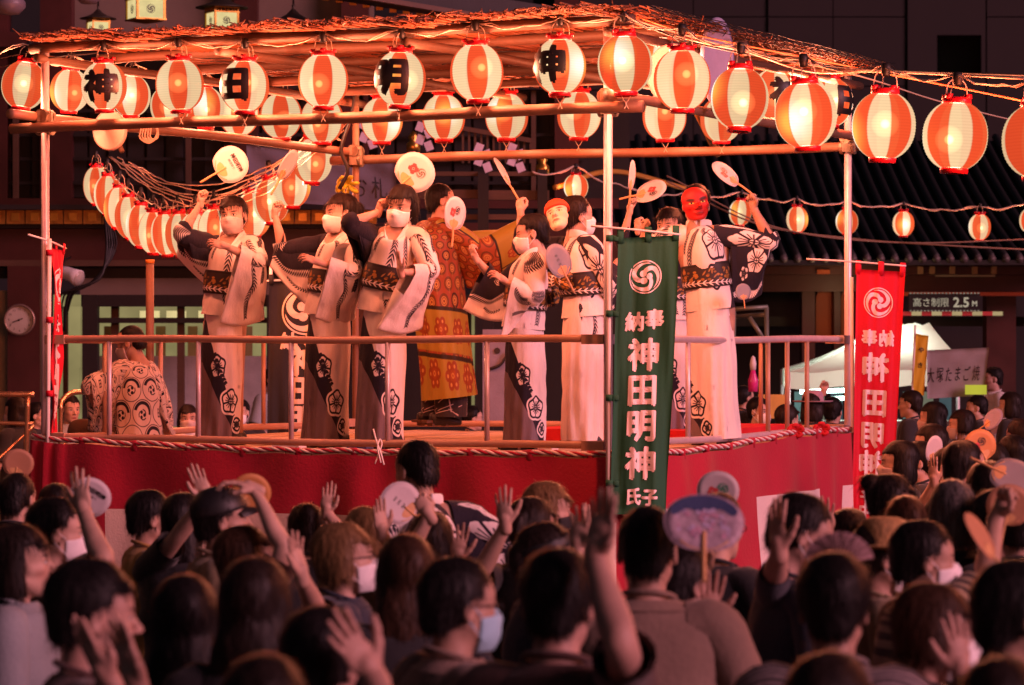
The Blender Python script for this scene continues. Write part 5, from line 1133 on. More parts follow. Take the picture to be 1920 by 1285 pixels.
# ---- hand fans (uchiwa)
m_fanw = M('white fan paper', (.58, .52, .53), .6, .05, 8, .0006); m_fano = M('orange fan paper', (.55, .24, .08), .6, .05, 8, .0006); m_fang = M('grey fan paper', (.26, .25, .27), .6, .08, 8, .0006); m_fant = M('tan fan paper', (.42, .20, .11), .6, .05, 8, .0006); m_hand = M('bamboo fan handle', (.58, .32, .14), .5)
def fan_outline(n=30):
    a = np.linspace(0, 2 * np.pi, n, endpoint=False); r = 1 - .05 * np.cos(2 * a) ; x = .128 * np.cos(a) * r * (1 + .05 * np.sin(a)); z = .112 * np.sin(a) * r + .02 * np.abs(np.cos(a)) ** 3 * 0
    z = np.where(z < -.085, -.085 + (z + .085) * .5, z); return x, z
def fan(label, c, d, u, n, paper, prints=None, size=1., name='hand_fan', handle=True, group='hand fans held by dancers and crowd', rib=True, handle_m=None):
    p = P(c[0], c[1], d); u = unit(SV(u)); nn = SV(n); nn = unit(nn - u * (nn @ u)); w = np.cross(nn, u) * -1   # w to the reader's right
    w = np.cross(u, nn); B = np.stack([w, -nn, u], 1); o = empty(name, p, Matrix(B.tolist()).to_euler(), label, 'hand fan', group); o.scale = (size,) * 3
    X, Z = fan_outline(); k = len(X); g = G(); bow = lambda x, z: .010 * np.cos(x / .128 * 1.3)
    rings = [(1., 0), (.75, 0), (.4, 0)]; V = []; F = []
    for s_ in (-.0012, .0012):
        for f_, _ in rings: V.append(np.stack([X * f_, bow(X * f_, Z) + s_, Z * f_], 1))
        V.append(np.array([[0, bow(0, 0) + s_, 0]]))
    V = np.vstack(V); j = np.arange(k); j2 = (j + 1) % k; h = 3 * k + 1
    Q = [np.stack([a * k + j, a * k + j2, (a + 1) * k + j2, (a + 1) * k + j], 1) for a in (0, 1)]; T = np.stack([2 * k + j, 2 * k + j2, np.full(k, 3 * k)], 1)
    g.add(V, [np.vstack(Q), T, np.vstack(Q)[:, ::-1] + h, T[:, ::-1] + h, np.stack([j2, j, j + h, j2 + h], 1)]); g.obj('fan_paper', paper, o)
    g = G(); c2 = np.stack([X * 1.006, bow(X, Z), Z * 1.006], 1); V, F, U = loft(np.vstack([c2, c2[:1]]), .0018, side=(0, 1, .01), m=5); g.add(V, F); g.obj('rim', paper, o)
    if handle:
        g = G(); path(g, [(0, .009, -.03), (0, .008, -.10), (0, .004, -.145), (0, .003, -.225)], .0075, 8, side=(0, 1, .01)); g.obj('handle', handle_m or m_hand, o)
        g = G(); path(g, [(-.075, .006, -.066), (-.03, .01, -.094), (.03, .01, -.094), (.075, .006, -.066)], .003, 6, side=(0, 1, .01)); g.obj('wire_bow', handle_m or m_hand, o)
    if rib:
        g = G(); a = np.linspace(math.pi, 2 * math.pi, 13); ins = .052
        pts = np.stack([ins * np.cos(a), np.full(13, -.0), -.052 + .04 * np.sin(a) - .0], 1); top_ = np.stack([ins * np.cos(a), np.full(13, 0.), -.052 - .012 * np.sin(a) * 1.2], 1)
        for sg in (-1, 1):
            yy = bow(0, 0) + sg * .0030; g.add(np.vstack([pts + A(0, yy, 0), top_ + A(0, yy, 0)]), [np.stack([np.arange(12), np.arange(1, 13), 13 + np.arange(1, 13), 13 + np.arange(12)], 1)])
        g.obj('handle_fork', handle_m or m_hand, o)
    def pr(geo, cx, cz, s, m, sg, rot=0):
        V, T = geo; V2 = V[:, :2]; V2 = V2 @ np.array([[math.cos(rot), math.sin(rot)], [-math.sin(rot), math.cos(rot)]]); x = V2[:, 0] * s * (1 if sg < 0 else -1) + cx; z = V2[:, 1] * s + cz
        g = G(); g.add(np.stack([x, bow(x, z) + sg * .0028 + sg * (V[:, 2] if V.shape[1] > 2 else 0), z], 1), T); g.obj('print', m, o, False)
    if prints == 'crest': pr(CREST, -.022, .012, .036, m_redink, -1, .5); pr(SWIRL, .030, .026, .030, m_greenink, -1)
    if prints == 'crest_dark': pr(CREST, -.022, .012, .036, m_redink, -1, .5); pr(SWIRL, .030, .026, .030, m_ink, -1)
    if prints == 'crest_green': pr(CREST, -.03, -.005, .036, m_redink, -1, .5); pr(SWIRL, .026, .018, .034, M('green print', (.05, .28, .16), .6), -1)
    if prints == 'words':
        pr(text2d('神田明神', .03), 0.01, .045, .034, m_ink, -1, 0); pr(text2d('納涼祭り', .0), .0, .010, .020, m_ink, -1, 0)
    if prints == 'small': 
        for r_ in range(3): pr(text2d('神田明神'[r_:r_ + 2], .0), .0, .04 - .03 * r_, .016, m_greenink, -1, 0)
    if prints == 'photo':
        g = G(); a = np.linspace(R(28), R(152), 16); o_ = np.stack([X.max() * .97 * np.cos(a), Z.max() * .97 * np.sin(a)], 1); i_ = np.stack([X.max() * .93 * np.cos(a), Z.max() * (.42 + .1 * np.sin(a * 7)) * np.sin(a) ** .4], 1); P2 = np.vstack([o_, i_])
        g.add(np.stack([P2[:, 0], bow(P2[:, 0], 0) - .0026, P2[:, 1]], 1), [np.stack([np.arange(15), np.arange(1, 16), 17 + np.arange(15), 16 + np.arange(15)], 1)]); g.obj('print', M('blue print', (.05, .07, .16), .6), o, False)
        rs = np.random.RandomState(5); g = G()
        for a in range(60): x, z = rs.uniform(-.10, .10), rs.uniform(-.05, .055); lathe(g, [(0, -.0), (.008, 0)], 7, a % 2, (x, z, 0)); 
        oo = g.obj('print', [M('pink print', (.55, .30, .42), .6), M('lilac print', (.50, .42, .60), .6)], o, False); oo.rotation_euler = (R(90), 0, 0); oo.location = (0, .0055, 0)
    return o
# ---- shirts
mk = lambda n, c, **k: M(n, c, .88, .14, 5, .006, sheen=.15, **k)
s_tan = mk('tan shirt', (.24, .16, .125)); s_dark = mk('black shirt', (.018, .017, .02)); s_grey = mk('pale grey shirt', (.25, .27, .29)); s_must = mk('mustard shirt', (.36, .20, .06)); s_navy = mk('navy jacket', (.03, .035, .055)); s_red = mk('brown red shirt', (.09, .045, .04)); s_turq = mk('turquoise shirt', (.03, .30, .40)); s_white = mk('white shirt', (.60, .56, .56)); s_olive = mk('olive shirt', (.20, .15, .09))
def stripe_mat(name, a, b, n, ax=2):
    t = NT(name); c = t.xyz(t.coord('UV')); v = t.math('SINE', t.math('MULTIPLY', c[ax], n)); no = t.noise(60, t.coord())
    t.pbsdf(t.mix(t.ramp(v, -.1, .1), a, b), .88, no, .003, sheen=.15); return t.m
s_str = stripe_mat('brown striped shirt', (.42, .30, .19), (.07, .045, .035), 74, 1); s_str2 = stripe_mat('dark striped shirt', (.30, .24, .24), (.035, .03, .034), 150, 0)
F_ = dict(fem=True)
UPR = lambda px, py, dd, lean=0., n=(0, 0, 1), pose='open', **k: dict(w=(px, py, dd), f=(lean, 1, .1), n=n, pose=pose, **k)
# ---- foreground crowd, roughly from the left
person('person with cropped dark hair at the left edge, seen from behind', 28, 890, 12.2, -20, hair=('crop', 'black'), skin=1, shirt=s_dark)
person('woman in profile with dark bob and pale grey shirt at the lower left edge', 22, 988, 8.6, -84, fem=True, hair=('bob', 'dark'), skin=0, shirt=s_grey, head=(0, 4, 0))
person('person with white mask raising a hand beside the left banner', 92, 938, 9.6, -80, hair=('short', 'black'), skin=0, shirt=s_tan, mask=m_mask, arms=dict(R=dict(w=(158, 962, -.15), f=(-.16, 1, .0), n=(.5, 0, -1), pose='open', e=(.05, -1, .5))))
person('short dark haired person half hidden behind the raised hand at the left', 103, 914, 13.0, -10, hair=('short', 'black'), shirt=s_dark)
person('young person in mustard shirt in front of the cream curtain', 272, 926, 11.6, -70, hair=('short', 'black'), skin=1, shirt=s_must)
person('woman with long black hair between the mustard shirt and the black cap', 338, 930, 10.8, -25, fem=True, hair=('long', 'black'), shirt=s_dark, arms=dict(L=UPR(386, 935, -.3, -.35, pose='flat')))
person('man in a black baseball cap facing right with an olive shirt', 402, 918, 10.0, -78, hair=('short', 'black'), skin=1, shirt=s_olive, hat='cap', head=(0, 6, 0))
person('woman with brown hair in profile, one arm bent high over her head', 448, 992, 9.2, -74, fem=True, hair=('side', 'brown'), shirt=s_red, head=(0, 8, 0), arms=dict(R=dict(w=(478, 918, -.05), f=(-.86, .30, .1), n=(-.3, -1, 0), pose='soft', e=(1, -.2, .2))))
person('person with fluffy black hair clapping at the lower left', 152, 1062, 6.3, -74, hair=('fluffy', 'black'), skin=2, shirt=s_red, arms=dict(L=dict(w=(205, 1275, -.24), f=(-.50, .86, .1), n=(.7, .2, -.6), pose='flat', e=(-.2, -1, .4)), R=dict(w=(258, 1285, -.34), f=(-.30, .92, .1), n=(-.6, .1, .6), pose='flat', e=(.9, -1, .3))))
person('woman with long straight black hair seen from behind at the lower left', 345, 1086, 6.9, 4, fem=True, hair=('long', 'black'), shirt=s_grey)
person('woman with long dark brown hair seen from behind beside the raised palm', 472, 1052, 6.6, -14, fem=True, hair=('long', 'dark'), shirt=s_dark)
person('small person with a hair bun in front of the red curtain', 575, 953, 11.6, 8, fem=True, hair=('bun', 'dark'), shirt=s_dark, arms=dict(R=UPR(612, 962, -.1, .12, pose='flat')))
person('woman with light brown hair, glasses and white mask looking right', 632, 985, 8.9, -80, fem=True, hair=('side', 'blond'), shirt=s_navy, mask=m_mask, glasses=True, head=(0, 6, 0), arms=dict(L=UPR(566, 1082, -.75, -.22, n=(.8, 0, .5), e=(.1, -1, .2))))
person('person with cropped black hair raising a hand at the lower left centre', 592, 1146, 5.7, -22, hair=('short', 'black'), skin=2, shirt=s_dark, arms=dict(R=dict(w=(702, 1266, -.12), f=(-.58, .78, .15), n=(.4, .2, .8), pose='open', e=(.25, -1, .7))))
person('person with tousled blond hair below the white hand fan', 688, 958, 10.6, 30, fem=True, hair=('bob', 'blond'), skin=0, shirt=s_olive, arms=dict(R=UPR(716, 1000, -.25, -.1, n=(.6, 0, .8), pose='flat')))
person('person with dark brown hair holding up the white hand fan', 806, 968, 10.3, -12, hair=('side', 'dark'), fem=True, shirt=s_olive, arms=dict(L=dict(w=(806, 968, -.25), f=(-.5, .8, .0), n=(0, 0, -1), pose='grip'), R=UPR(858, 1050, -.2, .1, pose='open')))
person('woman with very long brown hair seen from behind at the centre left', 762, 1008, 7.7, 6, fem=True, hair=('long', 'brown'), shirt=s_dark)
person('man with glasses and light blue mask turned to the right', 842, 1052, 6.8, -62, hair=('short', 'black'), skin=1, shirt=s_tan, mask=m_maskb, glasses=True, wide=1.05)
person('person with full black hair and one arm raised at the bottom centre', 1042, 1040, 6.35, -14, hair=('short', 'black'), skin=2, shirt=s_red, hs=1.05, arms=dict(R=dict(w=(1116, 1046, -.12), f=(.15, .9, .1), n=(-.6, 0, .7), pose='flat', e=(.22, -.7, 1))))
person('woman with a light brown bob and dark mask near the corner post', 1016, 908, 11.3, -74, fem=True, hair=('bob', 'blond'), shirt=s_dark, mask=m_maskk, arms=dict(R=UPR(1112, 1010, -.3, -.32, n=(.9, 0, .4))))
person('woman with a low dark hair bun left of the light brown bob', 988, 938, 10.2, -40, fem=True, hair=('updo', 'dark'), shirt=s_dark, arms=dict(L=UPR(948, 985, -.25, -.1, n=(.4, 0, -1))))
person('woman in a dark sun visor with face lifted to the stage', 1016, 984, 8.9, -74, fem=True, hair=('updo', 'dark'), skin=0, shirt=s_navy, hat='visor', head=(0, 14, 0), arms=dict(R=UPR(1082, 1030, -.3, .1, n=(-.5, 0, .9))))
person('broad man in a tan shirt with short black hair seen from behind', 1212, 956, 7.75, -8, hair=('crop', 'black'), skin=1, shirt=s_tan, wide=1.15, hs=1.06)
person('person hidden behind the printed round fan', 1338, 930, 9.6, -40, hair=('short', 'black'), shirt=s_dark, glasses=True, arms=dict(L=dict(w=(1306, 1086, -1.0), f=(.02, 1, .1), n=(.6, 0, -.6), pose='grip')))
person('dark haired person showing a spread palm right of the tan shirt', 1268, 1030, 8.3, -50, hair=('short', 'black'), skin=2, shirt=s_navy, arms=dict(R=UPR(1328, 1168, -.5, .10, n=(0, 0, 1))))
person('man in a navy jacket with his hand lifted before his temple', 1484, 932, 8.5, -78, hair=('short', 'black'), skin=2, shirt=s_navy, sleeve=.80, head=(-6, -14, 0), mask=m_mask, arms=dict(L=dict(w=(1462, 1034, -.32), f=(-.10, 1, .0), n=(.8, 0, -.6), pose='open', e=(-.5, -1, .5))))
person('person with big fluffy black hair and a dark striped shirt', 1562, 1052, 6.5, -10, hair=('fluffy', 'black'), skin=1, shirt=s_str2, hs=1.02)
person('person in a straw hat with glasses and white mask', 1640, 984, 9.0, -82, hair=('short', 'dark'), skin=1, shirt=s_olive, mask=m_mask, glasses=True, hat='straw', hatm=M('straw hat', (.34, .20, .08), .8, .25, 60, .004))
person('man in a brown striped shirt and white mask stretching up an arm', 1716, 982, 8.4, -82, hair=('short', 'black'), skin=1, shirt=s_str, mask=m_mask, arms=dict(R=dict(w=(1868, 968, .1), f=(.5, .8, .1), n=(-.6, 0, .6), pose='grip', e=(.4, -1, .2))), wide=1.08)
person('woman with short brown hair and white mask at the lower right', 1732, 1104, 6.7, -86, fem=True, hair=('side', 'brown'), skin=2, shirt=s_dark, mask=m_mask, head=(0, -4, 0), arms=dict(R=dict(w=(1800, 1262, -.3), f=(-.10, 1, .1), n=(-.4, 0, -.8), pose='open', e=(.8, -1, .3))))
person('woman with a top bun, black mask and turquoise shirt beside the red banner', 1660, 893, 11.2, -80, fem=True, hair=('bun', 'black'), skin=3, shirt=s_turq, mask=m_maskk)
person('woman with a shiny grey streaked bob seen from behind', 1788, 904, 10.0, 6, fem=True, hair=('bob', 'grey'), shirt=s_dark)
person('person in a black cap and white mask at the right edge', 1862, 924, 9.9, -82, hair=('short', 'black'), shirt=s_dark, hat='cap', mask=m_mask)
person('large dark haired person cut by the lower right edge', 1888, 1058, 6.1, -74, hair=('short', 'black'), skin=1, shirt=s_dark)
person('dark brown head behind the straw hat', 1588, 962, 10.8, -30, hair=('short', 'dark'), shirt=s_dark, arms=dict(L=UPR(1552, 1000, -.2, -.1, pose='open')))
person('reddish brown haired person below the grey streaked bob', 1700, 936, 10.6, 0, hair=('bob', 'brown'), fem=True, shirt=s_dark)
person('dark head of hair at the very bottom left of centre', 492, 1240, 5.1, 0, hair=('short', 'dark'), shirt=s_dark)
person('dark head at the bottom edge below the fluffy hair', 1545, 1236, 5.2, -30, hair=('bob', 'dark'), fem=True, shirt=s_dark)
person('dark head at the bottom right corner', 1872, 1246, 5.1, -20, hair=('short', 'dark'), shirt=s_dark)
# ---- crowd farther off on the right and behind the stage
gfar = 'crowd farther away round the stage'
def far(label, x, top, d, yaw, hair, fem=False, mask=None, shirt=s_dark, **k): return person(label, x, top, d, yaw, hair=hair, fem=fem, mask=mask, shirt=shirt, hi=False, group=gfar, **k)
far('person with a shaved neck standing left of the white stall banner', 1712, 735, 29, 70, ('short', 'dark'), skin=1)
far('woman with a black bob and pink mask below the white stall banner', 1755, 757, 24.5, 62, ('bob', 'black'), True, m_maskp)
far('woman with pink mask facing left behind the orange fan', 1808, 772, 25.5, 75, ('side', 'dark'), True, m_maskp)
far('person with dark hair under the violet fan', 1836, 744, 31, 85, ('short', 'black'))
far('tall dark person right of the stall banner', 1866, 690, 36, 100, ('short', 'black'), skin=2, shirt=s_white)
far('person in red light at the far right of the crowd', 1898, 738, 30, 60, ('bob', 'dark'), True, m_maskp)
far('brown haired person in front of the woman with the black bob', 1752, 800, 20, 68, ('bob', 'dark'), True, m_maskp)
far('person with a black bob and mask turned left beside the red banner', 1694, 832, 17.5, 78, ('bob', 'black'), True, m_maskp)
far('person with short black hair behind the masked person at the red banner', 1730, 834, 18.5, 85, ('short', 'black'), skin=2)
far('man with short black hair and lit ear under the orange fan', 1800, 832, 15, -62, ('short', 'black'), skin=2)
far('dark haired person between the orange fan and the right edge', 1862, 836, 17, 50, ('short', 'black'), shirt=s_navy)
far('dark haired person at the right edge above the round tan fan', 1902, 822, 20, 40, ('short', 'black'), skin=2)
far('dark curly head just below the orange fan', 1852, 876, 13.2, -15, ('fluffy', 'black'), shirt=s_navy)
far('dark head at the right edge beside the black cap', 1912, 930, 11, -10, ('short', 'black'))
far('lit face with mask at the right edge of the far crowd', 1915, 790, 22, 30, ('short', 'dark'), False, m_maskp)
far('person with hands up in orange light behind the spread palms', 1776, 846, 16.5, -60, ('bob', 'dark'), True, None, arms=dict(L=dict(w=(1752, 905, -.2), f=(-.1, 1, 0), n=(.6, 0, -.8), pose='flat'), R=dict(w=(1770, 905, -.2), f=(.15, 1, 0), n=(-.6, 0, .8), pose='flat')))
far('person with mask seen between the railings left of the first dancer', 352, 762, 28, 190, ('bob', 'dark'), True, m_maskp, shirt=s_white)
far('person with dark hair beside the left banner behind the stage', 130, 744, 28, -150, ('short', 'black'), shirt=s_grey)
far('person with a mask behind the metal handrail at the left edge', 34, 748, 27, 60, ('bob', 'dark'), True, m_maskp)
far('dark haired child beside the handrail at the left edge', 66, 758, 29, -100, ('short', 'black'))
far('man behind the stage right of the first dancer', 508, 690, 34, -120, ('crop', 'dark'), skin=2, shirt=s_grey)
far('dark haired person low behind the gown', 882, 766, 31, -80, ('short', 'black'))
far('person with mask behind the stage below the trestle', 1418, 748, 28, -130, ('short', 'black'), False, m_mask)
far('dark haired person left of the two rope knots', 1472, 764, 26, -50, ('fluffy', 'dark'))
far('person in a wide pink hat behind the right railing', 1522, 738, 27, -20, ('bob', 'dark'), True, None, hat='straw', hatm=M('pink cloth hat', (.36, .22, .28), .85))
far('person with one arm raised inside the tent light', 1560, 748, 27.5, -20, ('short', 'black'), skin=2, arms=dict(L=dict(w=(1545, 735, -.1), f=(.15, 1, 0), n=(0, 0, 1), pose='grip')))
far('dark haired person behind the green banner', 1392, 726, 33, -60, ('short', 'black'))
far('dark haired person with mask right of the seated man', 452, 752, 30, 170, ('short', 'black'), False, m_mask)
# ---- fans in the crowd
fan('white hand fan with black print beside the left raised hand', (168, 934), 11.9, (.55, .8, .1), (.25, 0, 1), m_fanw, 'words', .64)
fan('white hand fan with faint dots before the yukata man', (752, 944), 12.5, (-.72, .62, .1), (.2, .3, 1), m_fanw, 'small', .70)
fan('white hand fan with red crest and green swirl below the right railing', (1346, 922), 11.5, (.10, 1, .1), (-.1, .1, 1), m_fanw, 'crest_green', .62)
fan('dark blue rimmed hand fan printed with a pink crowd picture', (1320, 980), 8.6, (.04, .74, -.66), (0, .66, .74), M('pink print fan paper', (.40, .30, .36), .55, .3, 30), 'photo', .88, rib=False)
fan('orange lit hand fan with dark crest held high on the right', (1838, 838), 16.5, (-.45, .9, .1), (.2, .2, 1), m_fano, 'crest_dark', .75)
fan('small white hand fan seen edge on left of the orange fan', (1752, 843), 17, (.15, 1, .1), (.8, 0, .7), m_fanw, None, .62)
fan('violet hand fan tilted flat above the orange fan', (1860, 786), 22, (.6, .5, .3), (.0, 1, .75), M('violet fan paper', (.30, .28, .44), .6), None, .72)
fan('white and dark hand fan lying slanted at the right edge', (1898, 892), 12.6, (.8, -.35, .2), (.3, .7, .8), m_fang, None, .8)
fan('round tan hand fan beside the black cap', (1892, 950), 10.6, (.2, 1, .1), (.1, 0, 1), m_fant, None, .62)
fan('brown hand fan seen nearly edge on before the stretched arm', (1842, 1006), 8.3, (-.55, .82, .0), (.8, .55, .35), m_fant, None, .62)
fan('white hand fan held low at the left edge behind the handrail', (34, 870), 14, (.3, 1, .1), (.2, 0, 1), m_fant, None, .55)
fan('orange hand fan behind the bent arm of the brown haired woman', (470, 925), 11.5, (.7, .7, .1), (.5, 0, 1), m_fano, None, .6)
# folding fan
o = empty('folding_fan', P(1572, 1058, 7.6), (R(8), 0, R(0)), 'open pinkish folding fan with pleats above the fluffy hair', 'folding fan')
n = 40; a = np.linspace(R(12), R(168), n); V = np.vstack([np.stack([r_ * np.cos(a), .004 * ((np.arange(n) % 2) * 2 - 1) * (r_ / .1), r_ * .92 * np.sin(a)], 1) for r_ in (.03, .085)] )
g = G(); g.add(V, gridF(n, 2)); g.obj('pleated_leaf', M('pink folding fan paper', (.48, .30, .32), .7, .1, 20), o)
g = G()
for q in a[::3]: beam(g, (0, -.006, 0), (.086 * math.cos(q), -.006, .079 * math.sin(q)), .003, .0025)
g.obj('fan_ribs', m_brown, o)
# ================================================================ printed cloth of the dancers (patterns drawn in metres)
WHT, NVY, GRY = A(.80, .73, .71), A(.016, .014, .026), A(.19, .145, .165)
class Canvas:
    def __init__(s, w, h, col=WHT, res=330):
        s.w, s.h, s.res = w, h, res; s.nx, s.ny = int(w * res), int(h * res); s.p = np.tile(np.asarray(col, float), (s.ny, s.nx, 1))
        s.X, s.Y = np.meshgrid((np.arange(s.nx) + .5) / res - w / 2, (np.arange(s.ny) + .5) / res)
    def box(s, x, y, r):
        i0, i1 = int(max(0, (x - r + s.w / 2) * s.res)), int(min(s.nx, (x + r + s.w / 2) * s.res + 2)); j0, j1 = int(max(0, (y - r) * s.res)), int(min(s.ny, (y + r) * s.res + 2))
        return (slice(j0, j1), slice(i0, i1)) if i1 > i0 and j1 > j0 else None
    def put(s, sl, d, col):      # d: signed distance, negative inside
        a = np.clip(.5 - d * s.res, 0, 1)[..., None]; s.p[sl] = s.p[sl] * (1 - a) + np.asarray(col) * a
    def disc(s, x, y, r, col, r2=None, sq=1.):
        sl = s.box(x, y, r * 1.2)
        if sl is None: return
        d = np.hypot(s.X[sl] - x, (s.Y[sl] - y) / sq) - r
        if r2 is not None: d = np.maximum(d, r2 - np.hypot(s.X[sl] - x, (s.Y[sl] - y) / sq))
        s.put(sl, d, col)
    def leaf(s, x, y, a, L, w, col):
        sl = s.box(x, y, L * 1.1)
        if sl is None: return
        dx, dy = s.X[sl] - x, s.Y[sl] - y; t = (dx * math.cos(a) + dy * math.sin(a)) / L; n = -dx * math.sin(a) + dy * math.cos(a)
        s.put(sl, np.where((t > 0) & (t < 1), np.abs(n) - w * np.sin(np.pi * np.clip(t, 0, 1) ** .8), 1.), col)
    def line(s, pts, w, col):
        for (x0, y0), (x1, y1) in zip(pts[:-1], pts[1:]):
            L = math.hypot(x1 - x0, y1 - y0); sl = s.box((x0 + x1) / 2, (y0 + y1) / 2, L / 2 + w)
            if sl is None: continue
            t = np.clip(((s.X[sl] - x0) * (x1 - x0) + (s.Y[sl] - y0) * (y1 - y0)) / (L * L + 1e-9), 0, 1); s.put(sl, np.hypot(s.X[sl] - x0 - t * (x1 - x0), s.Y[sl] - y0 - t * (y1 - y0)) - w / 2, col)
    def sprig(s, pts, n=22, L=.052, w=.0062, col=NVY, spread=.62):
        C = cr(np.array(pts, float), n + 1); s.line([tuple(c) for c in C], .005, col)
        for k in range(n):
            a = math.atan2(*(C[k + 1] - C[k])[::-1]); f = .6 + .5 * math.sin(math.pi * (k + 1) / (n + 1))
            for sg in (-1, 1): s.leaf(C[k][0], C[k][1], a + sg * spread, L * f, w, col)
    def peony(s, x, y, r, a0=0., fill=WHT, edge=NVY, n=5, halo=None):
        lobes = []
        for k in range(n):
            a = a0 + k * 2 * np.pi / n
            for da, rr in ((-.30, .58), (.30, .58), (0, .70)): lobes.append((x + r * rr * math.cos(a + da), y + r * rr * math.sin(a + da), r * .30, a))
        if halo is not None:
            for p in lobes: s.disc(p[0], p[1], p[2] + .034, halo)
        for p in lobes: s.disc(p[0], p[1], p[2] + .017, edge)
        s.disc(x, y, r * .55, edge)
        for k in range(n):
            for p in lobes[3 * k:3 * k + 3]: s.disc(p[0], p[1], p[2], fill)
            a = a0 + k * 2 * np.pi / n; s.leaf(x, y, a, r * .95, r * .17, fill)
        for k in range(n):
            a = a0 + (k + .5) * 2 * np.pi / n; s.line([(x + r * .2 * math.cos(a), y + r * .2 * math.sin(a)), (x + r * .92 * math.cos(a), y + r * .92 * math.sin(a))], .016, edge)
            a = a0 + k * 2 * np.pi / n
            for da in (-.16, .16): s.line([(x + r * .25 * math.cos(a + da), y + r * .25 * math.sin(a + da)), (x + r * .62 * math.cos(a + da * 1.3), y + r * .62 * math.sin(a + da * 1.3))], .008, edge)
        s.disc(x, y, r * .24, edge); s.disc(x, y, r * .18, fill); s.line([(x - r * .14, y), (x + r * .14, y)], .010, edge); s.line([(x, y - r * .14), (x, y + r * .14)], .010, edge)
    def mat(s, name, rough=.85, bd=.0032, weave=True, sheen=.06):
        im = bpy.data.images.new(name + ' print', s.nx, s.ny, float_buffer=True); im.colorspace_settings.name = 'Linear Rec.709'; q = np.ones((s.ny, s.nx, 4), np.float32); q[..., :3] = s.p; im.pixels.foreach_set(q.ravel()); im.update(); im.pack()
        t = NT(name); x = t.n('ShaderNodeTexImage'); x.image = im; x.extension = 'EXTEND'; t.l(t.coord('UV'), x.inputs[0])
        n = t.noise(9, t.coord(), 3); c = t.mix(t.ramp(n, .3, .7), t.mix(1., x.outputs[0], (.96, .96, .96), 'MULTIPLY'), x.outputs[0])
        t.pbsdf(c, rough, t.math('ADD', t.math('MULTIPLY', t.noise(1., t.scaled(t.coord(), (26, 26, 7)), 3), 2.4), t.math('MULTIPLY', t.noise(420, t.coord(), 1), .6)), bd, spec=.25, sheen=sheen); return t.m
def cv(xs, ys): return lambda x: np.interp(x, xs, ys)
def skirt_print(dx=0., up=0., name='yukata skirt print', plain=False):
    c = Canvas(1.5, 1.05)
    if plain: c.sprig([(.10, .98), (.14, .86), (.10, .76)], 10, .05); c.sprig([(-.06, 1.0), (-.02, .92)], 6, .05); return c.mat(name)
    x = c.X - dx; y = c.Y - up; sl = (slice(None), slice(None))
    upc = cv([-.75, -.34, -.2, -.08, 0, .12, .22, .4], [1.06, .90, .74, .54, .40, .21, .06, -.2]); loc = cv([-.75, -.34, -.2, 0, .1, .3], [.72, .62, .48, .20, .05, -.2])
    c.put(sl, (y - upc(x)) * .7, NVY); c.put(sl, (y - loc(x)) * .7, GRY)
    c.peony(-.125 + dx, .600 + up, .080, .5, fill=WHT, edge=NVY); c.sprig([(-.17 + dx, .70 + up), (-.10 + dx, .56 + up), (-.02 + dx, .46 + up)], 7, .05, .014, NVY)
    c.peony(.035 + dx, .335 + up, .088, .25, edge=NVY, halo=WHT); c.peony(.135 + dx, .150 + up, .045, .2, edge=NVY, halo=WHT, n=4)
    c.sprig([(.3, 1.03), (.33, .9)], 6, .04); return c.mat(name)
m_sk = [skirt_print(.10, -.02), skirt_print(-.24, -.06, 'yukata skirt print turned'), skirt_print(.7, 0, 'yukata plain skirt', True)]
def bodice_print(kind):
    c = Canvas(1.3, .75)
    if kind == 'front':
        c.sprig([(-.05, .68), (.02, .5), (.0, .25), (.05, .05)], 24, .06, .007); c.sprig([(.12, .35), (.16, .2), (.13, .04)], 12, .055); c.sprig([(-.24, .70), (-.18, .55), (-.20, .40)], 14); c.sprig([(.20, .66), (.14, .5), (.17, .3)], 16)
        c.put((slice(None), slice(None)), -(np.abs(c.X) - .56), NVY)
    if kind == 'back':
        c.sprig([(-.03, .68), (-.10, .55), (-.16, .40), (-.18, .22)], 22, .06); c.sprig([(-.19, .70), (-.22, .55), (-.24, .40)], 14); c.sprig([(.06, .68), (.02, .60), (.05, .50)], 9, .055)
        c.put((slice(None), slice(None)), -(c.X - .17 - .10 * np.sin(c.Y * 5)), NVY); c.peony(.135, .47, .135, .35, edge=NVY, halo=None); c.peony(.07, .24, .07, .9, edge=NVY)
    return c.mat('yukata bodice ' + kind)
m_bf, m_bb = bodice_print('front'), bodice_print('back')
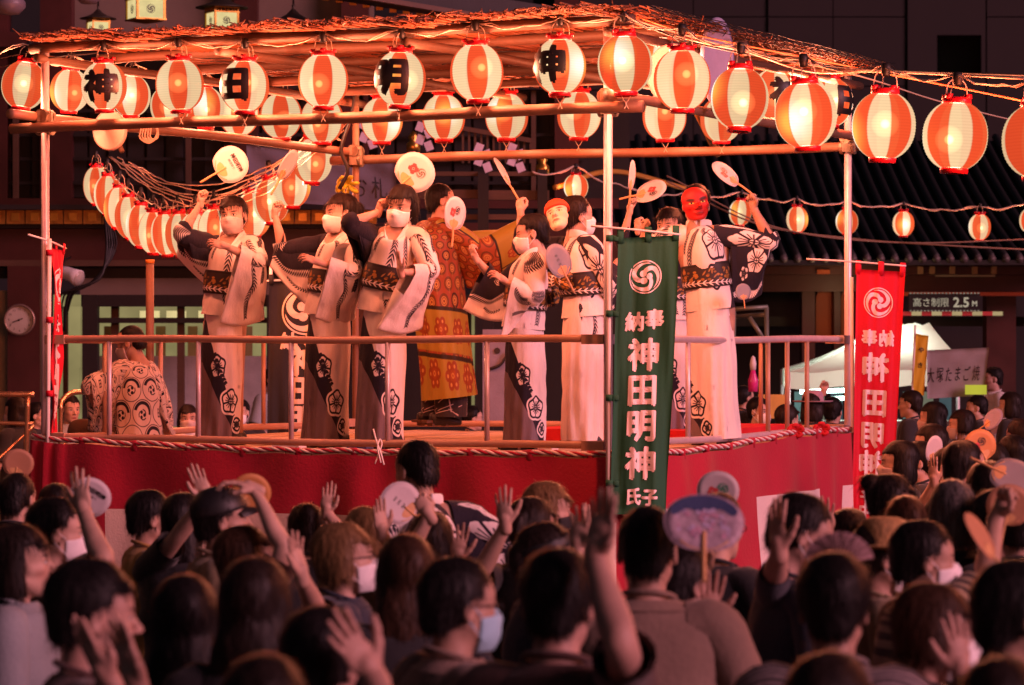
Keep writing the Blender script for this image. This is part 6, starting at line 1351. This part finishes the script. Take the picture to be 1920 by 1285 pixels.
def sleeve_print(kind):
    c = Canvas(.62, .52)
    if kind == 'white': c.sprig([(-.22, .47), (-.05, .43), (.12, .47)], 14, .06, .007); c.sprig([(.14, .30), (0., .27), (-.14, .24)], 13, .05)
    if kind == 'hang': c.sprig([(-.02, .50), (.05, .36), (.0, .20), (.03, .06)], 19, .06, .0066); c.sprig([(.16, .5), (.14, .36)], 8, .05)
    if kind == 'navy':
        c.put((slice(None), slice(None)), -(c.Y - .22 - .20 * (c.X + .1)), NVY); C_pts = [(x, .22 + .20 * (x + .1)) for x in np.linspace(-.34, .32, 26)]
        for x, y in C_pts: c.leaf(x, y + .012, -2.1, .075, .0085, NVY); c.leaf(x, y - .0, 1.0, .045, .006, WHT)
        c.sprig([(.15, .12), (.02, .10), (-.1, .14)], 9, .04)
    if kind == 'dark':
        c.put((slice(None), slice(None)), np.full_like(c.X, -1.), NVY); c.sprig([(-.3, .05), (-.1, .09), (.1, .06), (.3, .1)], 20, .06, .007, WHT)
    if kind == 'darkpeony':
        c.put((slice(None), slice(None)), np.full_like(c.X, -1.), NVY); c.peony(.0, .36, .115, .3, edge=NVY); c.peony(-.13, .24, .06, .8, edge=NVY); c.sprig([(-.3, .05), (-.1, .09), (.1, .06), (.3, .1)], 20, .06, .007, WHT); c.sprig([(.12, .5), (.16, .38)], 6, .05, .007, WHT)
    return c.mat('yukata sleeve ' + kind)
m_sv = {k: sleeve_print(k) for k in ('white', 'hang', 'navy', 'dark', 'darkpeony')}
def obi_print():
    c = Canvas(1.2, .2, A(.03, .022, .02)); r = np.random.RandomState(2)
    for k in range(70): c.disc(r.uniform(-.6, .6), r.uniform(.06, .15), r.uniform(.008, .022), A(.34, .17, .04) * r.uniform(.5, 1.2), None, .7)
    for k in range(30): c.leaf(r.uniform(-.6, .6), r.uniform(.07, .15), r.uniform(0, 3), .05, .006, A(.30, .16, .05))
    for y in (.012, .185): c.line([(-.6, y), (.6, y)], .012, A(.015, .012, .012))
    c.sprig([(-.5, .03), (-.2, .045), (.2, .03), (.5, .04)], 26, .04, .005, WHT); return c.mat('dark obi brocade', .5, .001, sheen=0)
m_obi = obi_print()
def gown_print():
    c = Canvas(1.5, 1.45, A(.23, .055, .02)); r = np.random.RandomState(4); RED, OLV, GOLD, DRK = A(.23, .055, .02), A(.27, .195, .03), A(.42, .25, .07), A(.022, .016, .010)
    for j in range(15):
        for i in range(14):
            x = -.73 + .112 * i + (.056 if j % 2 else 0); y = .05 + .096 * j; c.disc(x, y, .043, (DRK if (i * 3 + j) % 4 == 0 else A(.10, .045, .012)) * 1.0); c.disc(x, y, .034, A(.13, .035, .012)); c.disc(x, y, .026, GOLD, .021); c.disc(x, y, .015, GOLD * 1.2, .009)
            c.line([(x, y - .02), (x, y - .055)], .004, GOLD * .7)
    for y0, y1, d in ((-.1, .17, 1), (.19, .40, 0)):
        f = lambda x, y: y + .10 * x
        c.put((slice(None), slice(None)), np.maximum(y0 - f(c.X, c.Y), f(c.X, c.Y) - y1), OLV)
        for i in range(9):
            x = -.68 + .17 * i + .06 * d; y = (max(y0, .02) + y1) / 2 - .1 * x
            for k in range(6): a = k * 1.047; c.disc(x + .042 * math.cos(a), y + .042 * math.sin(a), .024, A(.20, .05, .014)); c.disc(x + .042 * math.cos(a), y + .042 * math.sin(a), .008, GOLD)
            c.disc(x, y, .024, A(.24, .06, .015)); c.disc(x, y, .012, GOLD, .006)
        c.line([(x, y1 - .1 * x) for x in np.linspace(-.75, .75, 40)], .020, DRK)
    return c.mat('brocade gown', .55, .0015, sheen=0)
def gown_sleeve_print():
    c = Canvas(.7, .55, A(.24, .06, .02)); r = np.random.RandomState(4); OLV, GOLD, DRK = A(.27, .195, .03), A(.42, .25, .07), A(.022, .016, .010)
    for j in range(6):
        for i in range(5): x, y = -.31 + .10 * i + (.05 if j % 2 else 0), .05 + .1 * j; c.disc(x, y, .045, A(.10, .04, .012)); c.disc(x, y, .036, A(.24, .06, .02)); c.disc(x, y, .027, GOLD, .021); c.disc(x, y, .014, GOLD, .008)
    c.put((slice(None), slice(None)), -(c.X - .06 - .04 * c.Y), OLV)
    for x, y in ((.22, .38), (.24, .12)):
        for k in range(7): a = k * .9; c.disc(x + .05 * math.cos(a), y + .05 * math.sin(a), .03, A(.22, .055, .015)); c.disc(x + .05 * math.cos(a), y + .05 * math.sin(a), .012, GOLD, .006)
        c.disc(x, y, .03, A(.26, .07, .015)); c.disc(x, y, .012, GOLD)
    c.line([(.06, 0), (.085, .55)], .018, DRK); c.line([(.07, .24), (.35, .27)], .014, DRK); return c.mat('brocade gown sleeve', .55, .0015, sheen=0)
def happi_print():
    c = Canvas(1.3, .8, A(.70, .58, .50)); r = np.random.RandomState(9)
    for j in range(5):
        for i in range(7):
            x, y = -.60 + .2 * i + (.1 if j % 2 else 0), .05 + .17 * j; ph = (i * 5 + j * 3) % 4
            c.disc(x, y, .094, NVY); c.disc(x, y, .088, A(.70, .58, .50)); sl = c.box(x, y, .1)
            if sl is None: continue
            if ph < 3:
                X, Y = c.X[sl] - x, c.Y[sl] - y; rr = np.hypot(X, Y); upm = -(Y + .25 * X * (ph - 1)) + .004
                c.put(sl, np.maximum(np.abs(rr - .070) - .012, upm), NVY)
                
                for w_ in range(3):
                    a = ph + w_ * 2.094; c.disc(x + .020 * math.cos(a), y - .012 + .020 * math.sin(a), .013, NVY); c.line([(x + r_ * math.cos(a + q), y - .012 + r_ * math.sin(a + q)) for q, r_ in ((0, .028), (.5, .033), (1., .036), (1.5, .037))], .008, NVY)
            else:
                for q in (-.026, 0, .026): c.line([(x + q, y - .028), (x + q, y + .028)], .009, NVY); c.line([(x - .026, y + q), (x + .026, y + q)], .009, NVY)
    return c.mat('printed festival coat')
m_gown, m_gsv, m_happi = gown_print(), gown_sleeve_print(), happi_print()
# ---------------------------------------------------------------- garments
m_kwhite2 = M('plain yukata cotton', (.80, .73, .71), .85, .07, 9, .002, sheen=.06); m_knavy = M('navy yukata cotton', (.017, .015, .027), .85, .2, 9, .002, sheen=.05); m_gore = M('black striped trousers', (.03, .027, .03), .8)
def wrap_tube(C, rx, ry, m=64, fold=.012, seed=0, mirror=True, off=0., nf=7, dip=None):
    """garment tube, u = .5 faces the lens; C runs downwards"""
    V, F, U = loft(C, rx, ry, side=(0, 1, .001), m=m, cap=False, seam=True); n = len(C); a = U[:, 0] * 2 * np.pi; t = U[:, 1]
    N = unit(V - np.repeat(C, m + 1, 0)); f = np.sin(a * nf + 2.2 * np.sin(a * 2 + seed) + 2.5 * t + seed) * (.15 + .85 * t ** 1.4) + .6 * np.sin(a * (nf * 2 - 1) + seed * 2 - 3 * t) * t
    w = wob(np.stack([np.cos(a), np.sin(a), t * 2.2], 1) * 1.0, 3.2, seed); ds = (f * fold + w * fold * .7); first = np.arange(len(V)) % (m + 1) == m; ds[first] = ds[np.arange(len(V))[first] - m]
    V = V + N * ds[:, None]
    return V, F[0], np.stack([1 - U[:, 0] + off, 1 - U[:, 1]], 1)
def skirt(q, m, top=1.04, hem=.045, hemshift=(0, 0), wx=1., seed=0, flare=1., fold=.011, hx=.165):
    k = q.k; up = A(0, 0, 1); c0 = up * top * k + q.off(top * k) + q.fw * .012; c1 = up * hem + A(hemshift[0], hemshift[1], 0)
    C = cr(np.array([c0, c0 * .62 + c1 * .38, c0 * .3 + c1 * .7, c1]), 34); rx = cr(np.array([.170, .208, .204, hx + .030]) * wx * k, 34)[:, 0]; ry = cr(np.array([.128, .150, .150, .150 * flare]) * k, 34)[:, 0]
    V, F, U = wrap_tube(C, rx, ry, 72, fold, seed); g = G(); g.add(V, F, 0, U); g.add(V * 1., F[:, ::-1], 0, U); V2 = V.copy(); 
    return g.obj('skirt', m, q.root)
def bodice(q, m, seed=0, bot=.90, wx=1., vneck=.12, sag=.03):
    k = q.k; n = 26; zz = np.array([1.452, 1.425, 1.39, 1.31, 1.20, 1.08, .98, bot]) * k; up = A(0, 0, 1); C = cr(np.array([up * z + q.off(z) + q.fw * .012 for z in zz]), n)
    rx = cr(np.array([.070, .130, .178, .192, .182, .168, .178, .194]) * wx * k, n)[:, 0]; ry = cr(np.array([.070, .092, .112, .140, .146, .142, .158, .165]) * k, n)[:, 0]
    V, F, U = loft(C, rx, ry, side=(0, 1, .001), m=56, cap=False, seam=True); t = U[:, 1]; N = V - np.repeat(C, 57, 0); Nu = unit(N); fr = np.clip(Nu @ q.fw, 0, 1)
    V = V + Nu * (wob(V, 14, seed) * .007 + wob(V * A(1, 1, .5), 38, seed + 1) * .003)[:, None]; V[:, 2] -= vneck * k * fr ** 4 * np.clip((.34 - t) / .34, 0, 1); V = V + q.fw * (fr ** 4 * np.clip((.34 - t) / .34, 0, 1) * .02)[:, None]
    g = G(); g.add(V, F[0], 0, np.stack([1 - U[:, 0], 1 - t], 1)); o = g.obj('bodice', m, q.root)
    g = G()                                                      # crossed collar band
    nz = 1.462 * k; base = q.off(nz)
    for s_ in (-1, 1):
        pts = np.array([up * (nz + .012) - q.fw * .058 * k + q.rt * s_ * .01, up * (nz + .006) - q.fw * .02 + q.rt * s_ * .072 * k, up * (nz - .02) + q.fw * .045 * k + q.rt * s_ * .076 * k, up * (1.34 * k) + q.fw * .125 * k + q.rt * s_ * .04, up * (1.22 * k) + q.fw * .158 * k - q.rt * s_ * .03]) + base
        Cc = cr(pts, 24); V, F, U = loft(Cc, .027, .007, side=up + q.rt * s_ * .01, m=10); g.add(V, F)
    g.obj('collar_band', m_kwhite2, q.root); return o
def obi(q, bow=None):
    k = q.k; up = A(0, 0, 1); C = np.array([up * z * k + q.off(z * k) + q.fw * .012 for z in np.linspace(1.205, 1.045, 9)])
    V, F, U = wrap_tube(C, np.full(9, .192 * k), np.array([.158, .164, .166, .166, .166, .166, .166, .164, .160]) * k, 48, .0025, 1, nf=3); g = G(); g.add(V, F, 0, U); o = g.obj('obi', m_obi, q.root)
    if bow is not None:
        g = G(); c = C[3] - q.fw * .185 * k
        for s_ in (-1, 1):
            for a in (.25, -.35):
                pts = [c, c + q.rt * s_ * .08 + up * .06 * a - q.fw * .03, c + q.rt * s_ * .13 + up * .14 * a, c + q.rt * s_ * .05 - up * .02 - q.fw * .02]; V, F, U = loft(cr(np.array(pts), 16), .030, .016, side=up, m=10); g.add(V, F, 0, U * A(.3, 1) + A(.2, 0))
        V, F, U = loft([c + up * .05, c, c - up * .06], [.03, .045, .03], [.03, .04, .03], side=q.rt, m=12); g.add(V, F, 0, U); g.obj('obi_knot', m_obi, q.root)
    return o
def sleeve(q, side, m, bl, br, t0=.08, t1=.86, lift=.055, th=.052, seed=0, flip=False, cuff=True, slack=.03, ext=0.):
    S0, E0, W0, ax = q.arm[side]; W0 = W0 + unit(W0 - E0) * ext; L = cr(np.array([S0 + unit(S0 - E0) * .02, S0 * .5 + E0 * .5, E0, E0 * .5 + W0 * .5, W0]), 60); nu, nv = 26, 22
    T = np.array([L[int(round(59 * (t0 + (t1 - t0) * u)))] for u in np.linspace(0, 1, nu)]); bl, br = q.at(*bl), q.at(*br)
    for _ in range(2): T[1:-1] = .25 * T[:-2] + .5 * T[1:-1] + .25 * T[2:]
    u = np.linspace(0, 1, nu)[:, None]; B_pts = bl * (1 - u) + br * u; B_pts[:, 2] -= slack * np.sin(np.pi * u[:, 0]); D = B_pts - T; tg = np.gradient(T, axis=0); Nn = unit(np.cross(tg, D)); Nn = unit(Nn + np.roll(Nn, 1, 0) * .0)
    ref = Nn[nu // 2]; Nn = np.where((Nn @ ref)[:, None] < 0, -Nn, Nn)
    for _ in range(3): Nn[1:-1] = unit(Nn[:-2] + Nn[1:-1] + Nn[2:])
    upv = unit(-D); v = np.linspace(0, 1, nv); P0 = T[None] + upv[None] * lift * np.clip(1 - v * 6, -0, 1)[:, None, None] + D[None] * v[:, None, None]
    tt = th * np.sin(np.pi * np.clip(v * 1.1 + .10, 0, 1) ** .55) ** .7; tt[0] = .004; tt = np.maximum(tt, .010); tt[-1] = .004
    uu, vv = np.meshgrid(np.linspace(0, 1, nu), v); UV = np.stack([(1 - uu if flip else uu).ravel(), 1 - vv.ravel()], 1); g = G()
    for sg in (1, -1):
        Vs = (P0 + sg * Nn[None] * tt[:, None, None]).reshape(-1, 3); w = wob(Vs * A(1, 1, .7), 15, seed) * .010 + np.sin(uu.ravel() * 15 + 5 * vv.ravel() + seed) * .005 * vv.ravel(); edge = np.minimum.reduce([uu.ravel(), 1 - uu.ravel(), vv.ravel(), 1 - vv.ravel()]); Vs = Vs + np.tile(Nn, (nv, 1)) * (w * np.clip(edge * 8, 0, 1))[:, None]
        F = gridF(nu, nv); g.add(Vs, F if sg > 0 else F[:, ::-1], 0, UV)
    n = nu * nv; b = np.concatenate([np.arange(nu), np.arange(nu - 1, n, nu)[1:], np.arange(n - 2, n - nu - 1, -1), np.arange(n - 2 * nu, 0, -nu)]); b2 = np.roll(b, -1)
    nb = len(b); keep = ~((b % nu == nu - 1) & (b2 % nu == nu - 1) & (b < nu * 7))       # leave the cuff open round the wrist
    g.f.append((np.stack([b2, b, b + n, b2 + n], 1)[keep], 0))
    s_ = -1 if side == 'L' else 1; e = max(10, int(59 * min(t1, .62))); pin = S0 - q.rt * s_ * .09 * q.k; Lc = cr(np.vstack([pin, S0, L[8:e][::6], L[e]]), 16)      # shoulder cap and inner sleeve
    V, F, U = loft(Lc, cr(np.array([.078, .076, .066, .060]) * q.k, 16)[:, 0], side=A(.1, .9, .2), m=16, cap=False); N = unit(V - np.repeat(Lc, 16, 0)); V = V + N * (wob(V, 16, seed) * .007)[:, None]; g.add(V, F, 0, np.stack([1 - U[:, 0], 1 - .6 * U[:, 1]], 1))
    return g.obj('sleeve', m, q.root)
def dance_mask(q, col, at, rot, scale, name, scarf=None, long_nose=False):
    def f(X):
        d = head_sdf(X, False) - .004
        if long_nose: d = smin(d, caps(X, (0, .09, -.02), (0, .150, -.022), .014, .011), .01); d = smin(d, caps(X, (.012, .086, .03), (.045, .075, .042), .008, .006), .008); d = smin(d, caps(X, (-.012, .086, .03), (-.045, .075, .042), .008, .006), .008)
        return smax(smax(d, .034 - X[:, 1] - .0 * X[:, 2], .006), -(X[:, 2] + .118), .006)
    V, F = snets(f, (-.09, .02, -.13), (.09, .175, .13), .005); Rm = rotm(*rot); g = G(); g.add(q.at(*at) + (V * scale) @ Rm.T, F, 0, hc=V); o = g.obj('festival_mask', col, q.root, hc=True)
    if scarf:
        V, F = snets(lambda X: smax(ell(X, (0, .03, .055), (.083, .085, .072)), -(X[:, 2] - .050 + .12 * X[:, 1]), .005), (-.1, -.07, .02), (.1, .13, .14), .006); g = G(); g.add(q.at(*at) + (V * scale) @ Rm.T, F); g.obj('mask_scarf', scarf, q.root)
    return o
# ---------------------------------------------------------------- the dancers on the stage
gd = 'yukata dancers on the festival stage'
def dancer(label, x, top, d, yaw, foot=FLOOR, **k): k.setdefault('hs', 1.09); return person(label, x, top, d, yaw, foot=foot, cloth=False, group=gd, **k)
def geta(q):
    for s_ in (-1, 1):
        g = G(); p = q.rt * s_ * .085; box(g, p + A(0, 0, .035), (.09, .23, .02), np.stack([q.rt, q.fw, A(0, 0, 1)])); box(g, p + q.fw * .05 + A(0, 0, .013), (.085, .02, .026), np.stack([q.rt, q.fw, A(0, 0, 1)])); box(g, p - q.fw * .06 + A(0, 0, .013), (.085, .02, .026), np.stack([q.rt, q.fw, A(0, 0, 1)])); g.obj('sandal', m_brown, q.root, False)
q = dancer('dancer with pink grey mask and bob fringe lifting her fan at the left', 441, 374, 21.9, 158, fem=True, hair=('updo', 'dark'), skin=0, mask=m_maskp, head=(8, 3, 5), lean=(.07, 0, 0),
           arms=dict(R=dict(w=(376, 382, -.12), f=(.02, 1, .1), n=(.9, 0, .4), pose='grip', e=(-.7, -1, .2)), L=dict(w=(424, 462, -.40), f=(-1, .28, .15), n=(0, -.5, -.8), pose='soft', e=(1, -.7, .2))))
skirt(q, m_sk[0], hemshift=(-.04, 0), seed=1); bodice(q, m_bf, 1); obi(q); geta(q)
sleeve(q, 'R', m_sv['navy'], (428, 560, .02), (332, 482, .05), .05, .62, seed=1, flip=True); sleeve(q, 'L', m_sv['hang'], (494, 600, -.10), (412, 606, -.26), .40, .80, seed=2, flip=True)
q = dancer('dancer with white mask in profile towards the left, second of the row', 645, 370, 21.5, 132, fem=True, hair=('updo', 'dark'), skin=0, mask=m_mask, head=(-16, 2, 4), lean=(.10, 0, 0),
           arms=dict(R=dict(w=(515, 402, .10), f=(.10, 1, .05), n=(.8, 0, .5), pose='grip', e=(-.6, -1, .1)), L=dict(w=(596, 492, -.36), f=(-.92, .40, .1), n=(-.2, -.6, -.6), pose='soft', e=(1, -.8, .4))))
skirt(q, m_sk[0], hemshift=(-.03, 0), seed=4); bodice(q, m_bf, 3); obi(q, True); geta(q)
sleeve(q, 'R', m_sv['navy'], (598, 590, .0), (506, 500, .05), .05, .66, seed=3, flip=True); sleeve(q, 'L', m_sv['hang'], (664, 600, -.06), (590, 596, -.26), .40, .84, seed=4, flip=True)
q = dancer('dancer with white mask and loose fringe looking down, third of the row', 756, 354, 21.2, 160, fem=True, hair=('side', 'black'), skin=0, mask=m_mask, head=(-4, -8, -8), lean=(.14, -.04, 0),
           arms=dict(R=dict(w=(710, 398, -.05), f=(.22, 1, .1), n=(.8, 0, .5), pose='grip', e=(-.8, -1, .2)), L=dict(w=(752, 512, -.42), f=(-.20, 1, .1), n=(.9, 0, -.4), pose='flat', e=(1, -1, .2))))
skirt(q, m_sk[0], hemshift=(-.02, 0), seed=7); bodice(q, m_bf, 5); obi(q); geta(q)
sleeve(q, 'R', m_sv['dark'], (716, 560, .05), (686, 520, .08), .05, .62, seed=5, flip=True); sleeve(q, 'L', m_sv['hang'], (790, 618, -.10), (708, 618, -.30), .36, .84, seed=6, flip=True)
q = dancer('masked short haired dancer bending to the left before the folk mask', 1004, 410, 20.95, 96, hair=('short', 'black'), skin=0, mask=m_mask, head=(-4, -6, 4), lean=(.07, -.02, 0), hs=1.06,
           arms=dict(R=dict(w=(893, 486, .05), f=(-.42, .9, .0), n=(.7, .3, -.6), pose='pinch', e=(.2, -1, -.2)), L=dict(w=(948, 528, -.22), f=(-.75, .55, .0), n=(0, -.7, -.5), pose='soft', e=(.7, -1, .4))))
skirt(q, m_sk[0], hemshift=(.0, 0), seed=9, wx=.98); bodice(q, m_bf, 7); obi(q, True); geta(q)
sleeve(q, 'R', m_sv['navy'], (952, 602, .0), (868, 580, .05), .08, .80, seed=7, flip=True); sleeve(q, 'L', m_sv['white'], (990, 572, -.1), (938, 640, -.2), .36, .88, seed=8, flip=True)
q = dancer('dancer with a pale folk mask in red scarf tied behind the head', 1076, 374, 21.6, -58, hair=('short', 'dark'), skin=0, mask=m_mask, head=(-8, 4, 0), lean=(-.07, 0, 0),
           arms=dict(L=dict(w=(976, 398, .10), f=(-.06, 1, .0), n=(.6, 0, -.8), pose='grip', e=(-.3, -1, -.3)), R=dict(w=(1150, 500, .1), f=(.8, .5, 0), n=(0, 0, 1), pose='soft')))
skirt(q, m_sk[2], hemshift=(.0, 0), seed=11, fold=.016); bodice(q, m_bb, 9, vneck=.0); obi(q, True); geta(q)
sleeve(q, 'L', m_sv['dark'], (1010, 500, .15), (975, 470, .15), .05, .70, seed=9); sleeve(q, 'R', m_sv['darkpeony'], (1128, 560, .0), (1150, 590, .0), .05, .86, seed=10)
dance_mask(q, skin_mat('pale folk mask', (.74, .54, .36), (.8, .7, .55), 1.3, (.5, .04, .03)), (1050, 412, -.12), (152, 32, 24), 1.05, 'pale', scarf=M('red orange scarf', (.62, .07, .02), .75, .15, 9, .003))
q = dancer('dancer hidden by the green banner, arms and fans raised', 1258, 396, 22.9, 150, fem=True, hair=('updo', 'black'), skin=0, mask=m_mask, head=(4, 0, 0),
           arms=dict(R=dict(w=(1181, 395, -.1), f=(.05, 1, .0), n=(.9, 0, .3), pose='grip', e=(-.8, -1, .2)), L=dict(w=(1196, 432, -.3), f=(-.05, 1, .0), n=(.7, 0, -.6), pose='grip', e=(1, -.6, .3))))
skirt(q, m_sk[0], seed=13); bodice(q, m_bf, 11); obi(q); geta(q)
sleeve(q, 'R', m_sv['dark'], (1222, 560, .0), (1160, 520, .0), .05, .70, seed=11, flip=True); sleeve(q, 'L', m_sv['dark'], (1290, 560, -.1), (1205, 520, -.2), .08, .70, seed=12, flip=True)
q = dancer('tall dancer seen from behind with a red mask on the back of the head', 1305, 352, 21.9, -6, hair=('short', 'black'), skin=1, head=(0, 0, 0), wide=1.06, lean=(-.10, 0, 0),
           arms=dict(R=dict(w=(1413, 392, .02), f=(-.10, 1, .0), n=(-.5, 0, .8), pose='grip', e=(1, -.6, .1)), L=dict(w=(1210, 440, .25), f=(-.1, 1, .0), n=(.6, 0, .6), pose='grip', e=(-1, -.6, 0))))
skirt(q, m_sk[1], hemshift=(.03, .0), seed=15, wx=1.08, fold=.018); bodice(q, m_bb, 13, wx=1.05, vneck=.0); obi(q); geta(q)
sleeve(q, 'R', m_sv['darkpeony'], (1372, 566, .0), (1428, 552, .05), .05, .66, seed=13); sleeve(q, 'L', m_sv['white'], (1262, 560, .0), (1216, 540, .1), .05, .70, seed=14)
dance_mask(q, skin_mat('red mask lacquer', (.46, .018, .014), (.75, .5, .08), 2.4, (.22, .006, .006)), (1300, 382, -.06), (192, 2, 10), A(1.32, 1.15, 1.02), 'red', long_nose=True)
# man in the brocade gown
q = person('man with receding hair in a red and olive brocade gown turned away', 820, 346, 23.5, -62, foot=FLOOR + .09, hair=('crop', 'black'), skin=1, head=(-14, 4, 0), cloth=False, lean=(.03, 0, 0), group=None, wide=1.1,
           arms=dict(R=dict(w=(962, 440, -.05), f=(.9, -.2, 0), n=(0, -1, 0), pose='soft', e=(.0, -1, .2)), L=dict(w=(930, 446, .4), f=(1, -.1, 0), n=(0, -1, 0), pose='soft', e=(0, -1, 0))))
k = q.k; upv = A(0, 0, 1); zz = np.array([1.45, 1.42, 1.38, 1.28, 1.10, .85, .55, .20]) * k; C = cr(np.array([upv * z + q.off(z) + A(.24, 0, 0) * max(0, (1.3 - z)) * .45 for z in zz]), 44)
V, F, U = wrap_tube(C, cr(np.array([.08, .18, .26, .29, .29, .29, .29, .31]) * k, 44)[:, 0], cr(np.array([.075, .11, .14, .17, .18, .185, .18, .19]) * k, 44)[:, 0], 72, .014, 3); g = G(); g.add(V, F, 0, U); g.obj('gown', m_gown, q.root)
sleeve(q, 'R', m_gsv, (876, 540, .0), (994, 512, .0), .02, 1., .085, .07, 20, ext=.09, slack=.05); sleeve(q, 'L', m_gsv, (850, 520, .3), (930, 500, .4), .02, 1., .06, .05, 21, ext=.04)
g = G(); path(g, [upv * 1.455 * k - q.fw * .06 + q.off(1.45 * k), upv * 1.45 * k + q.rt * .085 + q.off(1.45 * k), upv * 1.36 * k + q.fw * .13 + q.rt * .03 + q.off(1.36 * k)], .02, 8, 14); g.obj('collar_band', m_gsv, q.root)
cg = Canvas(.6, .5, A(.03, .026, .03)); r_ = np.random.RandomState(3)
for _ in range(60): x, y, a = r_.uniform(-.3, .3), r_.uniform(0, .5), r_.choice([.6, 1.57, 2.5]) + r_.normal() * .1; cg.line([(x, y), (x + .12 * math.cos(a), y + .12 * math.sin(a))], .006, A(.5, .42, .42))
m_lat = cg.mat('lattice printed trousers')
g = G()
for s_ in (-1, 1):
    c = cr(np.array([upv * .5 * k + q.rt * s_ * .1, upv * .25 * k + q.rt * s_ * .11, upv * .07 + q.rt * s_ * .11]) + A(.08, 0, 0), 10); V, F, U = loft(c, [.12] * 10, side=q.rt, m=16, cap=False, seam=True); g.add(V, F, 0, U)
g.obj('trousers', m_lat, q.root); geta(q)
# seated man in a printed festival coat
q = person('seated man in a printed festival coat leaning forward at the left post', 250, 616, 22.7, 62, foot=FLOOR - .74, hair=('bald', 'black'), skin=1, mask=m_maskp, head=(10, -14, 0), cloth=False, legs='sit', lean=(-.02, .02, 0), group=None, wide=1.1, hs=1.06,
           arms=dict(L=dict(w=(182, 775, -.15), f=(-.6, -.8, 0), n=(1, 0, 0), pose='soft', e=(-.6, .2, .5)), R=dict(w=(312, 812, .1), f=(.2, -1, 0), n=(-1, 0, 0), pose='soft', e=(1, .2, 0))))
k = q.k; zz = np.array([1.45, 1.42, 1.385, 1.30, 1.18, 1.05, .92, .80]) * k; C = cr(np.array([upv * z + q.off(z) for z in zz]), 30)
V, F, U = wrap_tube(C, cr(np.array([.075, .15, .215, .25, .26, .26, .265, .28]) * k, 30)[:, 0], cr(np.array([.07, .10, .14, .17, .18, .18, .19, .21]) * k, 30)[:, 0], 60, .012, 5); g = G(); g.add(V, F, 0, U); g.obj('festival_coat', m_happi, q.root)
sleeve(q, 'L', m_happi, (216, 806, -.1), (165, 806, -.15), .03, .72, .06, .07, 22); sleeve(q, 'R', m_happi, (318, 806, .0), (330, 812, .1), .03, .72, .06, .07, 23)
g = G()
for s_ in (-1, 1):
    c = cr(np.array([upv * .84 * k + q.rt * s_ * .09 * k, upv * .90 * k + q.rt * s_ * .20 * k + q.fw * .36, upv * .86 * k + q.rt * s_ * .05 + q.fw * .30]), 12); V, F, U = loft(c, np.linspace(.11, .07, 12), side=upv, m=12); g.add(V, F)
g.obj('trousers', M('brown short trousers', (.14, .07, .04), .85), q.root)
# dancer in the ring below the stage
q = person('man in a peony printed yukata standing in front of the red curtain', 786, 830, 13.4, 24, hair=('crop', 'black'), skin=1, cloth=False, lean=(-.10, 0, 0), head=(14, -6, 0), group=None, wide=1.05,
           arms=dict(L=dict(w=(720, 990, -.1), f=(-.5, .6, 0), n=(0, 0, 1), pose='grip'), R=dict(w=(900, 1110, .0), f=(.3, -.6, 0), n=(-1, 0, 0), pose='soft', e=(1, -.3, 0))))
skirt(q, m_sk[1], seed=17); bodice(q, m_bb, 15, wx=1.08, vneck=0); obi(q); geta(q); sleeve(q, 'R', m_sv['darkpeony'], (868, 1150, 0), (918, 1150, 0), .03, .8, .06, .06, 24); sleeve(q, 'L', m_sv['white'], (760, 1110, 0), (722, 1100, -.1), .03, .8, .06, .06, 25)
# fans in the dancers' hands
gD = 'hand fans held by dancers and crowd'
fan('hand fan with lettering raised by the first dancer', (431, 309), 21.72, (.84, .50, .05), (-.05, .2, 1), m_fanw, 'words', 1.05)
fan('pinkish hand fan seen edge on in the second dancer\'s hand', (540, 312), 21.6, (.50, .86, 0), (.86, -.40, .30), m_fanw, None, 1.0)
fan('hand fan with red crest and grey swirl held by the third dancer', (777, 324), 21.1, (.72, .66, .05), (.05, .05, 1), m_fanw, 'crest', 1.10)
fan('narrow turned hand fan with dark crest before the gowned man', (854, 402), 20.98, (.10, 1, 0), (.82, 0, .55), m_fanw, 'crest_dark', .98)
fan('orange lit hand fan seen edge on above the bending dancer', (944, 322), 21.75, (-.48, .87, 0), (.86, .46, .18), m_fanw, None, .95)
fan('pale hand fan standing upright and edge on beside the corner post', (1186, 330), 22.7, (.10, 1, 0), (.96, -.1, .22), m_fanw, None, .95)
fan('violet white hand fan tilted flat over the green banner', (1218, 358), 22.5, (.86, .22, .3), (-.1, .80, .62), m_fanw, 'crest_dark', 1.02)
fan('slanting hand fan in the lifted fist of the red masked dancer', (1363, 326), 21.9, (-.78, .60, .1), (.48, .66, .45), m_fanw, 'crest_dark', 1.0)
fan('grey hand fan tucked into the second dancer\'s back obi', (650, 488), 21.25, (.1, 1, -.1), (.62, 0, .75), m_fang, None, .95, handle=True)
fan('grey hand fan tucked into the bending dancer\'s obi', (1049, 490), 20.68, (-.42, .88, .1), (.65, .35, .65), m_fang, 'small', 1.0)
fan('small grey hand fan tucked at the hip of the red masked dancer', (1394, 548), 21.6, (-.1, 1, 0), (.5, 0, .85), m_fang, None, .5)
